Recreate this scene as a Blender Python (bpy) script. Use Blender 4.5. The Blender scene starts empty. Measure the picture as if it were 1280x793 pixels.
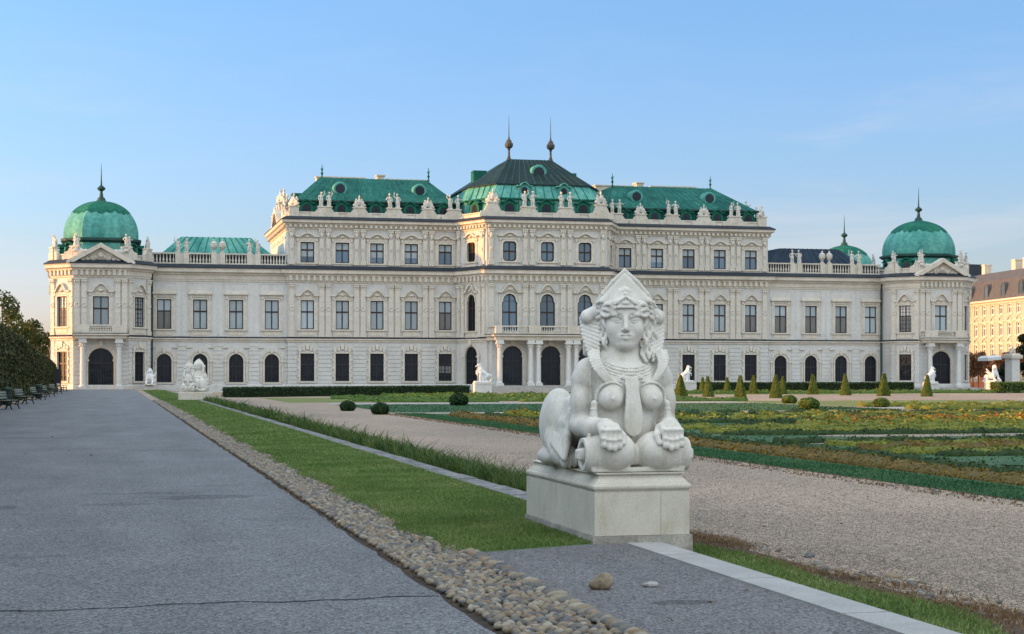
import bpy, math, random
import numpy as np
from mathutils import Vector, Matrix
random.seed(7); RNG = np.random.default_rng(7)
R = math.radians
scene = bpy.context.scene
COL = scene.collection
PI = math.pi

# ------------------------------------------------------------------ materials
MATS = {}
def mat(name, color, rough=0.8, var=0.12, scale=3.0, bump=0.0, bscale=40.0, color2=None, metallic=0.0, spec=0.3,
        stretch=(1, 1, 1), fine=0.0, fscale=60.0, coord='Object', detail=6.0):
    """principled surface whose colour wanders between two tones (noise in object space), optional bump"""
    m = bpy.data.materials.new(name); m.use_nodes = True
    nt = m.node_tree; N = nt.nodes; L = nt.links
    b = N['Principled BSDF']
    b.inputs['Roughness'].default_value = rough; b.inputs['Metallic'].default_value = metallic
    b.inputs['Specular IOR Level'].default_value = spec
    tc = N.new('ShaderNodeTexCoord'); mp = N.new('ShaderNodeMapping')
    mp.inputs['Scale'].default_value = stretch
    L.new(tc.outputs[coord], mp.inputs['Vector'])
    n1 = N.new('ShaderNodeTexNoise'); n1.inputs['Scale'].default_value = scale; n1.inputs['Detail'].default_value = detail
    n1.inputs['Roughness'].default_value = 0.6
    L.new(mp.outputs['Vector'], n1.inputs['Vector'])
    ra = N.new('ShaderNodeValToRGB')
    c = color
    if color2 is None:
        a = [max(0, x * (1 - var)) for x in c]; z = [min(1, x * (1 + var)) for x in c]
    else:
        a, z = c, color2
    ra.color_ramp.elements[0].position = 0.32; ra.color_ramp.elements[0].color = (*a, 1)
    ra.color_ramp.elements[1].position = 0.68; ra.color_ramp.elements[1].color = (*z, 1)
    L.new(n1.outputs['Fac'], ra.inputs['Fac'])
    out = ra.outputs['Color']
    if fine > 0:
        n2 = N.new('ShaderNodeTexNoise'); n2.inputs['Scale'].default_value = fscale; n2.inputs['Detail'].default_value = 3
        L.new(tc.outputs[coord], n2.inputs['Vector'])
        mr = N.new('ShaderNodeMapRange'); mr.inputs['From Min'].default_value = 0.3; mr.inputs['From Max'].default_value = 0.7
        mr.inputs['To Min'].default_value = 1 - fine; mr.inputs['To Max'].default_value = 1 + fine
        L.new(n2.outputs['Fac'], mr.inputs['Value'])
        mx = N.new('ShaderNodeMix'); mx.data_type = 'RGBA'; mx.blend_type = 'MULTIPLY'; mx.inputs['Factor'].default_value = 1
        L.new(out, mx.inputs['A']); L.new(mr.outputs['Result'], mx.inputs['B'])
        out = mx.outputs['Result']
    L.new(out, b.inputs['Base Color'])
    if bump > 0:
        n3 = N.new('ShaderNodeTexNoise'); n3.inputs['Scale'].default_value = bscale; n3.inputs['Detail'].default_value = 4
        L.new(tc.outputs[coord], n3.inputs['Vector'])
        bp = N.new('ShaderNodeBump'); bp.inputs['Strength'].default_value = bump; bp.inputs['Distance'].default_value = 0.02
        L.new(n3.outputs['Fac'], bp.inputs['Height']); L.new(bp.outputs['Normal'], b.inputs['Normal'])
    MATS[name] = m
    return m

def leafmat(name, c1, c2, c3=None, rough=0.6, trans=0.25):
    """foliage: every leaf takes its own tone (random per island) with light passing through"""
    m = bpy.data.materials.new(name); m.use_nodes = True
    nt = m.node_tree; N = nt.nodes; L = nt.links
    b = N['Principled BSDF']; b.inputs['Roughness'].default_value = rough; b.inputs['Specular IOR Level'].default_value = 0.25
    g = N.new('ShaderNodeNewGeometry'); ra = N.new('ShaderNodeValToRGB')
    ra.color_ramp.elements[0].color = (*c1, 1); ra.color_ramp.elements[1].color = (*c2, 1)
    if c3:
        e = ra.color_ramp.elements.new(0.86); e.color = (*c2, 1)
        ra.color_ramp.elements[2].color = (*c3, 1)
    tc = N.new('ShaderNodeTexCoord'); nz = N.new('ShaderNodeTexNoise'); nz.inputs['Scale'].default_value = 0.7; nz.inputs['Detail'].default_value = 4
    L.new(tc.outputs['Object'], nz.inputs['Vector'])
    ma = N.new('ShaderNodeMath'); ma.operation = 'MULTIPLY_ADD'; ma.inputs[1].default_value = 1.6; ma.inputs[2].default_value = -0.8
    L.new(nz.outputs['Fac'], ma.inputs[0])
    ad = N.new('ShaderNodeMath'); ad.operation = 'ADD'; ad.use_clamp = True
    L.new(g.outputs['Random Per Island'], ad.inputs[0]); L.new(ma.outputs[0], ad.inputs[1])
    L.new(ad.outputs[0], ra.inputs['Fac']); L.new(ra.outputs['Color'], b.inputs['Base Color'])
    tr = N.new('ShaderNodeBsdfTranslucent'); L.new(ra.outputs['Color'], tr.inputs['Color'])
    mx = N.new('ShaderNodeMixShader'); mx.inputs[0].default_value = trans
    o = N['Material Output']
    L.new(b.outputs[0], mx.inputs[1]); L.new(tr.outputs[0], mx.inputs[2]); L.new(mx.outputs[0], o.inputs['Surface'])
    MATS[name] = m
    return m

def glassmat(name, color, gloss=0.3, rough=0.06, tint=(0.8, 0.9, 1.0)):
    """window pane: its tone (dark room, sky reflection put into the colour) under a reflecting sheet, slightly wavy"""
    m = bpy.data.materials.new(name); m.use_nodes = True
    nt = m.node_tree; N = nt.nodes; L = nt.links
    b = N['Principled BSDF']; b.inputs['Roughness'].default_value = 0.5; b.inputs['Specular IOR Level'].default_value = 0.08
    oi = N.new('ShaderNodeObjectInfo'); hs = N.new('ShaderNodeHueSaturation'); hs.inputs['Color'].default_value = (*color, 1)
    mr = N.new('ShaderNodeMapRange'); mr.inputs['To Min'].default_value = 0.55; mr.inputs['To Max'].default_value = 1.35
    L.new(oi.outputs['Random'], mr.inputs['Value']); L.new(mr.outputs['Result'], hs.inputs['Value'])
    tc = N.new('ShaderNodeTexCoord'); nz = N.new('ShaderNodeTexNoise'); nz.inputs['Scale'].default_value = 1.1; nz.inputs['Detail'].default_value = 1
    L.new(tc.outputs['Object'], nz.inputs['Vector'])
    bp = N.new('ShaderNodeBump'); bp.inputs['Strength'].default_value = 0.25; bp.inputs['Distance'].default_value = 0.05
    L.new(nz.outputs['Fac'], bp.inputs['Height'])
    g = N.new('ShaderNodeBsdfGlossy'); g.inputs['Roughness'].default_value = rough; g.inputs['Color'].default_value = (*tint, 1)
    L.new(bp.outputs['Normal'], g.inputs['Normal'])
    L.new(hs.outputs['Color'], b.inputs['Base Color'])
    mx = N.new('ShaderNodeMixShader'); mx.inputs[0].default_value = gloss
    L.new(b.outputs[0], mx.inputs[1]); L.new(g.outputs[0], mx.inputs[2]); L.new(mx.outputs[0], N['Material Output'].inputs['Surface'])
    MATS[name] = m
    return m

# ------------------------------------------------------------------ mesh builder
class MB:
    def __init__(s): s.v = []; s.f = []; s.T = None
    def add(s, vs, fs):
        o = len(s.v)
        if s.T: vs = [s.T(p) for p in vs]
        s.v += [tuple(p) for p in vs]; s.f += [tuple(o + i for i in f) for f in fs]
        return s
    def box(s, x0, x1, y0, y1, z0, z1):
        return s.add([(x0,y0,z0),(x1,y0,z0),(x1,y1,z0),(x0,y1,z0),(x0,y0,z1),(x1,y0,z1),(x1,y1,z1),(x0,y1,z1)],
                     [(0,3,2,1),(4,5,6,7),(0,1,5,4),(1,2,6,5),(2,3,7,6),(3,0,4,7)])
    def tbox(s, x0, x1, y0, y1, z0, z1, i=0.1):
        """box whose top is drawn in by i"""
        return s.add([(x0,y0,z0),(x1,y0,z0),(x1,y1,z0),(x0,y1,z0),(x0+i,y0+i,z1),(x1-i,y0+i,z1),(x1-i,y1-i,z1),(x0+i,y1-i,z1)],
                     [(0,3,2,1),(4,5,6,7),(0,1,5,4),(1,2,6,5),(2,3,7,6),(3,0,4,7)])
    def prism(s, poly, y0, y1):
        """outline in x,z (counter-clockwise seen from -y) pushed from y0 (front) to y1"""
        n = len(poly)
        vs = [(x, y0, z) for x, z in poly] + [(x, y1, z) for x, z in poly]
        fs = [tuple(range(n)), tuple(range(2*n-1, n-1, -1))] + [(i, i+n, (i+1) % n + n, (i+1) % n) for i in range(n)]
        return s.add(vs, fs)
    def strip(s, outer, inner, y0, y1):
        """bent moulding between two open outlines in x,z"""
        n = len(outer)
        vs = [(x,y0,z) for x,z in outer]+[(x,y0,z) for x,z in inner]+[(x,y1,z) for x,z in outer]+[(x,y1,z) for x,z in inner]
        fs = []
        for i in range(n-1):
            fs += [(i, n+i, n+i+1, i+1), (2*n+i, 2*n+i+1, 3*n+i+1, 3*n+i), (i, i+1, 2*n+i+1, 2*n+i), (n+i, 3*n+i, 3*n+i+1, n+i+1)]
        fs += [(0, 2*n, 3*n, n), (n-1, 2*n-1, 4*n-1, 3*n-1)]
        return s.add(vs, fs)
    def lathe(s, prof, n=12, c=(0, 0, 0), squash=1.0):
        vs = []; fs = []
        for r, z in prof:
            for k in range(n):
                a = 2*PI*k/n
                vs.append((c[0]+r*math.cos(a), c[1]+r*math.sin(a)*squash, c[2]+z))
        m = len(prof)
        for i in range(m-1):
            for k in range(n):
                a = i*n+k; b = i*n+(k+1) % n
                fs.append((a, b, b+n, a+n))
        fs.append(tuple(range(n-1, -1, -1))); fs.append(tuple(range((m-1)*n, m*n)))
        return s.add(vs, fs)
    def loft(s, rings, cap0=True, cap1=True, closed=True):
        n = len(rings[0]); vs = [p for r in rings for p in r]; fs = []
        for i in range(len(rings)-1):
            for k in range(n if closed else n-1):
                a = i*n+k; b = i*n+(k+1) % n
                fs.append((a, b, b+n, a+n))
        if cap0: fs.append(tuple(range(n-1, -1, -1)))
        if cap1: fs.append(tuple(range((len(rings)-1)*n, len(rings)*n)))
        return s.add(vs, fs)
    def tube(s, pts, rad, n=7):
        pts = [Vector(p) for p in pts]; rings = []
        if not isinstance(rad, (list, tuple)): rad = [rad]*len(pts)
        for i, p in enumerate(pts):
            d = (pts[min(i+1, len(pts)-1)]-pts[max(i-1, 0)]).normalized()
            u = d.orthogonal().normalized() if i == 0 else (u - d*u.dot(d)).normalized()
            w = d.cross(u)
            rings.append([tuple(p+(u*math.cos(2*PI*k/n)+w*math.sin(2*PI*k/n))*rad[i]) for k in range(n)])
        return s.loft(rings)
    def sweep(s, path, prof, closed=False):
        """mitred moulding: profile points (out, z) carried along a plan path; outward is to the right of travel"""
        n = len(path); rings = []
        for i in range(n):
            p = Vector(path[i])
            a = Vector(path[i-1]) if (i > 0 or closed) else None
            b = Vector(path[(i+1) % n]) if (i < n-1 or closed) else None
            d0 = (p-a).normalized() if a is not None else None
            d1 = (b-p).normalized() if b is not None else None
            if d0 is None: d0 = d1
            if d1 is None: d1 = d0
            n0 = Vector((d0.y, -d0.x)); n1 = Vector((d1.y, -d1.x))
            m = (n0+n1); m = m/max(1e-6, m.length); k = 1/max(0.35, m.dot(n0))
            rings.append([(p.x+m.x*k*o, p.y+m.y*k*o, z) for o, z in prof])
        if closed: rings.append(rings[0])
        vs = [q for r in rings for q in r]; fs = []; c = len(prof)
        for i in range(len(rings)-1):
            for k in range(c):
                a = i*c+k; b = i*c+(k+1) % c
                fs.append((a, a+c, b+c, b))
        if not closed:
            fs.append(tuple(range(c))); fs.append(tuple(range(len(rings)*c-1, (len(rings)-1)*c-1, -1)))
        return s.add(vs, fs)
    def mesh(s, name, m=None, smooth=False):
        me = bpy.data.meshes.new(name); me.from_pydata(s.v, [], s.f); me.update()
        if m: me.materials.append(m)
        if smooth: me.shade_smooth()
        return me
    def obj(s, name, m, parent=None, smooth=False, loc=(0,0,0), rz=0):
        return link(name, s.mesh(name, m, smooth), parent, loc, rz)

def npmesh(name, V, F, m, smooth=False):
    """fast mesh from arrays; F is (n,3) or (n,4)"""
    me = bpy.data.meshes.new(name)
    V = np.asarray(V, np.float32); F = np.asarray(F, np.int32); k = F.shape[1]
    me.vertices.add(len(V)); me.vertices.foreach_set('co', V.ravel())
    me.loops.add(F.size); me.loops.foreach_set('vertex_index', F.ravel())
    me.polygons.add(len(F)); me.polygons.foreach_set('loop_start', np.arange(0, F.size, k, dtype=np.int32))
    me.polygons.foreach_set('loop_total', np.full(len(F), k, np.int32))
    me.update(calc_edges=True); me.validate()
    if m: me.materials.append(m)
    if smooth: me.shade_smooth()
    return me

def link(name, me, parent=None, loc=(0,0,0), rz=0, scale=None):
    o = bpy.data.objects.new(name, me); COL.objects.link(o)
    o.location = loc; o.rotation_euler = (0, 0, rz)
    if scale is not None: o.scale = (scale,)*3 if not isinstance(scale, tuple) else scale
    if parent: o.parent = parent
    return o
def thing(name, label, cat, loc=(0,0,0), rz=0, group=None):
    o = link(name, None, None, loc, rz)
    return tag(o, label, cat, group)
def tag(o, label, cat, group=None, kind=None):
    if label: o['label'] = label
    if cat: o['category'] = cat
    if group: o['group'] = group
    if kind: o['kind'] = kind
    return o
def struct(o): o['kind'] = 'structure'; return o
def dup(root, loc, rz, label, group=None, scale=None):
    r = root.copy(); COL.objects.link(r); r.location = loc; r.rotation_euler = (0, 0, rz); r['label'] = label
    if scale is not None: r.scale = (scale,)*3 if not isinstance(scale, tuple) else scale
    if group: r['group'] = group
    for ch in list(root.children):
        c = ch.copy(); COL.objects.link(c); c.parent = r
        for g in list(ch.children):
            d = g.copy(); COL.objects.link(d); d.parent = c
    return r

# ------------------------------------------------------------------ sculpting: distance field -> mesh
class Sculpt:
    """blended solid forms sampled on a grid, surfaced once (surface nets)"""
    def __init__(s, lo, hi, h):
        s.lo = np.array(lo, float); s.h = h
        s.n = np.ceil((np.array(hi)-s.lo)/h).astype(int)+1
        s.F = np.full(s.n, 9.0, np.float32)
        s.M = None
    def _block(s, lo, hi, pad):
        a = np.clip(np.floor((np.array(lo)-pad-s.lo)/s.h).astype(int), 0, s.n)
        b = np.clip(np.ceil((np.array(hi)+pad-s.lo)/s.h).astype(int)+1, 0, s.n)
        if (b <= a).any(): return None
        g = [np.arange(a[i], b[i])*s.h+s.lo[i] for i in range(3)]
        X, Y, Z = np.meshgrid(*g, indexing='ij')
        return tuple(slice(a[i], b[i]) for i in range(3)), np.stack([X, Y, Z], -1).astype(np.float32)
    def _mix(s, sl, d, k, op):
        A = s.F[sl]
        if op == 'cut': d = -d; q = np.maximum(k-np.abs(A-d), 0)/k if k > 0 else 0; s.F[sl] = np.maximum(A, d)+(q*q*k/4 if k > 0 else 0)
        else:
            q = np.maximum(k-np.abs(A-d), 0)/k if k > 0 else 0
            s.F[sl] = np.minimum(A, d)-(q*q*k/4 if k > 0 else 0)
    def _pt(s, p): return np.array(p, float) if s.M is None else s.M[0] @ np.array(p, float)+s.M[1]
    def ell(s, c, r, k=0.03, op='add', rot=None):
        c = s._pt(c); r = np.array(r, float); Rm = np.eye(3)
        if rot is not None: Rm = np.array(Matrix.Rotation(R(rot[0]), 3, 'X') if False else (Matrix.Rotation(R(rot[2]),3,'Z') @ Matrix.Rotation(R(rot[1]),3,'Y') @ Matrix.Rotation(R(rot[0]),3,'X')))
        if s.M is not None: Rm = s.M[0] @ Rm
        e = np.abs(Rm) @ r
        b = s._block(c-e, c+e, k+2*s.h)
        if b is None: return
        q = (b[1]-c.astype(np.float32)) @ Rm.astype(np.float32)
        k0 = np.linalg.norm(q/r, axis=-1); k1 = np.linalg.norm(q/(r*r), axis=-1)
        s._mix(b[0], (k0*(k0-1)/np.maximum(k1, 1e-6)).astype(np.float32), k, op)
    def cap(s, a, b, r1, r2=None, k=0.03, op='add'):
        a = s._pt(a); b = s._pt(b); r2 = r1 if r2 is None else r2; m = max(r1, r2)
        bl = s._block(np.minimum(a, b)-m, np.maximum(a, b)+m, k+2*s.h)
        if bl is None: return
        P = bl[1]-a.astype(np.float32); ba = (b-a).astype(np.float32); dd = max(1e-9, float(ba @ ba))
        t = np.clip(P @ ba/dd, 0, 1)
        d = np.linalg.norm(P-t[..., None]*ba, axis=-1)-(r1+(r2-r1)*t)
        s._mix(bl[0], d.astype(np.float32), k, op)
    def chain(s, pts, r1, r2=None, k=0.02, op='add'):
        r2 = r1 if r2 is None else r2; n = len(pts)-1
        for i in range(n):
            s.cap(pts[i], pts[i+1], r1+(r2-r1)*i/n, r1+(r2-r1)*(i+1)/n, k, op)
    def rbox(s, c, hs, rr=0.02, k=0.02, op='add', rot=None):
        c = s._pt(c); hs = np.array(hs, float); Rm = np.eye(3)
        if rot is not None: Rm = np.array(Matrix.Rotation(R(rot[2]),3,'Z') @ Matrix.Rotation(R(rot[1]),3,'Y') @ Matrix.Rotation(R(rot[0]),3,'X'))
        if s.M is not None: Rm = s.M[0] @ Rm
        e = np.abs(Rm) @ hs
        b = s._block(c-e, c+e, k+2*s.h)
        if b is None: return
        q = np.abs((b[1]-c.astype(np.float32)) @ Rm.astype(np.float32))-(hs-rr).astype(np.float32)
        d = np.linalg.norm(np.maximum(q, 0), axis=-1)+np.minimum(q.max(-1), 0)-rr
        s._mix(b[0], d.astype(np.float32), k, op)
    def planes(s, pl, lo, hi, rr=0.02, k=0.02, op='add'):
        """convex block: list of (normal, point)"""
        b = s._block(lo, hi, k+2*s.h) if s.M is None else s._block(s._pt((0,0,0))-0.8, s._pt((0,0,0))+0.8, 0)
        if b is None: return
        d = np.full(b[1].shape[:3], -9, np.float32)
        for nrm, p in pl:
            nrm = np.array(nrm, float); nrm /= np.linalg.norm(nrm)
            if s.M is not None: nrm = s.M[0] @ nrm
            p = s._pt(p)
            dn = (b[1] @ nrm.astype(np.float32))-float(nrm @ p)
            q = np.maximum(rr-np.abs(d-dn), 0)/rr
            d = np.maximum(d, dn)+q*q*rr/4
        s._mix(b[0], d, k, op)
    def rough(s, amp, scale, seed=0):
        r = np.random.default_rng(seed); g = np.zeros(s.n, np.float32)
        for o in range(3):
            m = np.maximum(2, (s.n*s.h/(scale/(2**o))).astype(int)+2)
            v = r.standard_normal(m).astype(np.float32)
            ax = [np.clip(np.linspace(0, m[i]-1.001, s.n[i]), 0, m[i]-1.001) for i in range(3)]
            for i in range(3):
                f = ax[i].astype(int); t = (ax[i]-f).astype(np.float32); sh = [1,1,1]; sh[i] = -1; t = t.reshape(sh)
                v = np.take(v, f, i)*(1-t)+np.take(v, f+1, i)*t
            g += v*(0.5**o)
        s.F += (amp*g).astype(np.float32)
    def arrays(s):
        F = s.F; S = F < 0; n = np.array(F.shape)
        c = S[:-1,:-1,:-1].astype(np.int8)
        cnt = sum(S[i:n[0]-1+i, j:n[1]-1+j, k:n[2]-1+k].astype(np.int8) for i in (0,1) for j in (0,1) for k in (0,1))
        act = (cnt > 0) & (cnt < 8)
        I = np.argwhere(act); idx = np.full(act.shape, -1, np.int32); idx[act] = np.arange(len(I))
        acc = np.zeros((len(I), 3), np.float32); num = np.zeros(len(I), np.float32)
        cs = [(i,j,k) for i in (0,1) for j in (0,1) for k in (0,1)]
        for a in cs:
            for ax in range(3):
                if a[ax]: continue
                b = list(a); b[ax] = 1
                fa = F[I[:,0]+a[0], I[:,1]+a[1], I[:,2]+a[2]]; fb = F[I[:,0]+b[0], I[:,1]+b[1], I[:,2]+b[2]]
                m = (fa < 0) != (fb < 0)
                t = np.where(m, fa/np.where(m, fa-fb, 1), 0)
                p = np.array(a, np.float32)[None].repeat(len(I), 0); p[:, ax] += t
                acc += p*m[:, None]; num += m
        V = (I+acc/num[:, None])*s.h+s.lo
        Q = []
        for ax in range(3):
            o = [(1,2),(2,0),(0,1)][ax]
            A = np.take(S, range(n[ax]-1), ax); B = np.take(S, range(1, n[ax]), ax)
            E = np.argwhere(A != B)
            E = E[(E[:, o[0]] > 0) & (E[:, o[1]] > 0) & (E[:, o[0]] < n[o[0]]-1) & (E[:, o[1]] < n[o[1]]-1)]
            def cell(du, dv):
                J = E.copy(); J[:, o[0]] -= du; J[:, o[1]] -= dv
                return idx[J[:,0], J[:,1], J[:,2]]
            q = np.stack([cell(1,1), cell(0,1), cell(0,0), cell(1,0)], 1)
            fl = ~S[E[:,0], E[:,1], E[:,2]]
            q[fl] = q[fl][:, ::-1]
            Q.append(q)
        Q = np.concatenate(Q); Q = Q[(Q >= 0).all(1)]
        return V, Q
    def mesh(s, name, m):
        V, Q = s.arrays()
        return npmesh(name, V, Q, m, True)

# ------------------------------------------------------------------ foliage: clouds of leaf-sized faces
def leaves(P, Nn, size, jit=0.9, asp=1.6, rng=RNG):
    """one four-sided leaf per point, roughly facing Nn with scatter; returns V,F"""
    n = len(P); d = Nn+rng.normal(0, jit, (n, 3)); d /= np.linalg.norm(d, axis=1)[:, None]+1e-9
    a = np.cross(d, rng.normal(0, 1, (n, 3))); a /= np.linalg.norm(a, axis=1)[:, None]+1e-9
    b = np.cross(d, a); sz = (size*rng.uniform(0.6, 1.4, n))[:, None]
    V = np.stack([P-a*sz*asp/2, P-b*sz/2+d*sz*0.12, P+a*sz*asp/2, P+b*sz/2+d*sz*0.12], 1).reshape(-1, 3)
    return V, np.arange(4*n).reshape(n, 4)
def blades(P, h, w, lean=0.35, bend=0.3, rng=RNG, curl=None):
    """upright grass blades: a tapering two-piece ribbon from each point"""
    n = len(P); hh = (h*rng.uniform(0.6, 1.35, n))[:, None]; ww = (w*rng.uniform(0.7, 1.3, n))[:, None]
    an = rng.uniform(0, 2*PI, n); side = np.stack([np.cos(an), np.sin(an), 0*an], 1)
    la = rng.uniform(0, 2*PI, n); ln = np.stack([np.cos(la), np.sin(la), 0*la], 1)*(rng.uniform(0.2, 1, n)[:, None])
    up = np.array([0, 0, 1.0])
    m = P+up*hh*0.6+ln*hh*lean*0.5; t = P+up*hh*(1-0.25*bend)+ln*hh*(lean+bend)
    V = np.stack([P-side*ww/2, P+side*ww/2, m+side*ww*0.42, m-side*ww*0.42, t+side*ww*0.06, t-side*ww*0.06], 1).reshape(-1, 3)
    i = np.arange(n)[:, None]*6
    F = np.concatenate([i+np.array([0,1,2,3]), i+np.array([3,2,4,5])])
    return V, F
def cat(parts):
    V = []; F = []; o = 0
    for v, f in parts:
        V.append(v); F.append(f+o); o += len(v)
    return np.concatenate(V), np.concatenate(F)
# ================================================================== materials of the place
mat('stucco', (0.45,0.455,0.44), 0.9, 0.07, 0.35, fine=0.06, fscale=3.0, color2=(0.515,0.52,0.50))
mat('stucco_pale', (0.48,0.485,0.47), 0.9, 0.06, 0.4, fine=0.06, fscale=3.0, color2=(0.54,0.545,0.53))
mat('trim_stone', (0.45,0.425,0.365), 0.85, 0.1, 0.8, fine=0.12, fscale=6.0, color2=(0.55,0.525,0.465))
mat('statue_stone', (0.38,0.37,0.34), 0.85, 0.15, 2.5, fine=0.15, fscale=14.0, color2=(0.56,0.54,0.49))
mat('white_marble', (0.56,0.58,0.59), 0.6, 0.06, 2.5, fine=0.08, fscale=14.0)
mat('flashing', (0.022,0.030,0.042), 0.6, 0.2, 0.5, spec=0.2)
mat('copper', (0.007,0.066,0.058), 0.7, 0.2, 0.45, fine=0.28, fscale=2.2, color2=(0.026,0.14,0.112), stretch=(1,1,0.22), spec=0.1)
mat('copper_seam', (0.010,0.085,0.078), 0.7, 0.2, 0.6, color2=(0.022,0.13,0.118), spec=0.1)
mat('copper_pale', (0.034,0.18,0.165), 0.7, 0.2, 0.5, fine=0.22, fscale=2.2, color2=(0.115,0.33,0.285), stretch=(1,1,0.25), spec=0.1)
mat('copper_cap', (0.006,0.075,0.062), 0.7, 0.2, 0.6, fine=0.25, fscale=3, color2=(0.018,0.135,0.085), spec=0.1)
mat('copper_dark', (0.006,0.035,0.032), 0.6, 0.2, 0.6, fine=0.2, fscale=3, color2=(0.018,0.07,0.06))
mat('roof_dark', (0.007,0.018,0.022), 0.55, 0.3, 0.35, fine=0.3, fscale=2.5, color2=(0.014,0.034,0.036), stretch=(1,1,0.2), spec=0.1)
mat('roof_navy', (0.008,0.020,0.038), 0.5, 0.3, 0.35, fine=0.2, fscale=2.5, color2=(0.018,0.036,0.06), spec=0.1)
mat('window_wood', (0.030,0.015,0.011), 0.6, 0.2, 2.0)
mat('window_dark', (0.016,0.016,0.018), 0.5, 0.2, 2.0)
mat('iron', (0.012,0.013,0.016), 0.5, 0.2, 3.0)
mat('downpipe', (0.03,0.06,0.06), 0.5, 0.2, 1.0, metallic=0.3)
mat('step_stone', (0.30,0.29,0.27), 0.9, 0.15, 1.5, fine=0.15, fscale=8)
mat('chimney_stone', (0.50,0.44,0.35), 0.9, 0.15, 1.0)
glassmat('glass_sky_pale', (0.27,0.33,0.36), 0.06)  # pale reflected sky put into the pane's base colour
glassmat('glass_sky', (0.06,0.105,0.16), 0.06)
glassmat('glass_dark', (0.010,0.014,0.022), 0.012)
glassmat('glass_mid', (0.05,0.095,0.135), 0.06)
M = MATS

# ================================================================== roofline sculpture (low-resolution carved figures)
def figure_mesh(name, seed, arms, h=0.055, m='statue_stone', cape=True):
    r = random.Random(seed); S = Sculpt((-0.9,-0.7,-0.02), (0.9,0.7,2.65), h)
    w = r.uniform(-0.08, 0.08)
    S.rbox((0,0,0.06), (0.36,0.32,0.07), 0.02)
    S.cap((-0.16,0.02,0.1), (-0.13+w,0,1.0), 0.12, 0.19, 0.08); S.cap((0.15,-0.08,0.1), (0.12+w,-0.02,1.0), 0.11, 0.19, 0.08)
    if cape:
        S.cap((0.05,0.14,0.1), (w,0.1,1.45), 0.24, 0.2, 0.1); S.cap((0.28,0.05,0.25), (0.2+w,0.05,1.2), 0.13, 0.14, 0.08)
        for i in range(5): S.cap((-0.25+i*0.12,-0.16,0.15), (-0.15+i*0.09+w,-0.17,1.05+0.1*(i % 2)), 0.05, 0.05, 0.03)
    S.ell((w,0,1.1), (0.24,0.18,0.22), 0.08); S.ell((w*1.2,0,1.5), (0.27,0.18,0.34), 0.1)
    S.cap((w,0,1.7), (w*1.4,-0.02,2.0), 0.1, 0.09, 0.05); S.ell((w*1.5,-0.04,2.12), (0.14,0.16,0.19), 0.04)
    S.ell((w*1.5,0.0,2.2), (0.17,0.17,0.14), 0.03)
    for s, a in zip((-1, 1), arms):
        sh = (s*0.3+w, 0, 1.68)
        if a == 'up': e = (s*0.55+w, -0.1, 1.95); q = (s*0.45+w, -0.15, 2.4)
        elif a == 'hip': e = (s*0.58+w, 0.0, 1.35); q = (s*0.32+w, -0.18, 1.15)
        elif a == 'out': e = (s*0.58+w, -0.05, 1.5); q = (s*0.8+w, -0.2, 1.65)
        else: e = (s*0.45+w, 0.02, 1.3); q = (s*0.36+w, -0.16, 1.0)
        S.cap(sh, e, 0.1, 0.085, 0.05); S.cap(e, q, 0.085, 0.06, 0.03); S.ell(q, (0.075,)*3, 0.03)
        if a == 'up' and r.random() < 0.7: S.cap(q, (q[0]+s*0.1, q[1], q[2]+0.2), 0.04, 0.04)
    S.rough(0.02, 0.2, seed)
    return S.mesh(name, M[m])
def trophy_mesh(name, seed):
    r = random.Random(seed); S = Sculpt((-1.4,-0.6,-0.02), (1.4,0.6,2.3), 0.055)
    S.rbox((0,0,0.06), (0.7,0.34,0.08), 0.02)
    S.ell((0,-0.05,0.75), (0.34,0.28,0.5), 0.1); S.cap((0,0,1.1), (0.02,0,1.42), 0.16, 0.1, 0.06); S.ell((0.02,-0.03,1.6), (0.16,0.18,0.2), 0.03)
    S.ell((0.02,0.05,1.8), (0.07,0.2,0.16), 0.03)
    for s in (-1, 1):
        S.ell((s*0.5,-0.15,0.5), (0.34,0.1,0.42), 0.03, rot=(0,s*20,0)); S.ell((s*0.8,0.0,0.32), (0.3,0.2,0.26), 0.05)
        for i in range(2):
            a = s*R(28+26*i); L = 0.95-0.2*i; S.cap((s*0.15,0.12,0.5), (math.sin(a)*L*1.1, 0.14, 0.5+math.cos(a)*L), 0.05, 0.04, 0.03)
            S.ell((math.sin(a)*L*0.95, 0.14, 0.42+math.cos(a)*L), (0.2,0.07,0.24), 0.05, rot=(0,math.degrees(a)*0.7,0))
        S.cap((s*0.3,-0.12,1.05), (s*0.52,-0.2,0.75), 0.09, 0.07, 0.04)
    S.rough(0.025, 0.22, seed)
    return S.mesh(name, M['statue_stone'])
def recline_mesh(name):
    S = Sculpt((-1.2,-0.5,-0.05), (1.2,0.5,1.3), 0.05)
    S.cap((-0.9,0,0.15), (-0.1,0,0.3), 0.13, 0.2, 0.08); S.cap((-0.1,0,0.3), (0.4,0,0.75), 0.22, 0.2, 0.1); S.cap((0.4,0,0.75), (0.5,0,0.98), 0.09, 0.08, 0.04)
    S.ell((0.52,-0.03,1.08), (0.13,0.15,0.17), 0.03); S.cap((0.5,0.0,0.8), (0.85,-0.05,0.5), 0.09, 0.07, 0.04); S.cap((0.85,-0.05,0.5), (0.9,-0.1,0.2), 0.07, 0.06, 0.03)
    S.cap((0.35,-0.15,0.75), (0.0,-0.2,0.6), 0.08, 0.06, 0.03); S.ell((-0.3,0.05,0.2), (0.6,0.25,0.22), 0.1); S.cap((-0.55,-0.1,0.2), (-0.35,-0.1,0.55), 0.12, 0.11, 0.05)
    S.rough(0.02, 0.2, 5)
    return S.mesh(name, M['statue_stone'])
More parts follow.
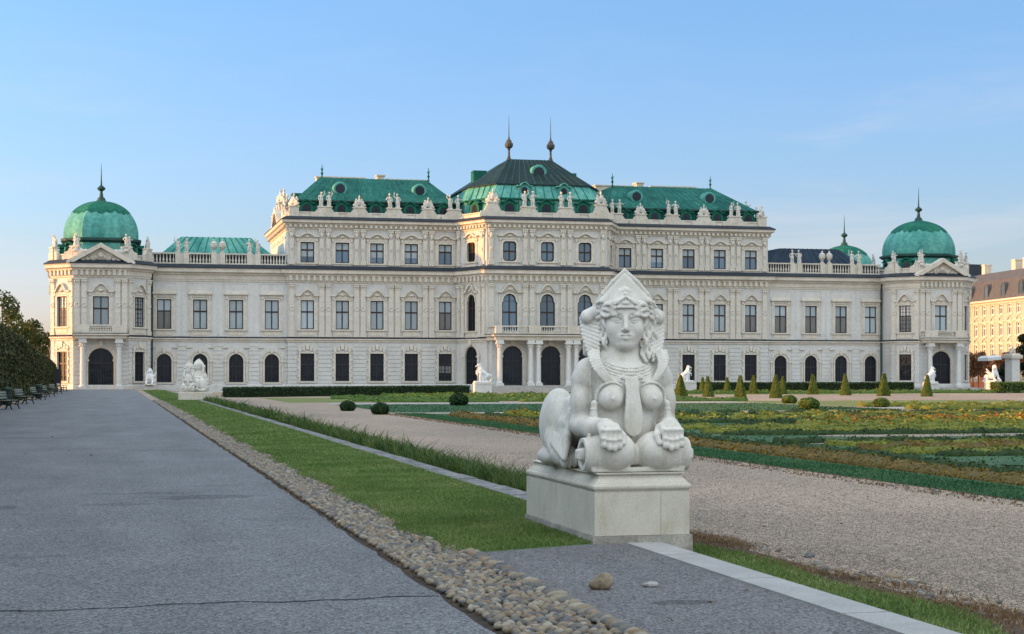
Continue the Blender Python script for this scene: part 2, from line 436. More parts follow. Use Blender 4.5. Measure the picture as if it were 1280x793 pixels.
FIG = [figure_mesh('roof_figure', 1, ('hip','down')), figure_mesh('roof_figure', 2, ('down','up')), figure_mesh('roof_figure', 3, ('out','hip')),
       figure_mesh('roof_figure', 4, ('up','down')), figure_mesh('roof_figure', 5, ('down','out'), cape=False)]
TRO = [trophy_mesh('roof_trophy', 11), trophy_mesh('roof_trophy', 12)]
REC = recline_mesh('reclining_figure')
mb = MB(); mb.lathe([(0.3,0),(0.3,0.12),(0.14,0.2),(0.16,0.35),(0.42,0.75),(0.46,1.05),(0.4,1.15),(0.44,1.22),(0.3,1.35),(0.1,1.5),(0.14,1.62),(0.03,1.75)], 12)
URN = mb.mesh('roof_urn', M['statue_stone'], False)

# ================================================================== the palace
PX, PY = 53.5, 208.0
pal = thing('baroque_palace', 'long cream baroque palace with green copper roofs and two octagonal domed corner pavilions', 'palace', (PX, PY, 0))
GZ = -0.9
def TF(ox, oy, a):
    c, s = math.cos(a), math.sin(a)
    return lambda p: (ox+p[0]*c-p[1]*s, oy+p[0]*s+p[1]*c, p[2])
def seg(A, B):
    a = math.atan2(B[1]-A[1], B[0]-A[0]); L = math.hypot(B[0]-A[0], B[1]-A[1])
    return ((A[0]+B[0])/2, (A[1]+B[1])/2, a, L)
NA = 12
def outline(w, h, kind):
    """opening outline from lower left over the top to lower right"""
    if kind == 'rect': return [(-w/2,0),(-w/2,h),(w/2,h),(w/2,0)]
    if kind == 'round':
        r = w/2; return [(-r,0)]+[(-r*math.cos(PI*i/NA), h-r+r*math.sin(PI*i/NA)) for i in range(NA+1)]+[(r,0)]
    if kind == 'shoulder':
        r = w*0.42; hs = h-r-0.02
        return [(-w/2,0),(-w/2,hs-0.25),(-w/2+0.12,hs-0.2),(-r,hs)]+[(-r*math.cos(PI*i/NA), hs+r*math.sin(PI*i/NA)) for i in range(1, NA)]+[(r,hs),(w/2-0.12,hs-0.2),(w/2,hs-0.25),(w/2,0)]
    if kind == 'rounded':
        c = w*0.24; o = []
        for cx, cz, a0 in ((-w/2+c,c,270),(-w/2+c,h-c,180),(w/2-c,h-c,90),(w/2-c,c,0)):
            o += [(cx+c*math.cos(R(a0-i*22.5)), cz+c*math.sin(R(a0-i*22.5))) for i in range(5)]
        return o
def wall_panel(mb, x0, x1, z0, z1, ops, dep=0.42):
    """a storey of wall: openings (xc, w, zb, h, kind) really cut, with reveals"""
    ops = sorted(ops); x = x0
    for xc, w, zb, h, kind in ops:
        a, b = xc-w/2, xc+w/2; k2 = 'rect' if kind == 'rounded' else kind
        mb.add([(x,0,z0),(a,0,z0),(a,0,z1),(x,0,z1)], [(0,1,2,3)])
        if zb > z0: mb.add([(a,0,z0),(b,0,z0),(b,0,zb),(a,0,zb)], [(0,1,2,3)])
        o = outline(w, h, k2)
        for (xa,za),(xb,zb2) in zip(o[:-1], o[1:]):
            p, q = (xc+xa, zb+za), (xc+xb, zb+zb2)
            if xb > xa+1e-6: mb.add([(p[0],0,p[1]),(q[0],0,q[1]),(q[0],0,z1),(p[0],0,z1)], [(0,1,2,3)])
            mb.add([(p[0],0,p[1]),(p[0],dep,p[1]),(q[0],dep,q[1]),(q[0],0,q[1])], [(0,1,2,3)])
        mb.add([(a,0,zb),(b,0,zb),(b,dep,zb),(a,dep,zb)], [(0,1,2,3)])
        x = b
    mb.add([(x,0,z0),(x1,0,z0),(x1,0,z1),(x,0,z1)], [(0,1,2,3)])
def courses(mb, x0, x1, z0, z1, step=0.52, gap=0.09, out=0.07):
    z = z0
    while z < z1-0.1:
        mb.box(x0, x1, -out, 0.0, z, min(z+step-gap, z1)); z += step

# ---- windows: shared meshes in window space (origin at the middle of the sill line on the wall face, -y outwards)
def frame_mesh(w, h, kind, fb=0.11, tz=0.6, bars=(), rows=(), m='window_wood', mull=True):
    mb = MB(); o = outline(w-0.004, h-0.004, kind); i_ = outline(w-2*fb, h-2*fb if kind == 'rounded' else h-fb, kind)
    if kind == 'rounded': i_ = [(x, z+fb) for x, z in i_]; o = o+[o[0]]; i_ = i_+[i_[0]]
    mb.strip(o, i_, 0.16, 0.30)
    if kind != 'rounded': mb.box(-w/2+fb, w/2-fb, 0.16, 0.30, 0.004, fb)
    if mull: mb.box(-0.065, 0.065, 0.15, 0.29, fb, h-fb*0.9)
    if tz: mb.box(-w/2+fb*0.9, w/2-fb*0.9, 0.14, 0.285, h*tz-0.085, h*tz+0.085)
    for r in rows: mb.box(-w/2+fb*0.9, w/2-fb*0.9, 0.19, 0.275, h*r-0.025, h*r+0.025)
    for x in bars: mb.box(x*w-0.025, x*w+0.025, 0.185, 0.27, fb, h-(fb if kind == 'rect' else w*0.28))
    return mb.mesh('window', M[m])
def pane_mesh(w, h, kind, m):
    mb = MB(); o = outline(w-0.06, h-0.03, kind)
    if kind == 'rounded': o = [(x, z+0.015) for x, z in o]
    mb.prism(list(reversed(o)), 0.225, 0.245)
    return mb.mesh('pane', M[m])
def ogee(w, z, rise, n=14):
    """hood line: flat ears then a swept-up crown"""
    out = [(-w, z), (-w*0.62, z)]
    for i in range(n+1):
        t = i/n; x = -w*0.62+t*w*1.24; out.append((x, z+rise*(0.5-0.5*math.cos(2*PI*t))**0.55))
    return out+[(w*0.62, z), (w, z)]
def surround_mesh(kind, w, h, style, seed=0):
    mb = MB(); r = random.Random(seed)
    b = 0.2
    o = outline(w+2*b, h+(2*b if kind == 'rounded' else b), kind); i_ = outline(w, h, kind)
    if kind == 'rounded': o = [(x, z-b) for x, z in o]; o = o+[o[0]]; i_ = i_+[i_[0]]
    mb.strip(o, i_, -0.11, 0.02)
    if style in ('flat', 'ogee', 'ogee_high', 'upper'):
        b2 = 0.42; mb.box(-w/2-b2, -w/2-b-0.003, -0.07, 0.0, -0.25, h+0.25); mb.box(w/2+b+0.003, w/2+b2, -0.07, 0.0, -0.25, h+0.25)
        mb.box(-w/2-0.5, w/2+0.5, -0.26, 0.0, -0.19, -0.03)
        mb.box(-w/2-0.32, w/2+0.32, -0.09, 0.0, -0.95, -0.195)
        mb.box(-w/2-0.15, w/2+0.15, -0.125, -0.085, -0.8, -0.32)
        for s in (-1, 1): mb.tbox(s*(w/2+0.3)-0.13, s*(w/2+0.3)+0.13, -0.2, 0, h+0.1, h+0.55, 0.03)
    if style == 'flat':
        mb.box(-w/2-0.32, w/2+0.32, -0.10, 0.0, h+0.24, h+0.62)
        for k in range(5): mb.tbox(-0.75+k*0.3+0.02, -0.75+k*0.3+0.28, -0.17, -0.09, h+0.28, h+0.58, 0.06)
        mb.box(-w/2-0.62, w/2+0.62, -0.36, 0.0, h+0.62, h+0.80)
        mb.add([(-w/2-0.6,-0.34,h+0.8),(w/2+0.6,-0.34,h+0.8),(w/2+0.6,0,h+0.8),(-w/2-0.6,0,h+0.8),(-w/2-0.25,-0.04,h+1.13),(w/2+0.25,-0.04,h+1.13),(w/2+0.25,0,h+1.13),(-w/2-0.25,0,h+1.13)],
               [(0,1,5,4),(1,2,6,5),(3,0,4,7),(4,5,6,7)])
    if style in ('ogee', 'ogee_high', 'upper'):
        rise = {'ogee': 0.75, 'ogee_high': 0.95, 'upper': 0.42}[style]; zb = h+(0.5 if style != 'upper' else 0.62); W = w/2+0.62
        if kind == 'shoulder': zb = h+0.1; rise = 1.0
        lo = ogee(W, zb, rise); hi = [(x*1.03, z+0.2) for x, z in lo]
        mb.strip(hi, lo, -0.38, 0.0)
        lo2 = [(x*0.93, z-0.003) for x, z in lo]; base = [(x*0.93, min(z-0.05, h+0.22)) for x, z in lo]
        mb.strip(lo2, base, -0.1, 0.0)
        mb.lathe([(0.02,-0.12),(0.26,-0.02),(0.3,0.05),(0.26,0.12),(0.02,0.24)], 8, (0,-0.14,h+0.62 if kind != 'shoulder' else h+0.45))
        for s in (-1, 1):
            for k in range(3): mb.lathe([(0.02,-0.1),(0.13,0),(0.02,0.1)], 6, (s*(0.38+0.17*k), -0.12, zb-0.02-0.09*k+rise*0.25))
    if style == 'quoin':
        for k in range(int(h/0.5)+1):
            e = 0.42 if k % 2 else 0.26; z = k*0.5
            for s in (-1, 1): mb.box(min(s*(w/2+0.2), s*(w/2+e)), max(s*(w/2+0.2), s*(w/2+e)), -0.13, 0, z, min(z+0.42, h+0.1))
        mb.box(-w/2-0.35, w/2+0.35, -0.2, 0, -0.2, -0.02)
        for k in range(5):
            x = (k-2)*0.46; t = 0.62 if k == 2 else 0.5-0.06*abs(k-2)
            mb.tbox(x-0.19, x+0.19, -0.24 if k == 2 else -0.16, 0, h+0.22+0.3*(2-abs(k-2))*0.5, h+0.36+t+0.12*(2-abs(k-2)), 0.03)
        lo = ogee(w/2+0.42, h+0.42, 0.55); mb.strip([(x, z+0.12) for x, z in lo], lo, -0.13, 0)
    if style == 'arch':
        o2 = outline(w+1.1, h+0.55, 'round'); i2 = outline(w+0.62, h+0.31, 'round')
        mb.strip(o2, i2, -0.12, 0.0)
        mb.box(-w/2-0.4, w/2+0.4, -0.2, 0, -0.2, -0.02); mb.tbox(-0.2, 0.2, -0.24, 0, h+0.12, h+0.72, 0.03)
        mb.box(-w/2-0.85, -w/2-0.1, -0.2, 0, h+0.74, h+0.88); mb.box(w/2+0.1, w/2+0.85, -0.2, 0, h+0.74, h+0.88)
        for s in (-1, 1): mb.box(s*(w/2+0.42)-0.3, s*(w/2+0.42)+0.3, -0.17, 0, h-w/2-0.1, h-w/2+0.08)
    if style == 'door':
        o2 = outline(w+0.9, h+0.45, 'round'); i2 = outline(w+0.42, h+0.21, 'round')
        mb.strip(o2, i2, -0.15, 0.0); mb.tbox(-0.28, 0.28, -0.35, 0, h+0.15, h+0.95, 0.05)
        for s in (-1, 1): mb.box(s*(w/2+0.25)-0.36, s*(w/2+0.25)+0.36, -0.2, 0, h-w/2-0.12, h-w/2+0.12)
    return mb.mesh('surround', M['trim_stone'])
WR = random.Random(17); BL = {}
mat('blind_grey', (0.16,0.165,0.165), 0.9, 0.15, 0.6); mat('blind_pale', (0.30,0.36,0.39), 0.9, 0.12, 0.6)
def blind_mesh(w, z0, z1, m):
    k_ = (round(w,2), round(z0,2), round(z1,2), m)
    if k_ not in BL:
        mb = MB(); n = 14; x0 = -w/2+0.1; dx = (w-0.2)/n
        for i in range(n):       # hanging folds
            a, b_ = x0+i*dx, x0+(i+1)*dx; y = 0.212+(0.008 if i % 2 else 0)
            mb.add([(a,y,z0),(b_,0.428-y,z0),(b_,0.428-y,z1),(a,y,z1)], [(0,1,2,3)])
        BL[k_] = mb.mesh('blind', M[m])
    return BL[k_]
WK = {}
def wkind(name, w, h, kind, style, glass, m='window_wood', **kw):
    WK[name] = (w, h, kind, frame_mesh(w, h, kind, m=m, **kw), pane_mesh(w, h, kind, glass), surround_mesh(kind, w, h, style))
wkind('wing_first', 1.75, 3.68, 'rect', 'flat', 'glass_sky_pale')
wkind('block_first', 1.7, 3.66, 'rect', 'ogee', 'glass_sky_pale')
wkind('block_upper', 1.75, 2.58, 'rect', 'upper', 'glass_sky', tz=0.62)
wkind('block_ground', 1.75, 3.5, 'rect', 'quoin', 'glass_dark', m='window_dark', tz=0.6, rows=(0.2,0.4,0.8), bars=(-0.25,0.25))
wkind('wing_ground', 1.8, 3.55, 'round', 'arch', 'glass_dark', m='window_dark', tz=0.56, rows=(0.19,0.37), bars=(-0.25,0.25))
wkind('centre_first', 2.0, 4.7, 'shoulder', 'ogee_high', 'glass_mid', tz=0.5, rows=(0.8,), fb=0.14)
wkind('centre_upper', 1.75, 2.5, 'rounded', 'upper', 'glass_mid', tz=0.5, fb=0.14)
wkind('pavilion_first', 1.85, 3.6, 'rect', 'ogee_high', 'glass_sky_pale')
wkind('pavilion_side', 1.75, 3.6, 'rect', 'ogee_high', 'glass_sky_pale', rows=(0.15,0.3,0.45,0.75,0.87), bars=(-0.25,0.25))
wkind('pavilion_ground', 1.75, 3.55, 'rect', 'quoin', 'glass_dark', m='window_dark', tz=0.6, rows=(0.2,0.4,0.8), bars=(-0.25,0.25))
wkind('chamfer_first', 1.8, 4.7, 'shoulder', 'ogee_high', 'glass_dark', tz=0.62, fb=0.14)
wkind('chamfer_upper', 1.75, 2.5, 'rounded', 'upper', 'glass_dark', tz=0.5, fb=0.14)
wkind('door_centre', 2.6, 4.95, 'round', 'door', 'glass_dark', m='window_dark', tz=0.62, rows=(0.15,0.3,0.45), bars=(-0.33,-0.17,0.17,0.33), fb=0.16)
wkind('door_pavilion', 2.95, 4.9, 'round', 'door', 'glass_dark', m='window_dark', tz=0.63, rows=(0.1,0.28,0.46), bars=(-0.4,-0.3,-0.2,-0.1,0.1,0.2,0.3,0.4), fb=0.16)
def put_window(k, fr, x, zb, part='window'):
    w, h, kind, fm, pm, sm = WK[k]; p = TF(*fr)((x, 0, zb))
    o = link(part, fm, pal, p, fr[2]); link('pane', pm, o); link('surround', sm, o)
    v = WR.random()
    if k in ('wing_first','block_first','pavilion_first','pavilion_side') and v < 0.75: link('blind', blind_mesh(w, 0.09, h*0.56 if v < 0.4 else h-0.09, 'blind_grey' if v < 0.4 else 'blind_pale'), o)
    if k == 'block_upper': link('blind', blind_mesh(w, h*(0.62 if v < 0.7 else 0.3), h-0.09, 'blind_pale'), o)
    if k == 'block_ground' and v < 0.25: link('blind', blind_mesh(w, h*0.3, h*0.55, 'blind_grey'), o)
    return o
def storey(mb, fr, x0, x1, z0, z1, wins, part='window'):
    """wall panel plus its windows; wins = (kind, x, zb)"""
    mb.T = TF(*fr); wall_panel(mb, x0, x1, z0, z1, [(x, WK[k][0], zb, WK[k][1], WK[k][2]) for k, x, zb in wins]); mb.T = None
    for k, x, zb in wins: put_window(k, fr, x, zb, 'door' if k.startswith('door') else 'window')
def piers(mb, fr, x0, x1, z0, z1, cuts, **kw):
    mb.T = TF(*fr); x = x0
    for xc, hw in sorted(cuts):
        if xc-hw > x+0.1: courses(mb, x, xc-hw, z0, z1, **kw)
        x = xc+hw
    if x1 > x+0.1: courses(mb, x, x1, z0, z1, **kw)
    mb.T = None

# ---- pilasters (shared)
def pil_mesh(h, w=0.62, med=True, herm=False):
    mb = MB(); d = 0.17
    mb.box(-w/2-0.08, w/2+0.08, -d-0.05, 0, 0, 0.5)
    if herm:
        mb.add([(-w*0.3,-d,0.5),(w*0.3,-d,0.5),(w*0.3,0,0.5),(-w*0.3,0,0.5),(-w/2,-d-0.06,h-1.1),(w/2,-d-0.06,h-1.1),(w/2,0,h-1.1),(-w/2,0,h-1.1)],
               [(0,1,5,4),(1,2,6,5),(3,0,4,7)])
        mb.lathe([(0.05,-0.3),(0.2,-0.1),(0.22,0.15),(0.12,0.4),(0.03,0.5)], 8, (0,-d-0.06,h-0.95)); mb.lathe([(0.04,-0.35),(0.13,0),(0.04,0.3)], 6, (0,-d-0.03,h*0.45))
    else:
        mb.box(-w/2, w/2, -d, 0, 0.5, h-0.85)
        if med:
            for k in range(12):
                a = 2*PI*k/12; b = 2*PI*(k+1)/12; z = h*0.53
                mb.add([(0.3*math.cos(a),-d-0.07,z+0.3*math.sin(a)),(0.3*math.cos(b),-d-0.07,z+0.3*math.sin(b)),(0.2*math.cos(b),-d-0.07,z+0.2*math.sin(b)),(0.2*math.cos(a),-d-0.07,z+0.2*math.sin(a)),
                        (0.34*math.cos(a),-d+0.01,z+0.34*math.sin(a)),(0.34*math.cos(b),-d+0.01,z+0.34*math.sin(b)),(0.15*math.cos(b),-d+0.01,z+0.15*math.sin(b)),(0.15*math.cos(a),-d+0.01,z+0.15*math.sin(a))],
                       [(0,1,2,3),(0,4,5,1),(3,2,6,7)])
            mb.box(-w/2+0.07, w/2-0.07, -d-0.04, -d+0.01, h*0.53-1.0, h*0.53-0.85); mb.box(-w/2+0.07, w/2-0.07, -d-0.04, -d+0.01, h*0.53+0.85, h*0.53+1.0)
    mb.add([(-w/2,-d,h-0.85),(w/2,-d,h-0.85),(w/2,0,h-0.85),(-w/2,0,h-0.85),(-w/2-0.07,-d-0.14,h-0.15),(w/2+0.07,-d-0.14,h-0.15),(w/2+0.07,0,h-0.15),(-w/2-0.07,0,h-0.15)],
           [(0,1,5,4),(1,2,6,5),(3,0,4,7)])
    for s in (-1, 0, 1): mb.lathe([(0.02,-0.16),(0.12,0),(0.02,0.16)], 6, (s*w*0.42,-d-0.1,h-0.38))
    mb.box(-w/2-0.09, w/2+0.09, -d-0.2, 0, h-0.15, h)
    return mb.mesh('pilaster', M['trim_stone'])
PIL1 = pil_mesh(6.75); PILU = pil_mesh(4.55, 0.6, False, True); PILP = pil_mesh(6.75, 0.6)
def pilaster(me, fr, x, z): link('pilaster', me, pal, TF(*fr)((x, 0, z)), fr[2])

# ---- plan
yb = -0.3
FC = (0, -6, 0); 
SEC = {}
bays = [12.1+4.43*k for k in range(5)]; wbays = [34.25, 38.68, 43.11, 47.5]
half_path = [(7.9,-6),(10.6,yb),(32.3,yb),(32.3,0),(49.25,0),(49.25,-2.8),(51.9,-5.7),(58.2,-5.7),(60.85,-2.8),(60.85,4.0),(58.2,6.9),(50.5,6.9)]
main_path = [(-x, y) for x, y in reversed(half_path)]+half_path
top_half = [(7.9,-6),(10.6,yb),(32.3,yb),(32.3,23.5)]
top_path = [(-x, y) for x, y in reversed(top_half)]+top_half
Z1, Z2, Z3 = 6.15, 15.3, 21.5      # string course, main cornice, top cornice

# ---- walls
for s in (-1, 1):
    # wings
    fr = (s*40.7, 0, 0); mb = MB(); x0, x1 = (-8.55, 8.4) if s > 0 else (-8.4, 8.55)
    wx = [s*b-s*40.7 for b in wbays]
    storey(mb, fr, x0, x1, GZ, Z1, [('wing_ground', x, 0.78) for x in wx])
    storey(mb, fr, x0, x1, Z1, Z2, [('wing_first', x, 7.42) for x in wx])
    piers(mb, fr, x0, x1, 1.1, 5.6, [(x, 1.55) for x in wx]); 
    piers(mb, fr, x0, x1, -0.9, 0.5, [], step=0.5)
    mb.T = TF(*fr)
    for x in wx:      # shallow panels round the upper windows
        for q in (-1, 1): mb.box(x+q*1.5-0.05, x+q*1.5+0.05, -0.05, 0, 6.9, 13.1)
        mb.box(x-1.55, x+1.55, -0.05, 0, 13.1, 13.2)
    for a, b in zip(wx[:-1], wx[1:]): mb.box((a+b)/2-0.06, (a+b)/2+0.06, -0.045, 0, 6.6, 14.2)
    mb.T = None
    mb.add([(s*49.2,18,GZ),(s*32.3,18,GZ),(s*32.3,18,Z2),(s*49.2,18,Z2)], [(0,1,2,3)])
    mb.add([(s*49.2,0.1,GZ),(s*49.2,18,GZ),(s*49.2,18,Z2),(s*49.2,0.1,Z2)], [(0,1,2,3)])
    mb.obj('wing_wall', M['stucco_pale'], pal)
    # blocks
    c = 21.45; fr = (s*c, yb, 0); mb = MB(); h = 10.85
    bx = [s*b-s*c for b in bays]
    storey(mb, fr, -h, h, GZ, Z1, [('block_ground', x, 0.92) for x in bx])
    storey(mb, fr, -h, h, Z1, Z2, [('block_first', x, 7.48) for x in bx])
    storey(mb, fr, -h, h, Z2, Z3, [('block_upper', x, 15.9) for x in bx])
    piers(mb, fr, -h, h, 0.6, 6.0, [(x, 1.35) for x in bx]); piers(mb, fr, -h, h, -0.9, 0.5, [], step=0.5)
    mb.add([(s*32.3,yb,GZ),(s*32.3,23.5,GZ),(s*32.3,23.5,Z3),(s*32.3,yb,Z3)], [(0,1,2,3)])
    mb.add([(s*32.3,23.5,GZ),(s*10,23.5,GZ),(s*10,23.5,Z3),(s*32.3,23.5,Z3)], [(0,1,2,3)])
    mb.obj('block_wall', M['stucco'], pal)
    for a, b in zip(bays[:-1], bays[1:]):
        for q in (-0.42, 0.42):
            pilaster(PIL1, fr, s*((a+b)/2+q-c), Z1+0.35); pilaster(PILU, fr, s*((a+b)/2+q-c), Z2+0.35)
    for q in (31.8,): pilaster(PIL1, fr, s*(q-c), Z1+0.35); pilaster(PILU, fr, s*(q-c), Z2+0.35)
    # chamfers beside the centre
    A, B = ((-10.6,yb),(-7.9,-6)) if s < 0 else ((7.9,-6),(10.6,yb))
    fr = seg(A, B); L = fr[3]/2; fr = fr[:3]; mb = MB()
    storey(mb, fr, -L, L, GZ, Z1, [('door_centre', 0, 0.4)])
    storey(mb, fr, -L, L, Z1, Z2, [('chamfer_first', 0, 7.3)])
    storey(mb, fr, -L, L, Z2, Z3, [('chamfer_upper', 0, 16.1)])
    mb.obj('centre_wall', M['stucco'], pal)
    for q in (-1, 1):
        for e in (2.6, 1.75): 
            pilaster(PIL1, fr, q*e, Z1+0.35); 
        pilaster(PILU, fr, q*2.5, Z2+0.35)
    # pavilions
    cx = s*55.05
    pts = [(-5.8,4.0),(-5.8,-2.8),(-3.15,-5.7),(3.15,-5.7),(5.8,-2.8),(5.8,4.0)]
    pts = [(cx+x, y) for x, y in pts]
    mb = MB()
    for i in range(5):
        f4 = seg(pts[i], pts[i+1]); L = f4[3]/2; f = f4[:3]
        if i == 2:
            storey(mb, f, -L, L, GZ, Z1, [('door_pavilion', 0, 0.02)]); storey(mb, f, -L, L, Z1, Z2, [('pavilion_first', 0, 7.5)])
            piers(mb, f, -L, L, 0.1, 6.0, [(0, 2.0)])
            for q in (-1, 1):
                for e in (2.75, 1.95): pilaster(PILP, f, q*e, Z1+0.35)
        elif i in (1, 3):
            storey(mb, f, -L, L, GZ, Z1, [('pavilion_ground', 0, 0.95)]); storey(mb, f, -L, L, Z1, Z2, [('pavilion_side', 0, 7.5)])
            piers(mb, f, -L, L, -0.3, 6.0, [(0, 1.35)])
            for q in (-1, 1): pilaster(PILP, f, q*1.6, Z1+0.35)
        else:
            storey(mb, f, -L, L, GZ, Z1, []); storey(mb, f, -L, L, Z1, Z2, [])
            piers(mb, f, -L, L, -0.3, 6.0, [])
            if (s < 0 and i == 0) or (s > 0 and i == 4): put_window('pavilion_side', f, 0, 7.5); put_window('pavilion_ground', f, 0, 0.95)
    mb.add([(cx-5.8,4,GZ),(cx-3.1,6.9,GZ),(cx-3.1,6.9,Z2),(cx-5.8,4,Z2)], [(0,1,2,3)]); mb.add([(cx-3.1,6.9,GZ),(cx+3.1,6.9,GZ),(cx+3.1,6.9,Z2),(cx-3.1,6.9,Z2)], [(0,1,2,3)])
    mb.add([(cx+3.1,6.9,GZ),(cx+5.8,4,GZ),(cx+5.8,4,Z2),(cx+3.1,6.9,Z2)], [(0,1,2,3)])
    mb.obj('pavilion_wall', M['stucco'], pal)
# centre front: porch storey stands forward
mb = MB()
mb.T = TF(0, -7.5, 0); wall_panel(mb, -7.6, 7.6, GZ, 6.5, [(x, 2.6, 0.4, 4.95, 'round') for x in (-4.95, 0, 4.95)], dep=0.6); mb.T = None
for x in (-4.95, 0, 4.95): put_window('door_centre', (0,-7.5,0), x, 0.4, 'door')
for s in (-1, 1): mb.add([(s*7.6,-7.5,GZ),(s*7.6,-5.5,GZ),(s*7.6,-5.5,6.5),(s*7.6,-7.5,6.5)], [(0,1,2,3)])
storey(mb, (0,-6,0), -7.9, 7.9, Z1, Z2, [('centre_first', x, 7.3) for x in (-4.95,0,4.95)])
storey(mb, (0,-6,0), -7.9, 7.9, Z2, Z3, [('centre_upper', x, 16.1) for x in (-4.95,0,4.95)])
mb.add([(-7.9,-6,GZ),(-7.6,-6,GZ),(-7.6,-6,Z1),(-7.9,-6,Z1)], [(0,1,2,3)]); mb.add([(7.6,-6,GZ),(7.9,-6,GZ),(7.9,-6,Z1),(7.6,-6,Z1)], [(0,1,2,3)])
mb.add([(-10,23.5,GZ),(10,23.5,GZ),(10,23.5,Z3),(-10,23.5,Z3)], [(0,1,2,3)])
mb.obj('centre_wall', M['stucco'], pal)
for x in (-2.48, 2.48):
    for q in (-0.45, 0.45): pilaster(PIL1, (0,-6,0), x+q, Z1+0.35); pilaster(PILU, (0,-6,0), x+q, Z2+0.35)
for s in (-1, 1): pilaster(PIL1, (0,-6,0), s*7.3, Z1+0.35); pilaster(PILU, (0,-6,0), s*7.35, Z2+0.35)

# ---- mouldings carried round the whole front
def moulding(name, path, prof, m, z=0): MB().sweep(path, [(o, z+q) for o, q in prof]).obj(name, M[m], pal)
moulding('plinth_course', main_path, [(0,-0.95),(0.16,-0.95),(0.16,0.42),(0.1,0.52),(0,0.52)], 'stucco_pale')
moulding('string_course', main_path, [(0,Z1-0.32),(0.12,Z1-0.3),(0.14,Z1-0.12),(0.3,Z1-0.02),(0.3,Z1+0.14),(0,Z1+0.3)], 'trim_stone')
moulding('string_flashing', main_path, [(0.0,Z1+0.305),(0.315,Z1+0.143),(0.33,Z1+0.165),(0.0,Z1+0.345)], 'flashing')
moulding('main_cornice', main_path, [(0,13.35),(0.1,13.36),(0.12,13.6),(0.2,13.62),(0.2,14.12),(0.38,14.2),(0.42,14.36),(0.78,14.5),(0.8,14.82),(0.9,14.95),(0,15.0)], 'trim_stone')
moulding('cornice_flashing', main_path, [(-0.1,15.02),(0.92,14.96),(0.94,15.06),(0.2,15.5),(-0.1,15.52)], 'flashing')
moulding('top_cornice', top_path, [(0,20.1),(0.1,20.12),(0.12,20.3),(0.2,20.32),(0.2,20.62),(0.36,20.7),(0.4,20.8),(0.7,20.92),(0.72,21.15),(0.8,21.25),(0,21.3)], 'trim_stone')
moulding('cornice_flashing', top_path, [(-0.1,21.32),(0.82,21.26),(0.84,21.36),(0.2,21.72),(-0.1,21.74)], 'flashing')
def dentils(path, z0, z1, step, w, d, name, skip_short=1.0):
    mb = MB()
    for A, B in zip(path[:-1], path[1:]):
        f4 = seg(A, B); L = f4[3]
        if L < skip_short: continue
        n = max(1, int(L/step)); mb.T = TF(*f4[:3])
        for k in range(n):
            x = -L/2+(k+0.5)*L/n; mb.tbox(x-w/2, x+w/2, -d, -0.18, z0, z1, 0.0)
        mb.T = None
    mb.obj(name, M['trim_stone'], pal)
dentils(top_path, 20.34, 20.66, 0.62, 0.3, 0.52, 'dentil_band')
blk = [p for p in main_path if abs(p[0]) <= 32.31 and p[1] != 0]
dentils(blk, 13.6, 14.3, 0.74, 0.34, 0.44, 'bracket_frieze')
dentils(main_path[2:6], 13.6, 14.3, 0.62, 0.3, 0.44, 'bracket_frieze'); dentils(main_path[-6:-2], 13.6, 14.3, 0.62, 0.3, 0.44, 'bracket_frieze')

# ---- columns
mb = MB(); mb.box(-0.46,0.46,-0.46,0.46,-0.05,0.25); mb.lathe([(0.42,0.25),(0.44,0.36),(0.34,0.45),(0.31,0.55),(0.31,2.2),(0.27,4.45),(0.31,4.5),(0.28,4.6),(0.30,4.95),(0.42,5.15)], 16)
mb.box(-0.5,0.5,-0.5,0.5,5.15,5.32); mb.box(-0.44,0.44,-0.44,0.44,5.32,5.62)
for k in range(8):
    a = 2*PI*k/8; mb.lathe([(0.02,-0.16),(0.11,0),(0.02,0.16)], 6, (0.34*math.cos(a),0.34*math.sin(a),4.85))
COLM = mb.mesh('column', M['stucco_pale'], False)
for x in (-6.95,-2.95,-1.95,1.95,2.95,6.95): link('column', COLM, pal, (x,-9.0,0.4))
for s in (-1, 1):
    for q in (-2.1, 2.1): link('column', COLM, pal, (s*55.05+q, -6.75, 0.05), 0, (1,1,1.06))

# ---- balconies
def balustrade(mb, A, B, z0, h, step=0.34, ends=0.0, r=0.1):
    f4 = seg(A, B); L = f4[3]; mb.T = TF(*f4[:3])
    mb.box(-L/2, L/2, -0.16, 0.16, z0, z0+0.16); mb.box(-L/2, L/2, -0.18, 0.18, z0+h-0.16, z0+h)
    n = int(L/step)
    for k in range(n):
        x = -L/2+(k+0.5)*L/n; H = h-0.32
        mb.lathe([(r*0.75,0),(r*0.6,H*0.08),(r,H*0.3),(r*0.45,H*0.62),(r*0.42,H*0.85),(r*0.8,H)], 6, (x,0,z0+0.16))
    mb.T = None
mb = MB()
bp_ = [(-8.0,-7.2),(-7.4,-9.3),(7.4,-9.3),(8.0,-7.2)]
ring = lambda o, z: [(-8.0-o,-6.02,z),(-8.0-o,-7.4-o*0.5,z),(-7.5-o,-9.3-o,z),(7.5+o,-9.3-o,z),(8.0+o,-7.4-o*0.5,z),(8.0+o,-6.02,z)]
mb.loft([ring(-0.05,6.02),ring(0.0,6.1),ring(0.0,6.4),ring(0.3,6.55),ring(0.3,6.72)])
bal = mb.obj('balcony', M['trim_stone'], pal)
mb = MB(); mb.loft([ring(0.32,6.723),ring(0.3,6.78),ring(0.0,6.84)]); mb.obj('flashing', M['flashing'], bal)
mb = MB()
for a, b in ((-7.3,-6.6),(-4.1,-3.0),(-1.9,1.9),(3.0,4.1),(6.6,7.3)): pass
for a, b in ((-6.7,-3.3),(-1.7,1.7),(3.3,6.7)): balustrade(mb, (a,-9.25), (b,-9.25), 6.84, 1.0, 0.3)
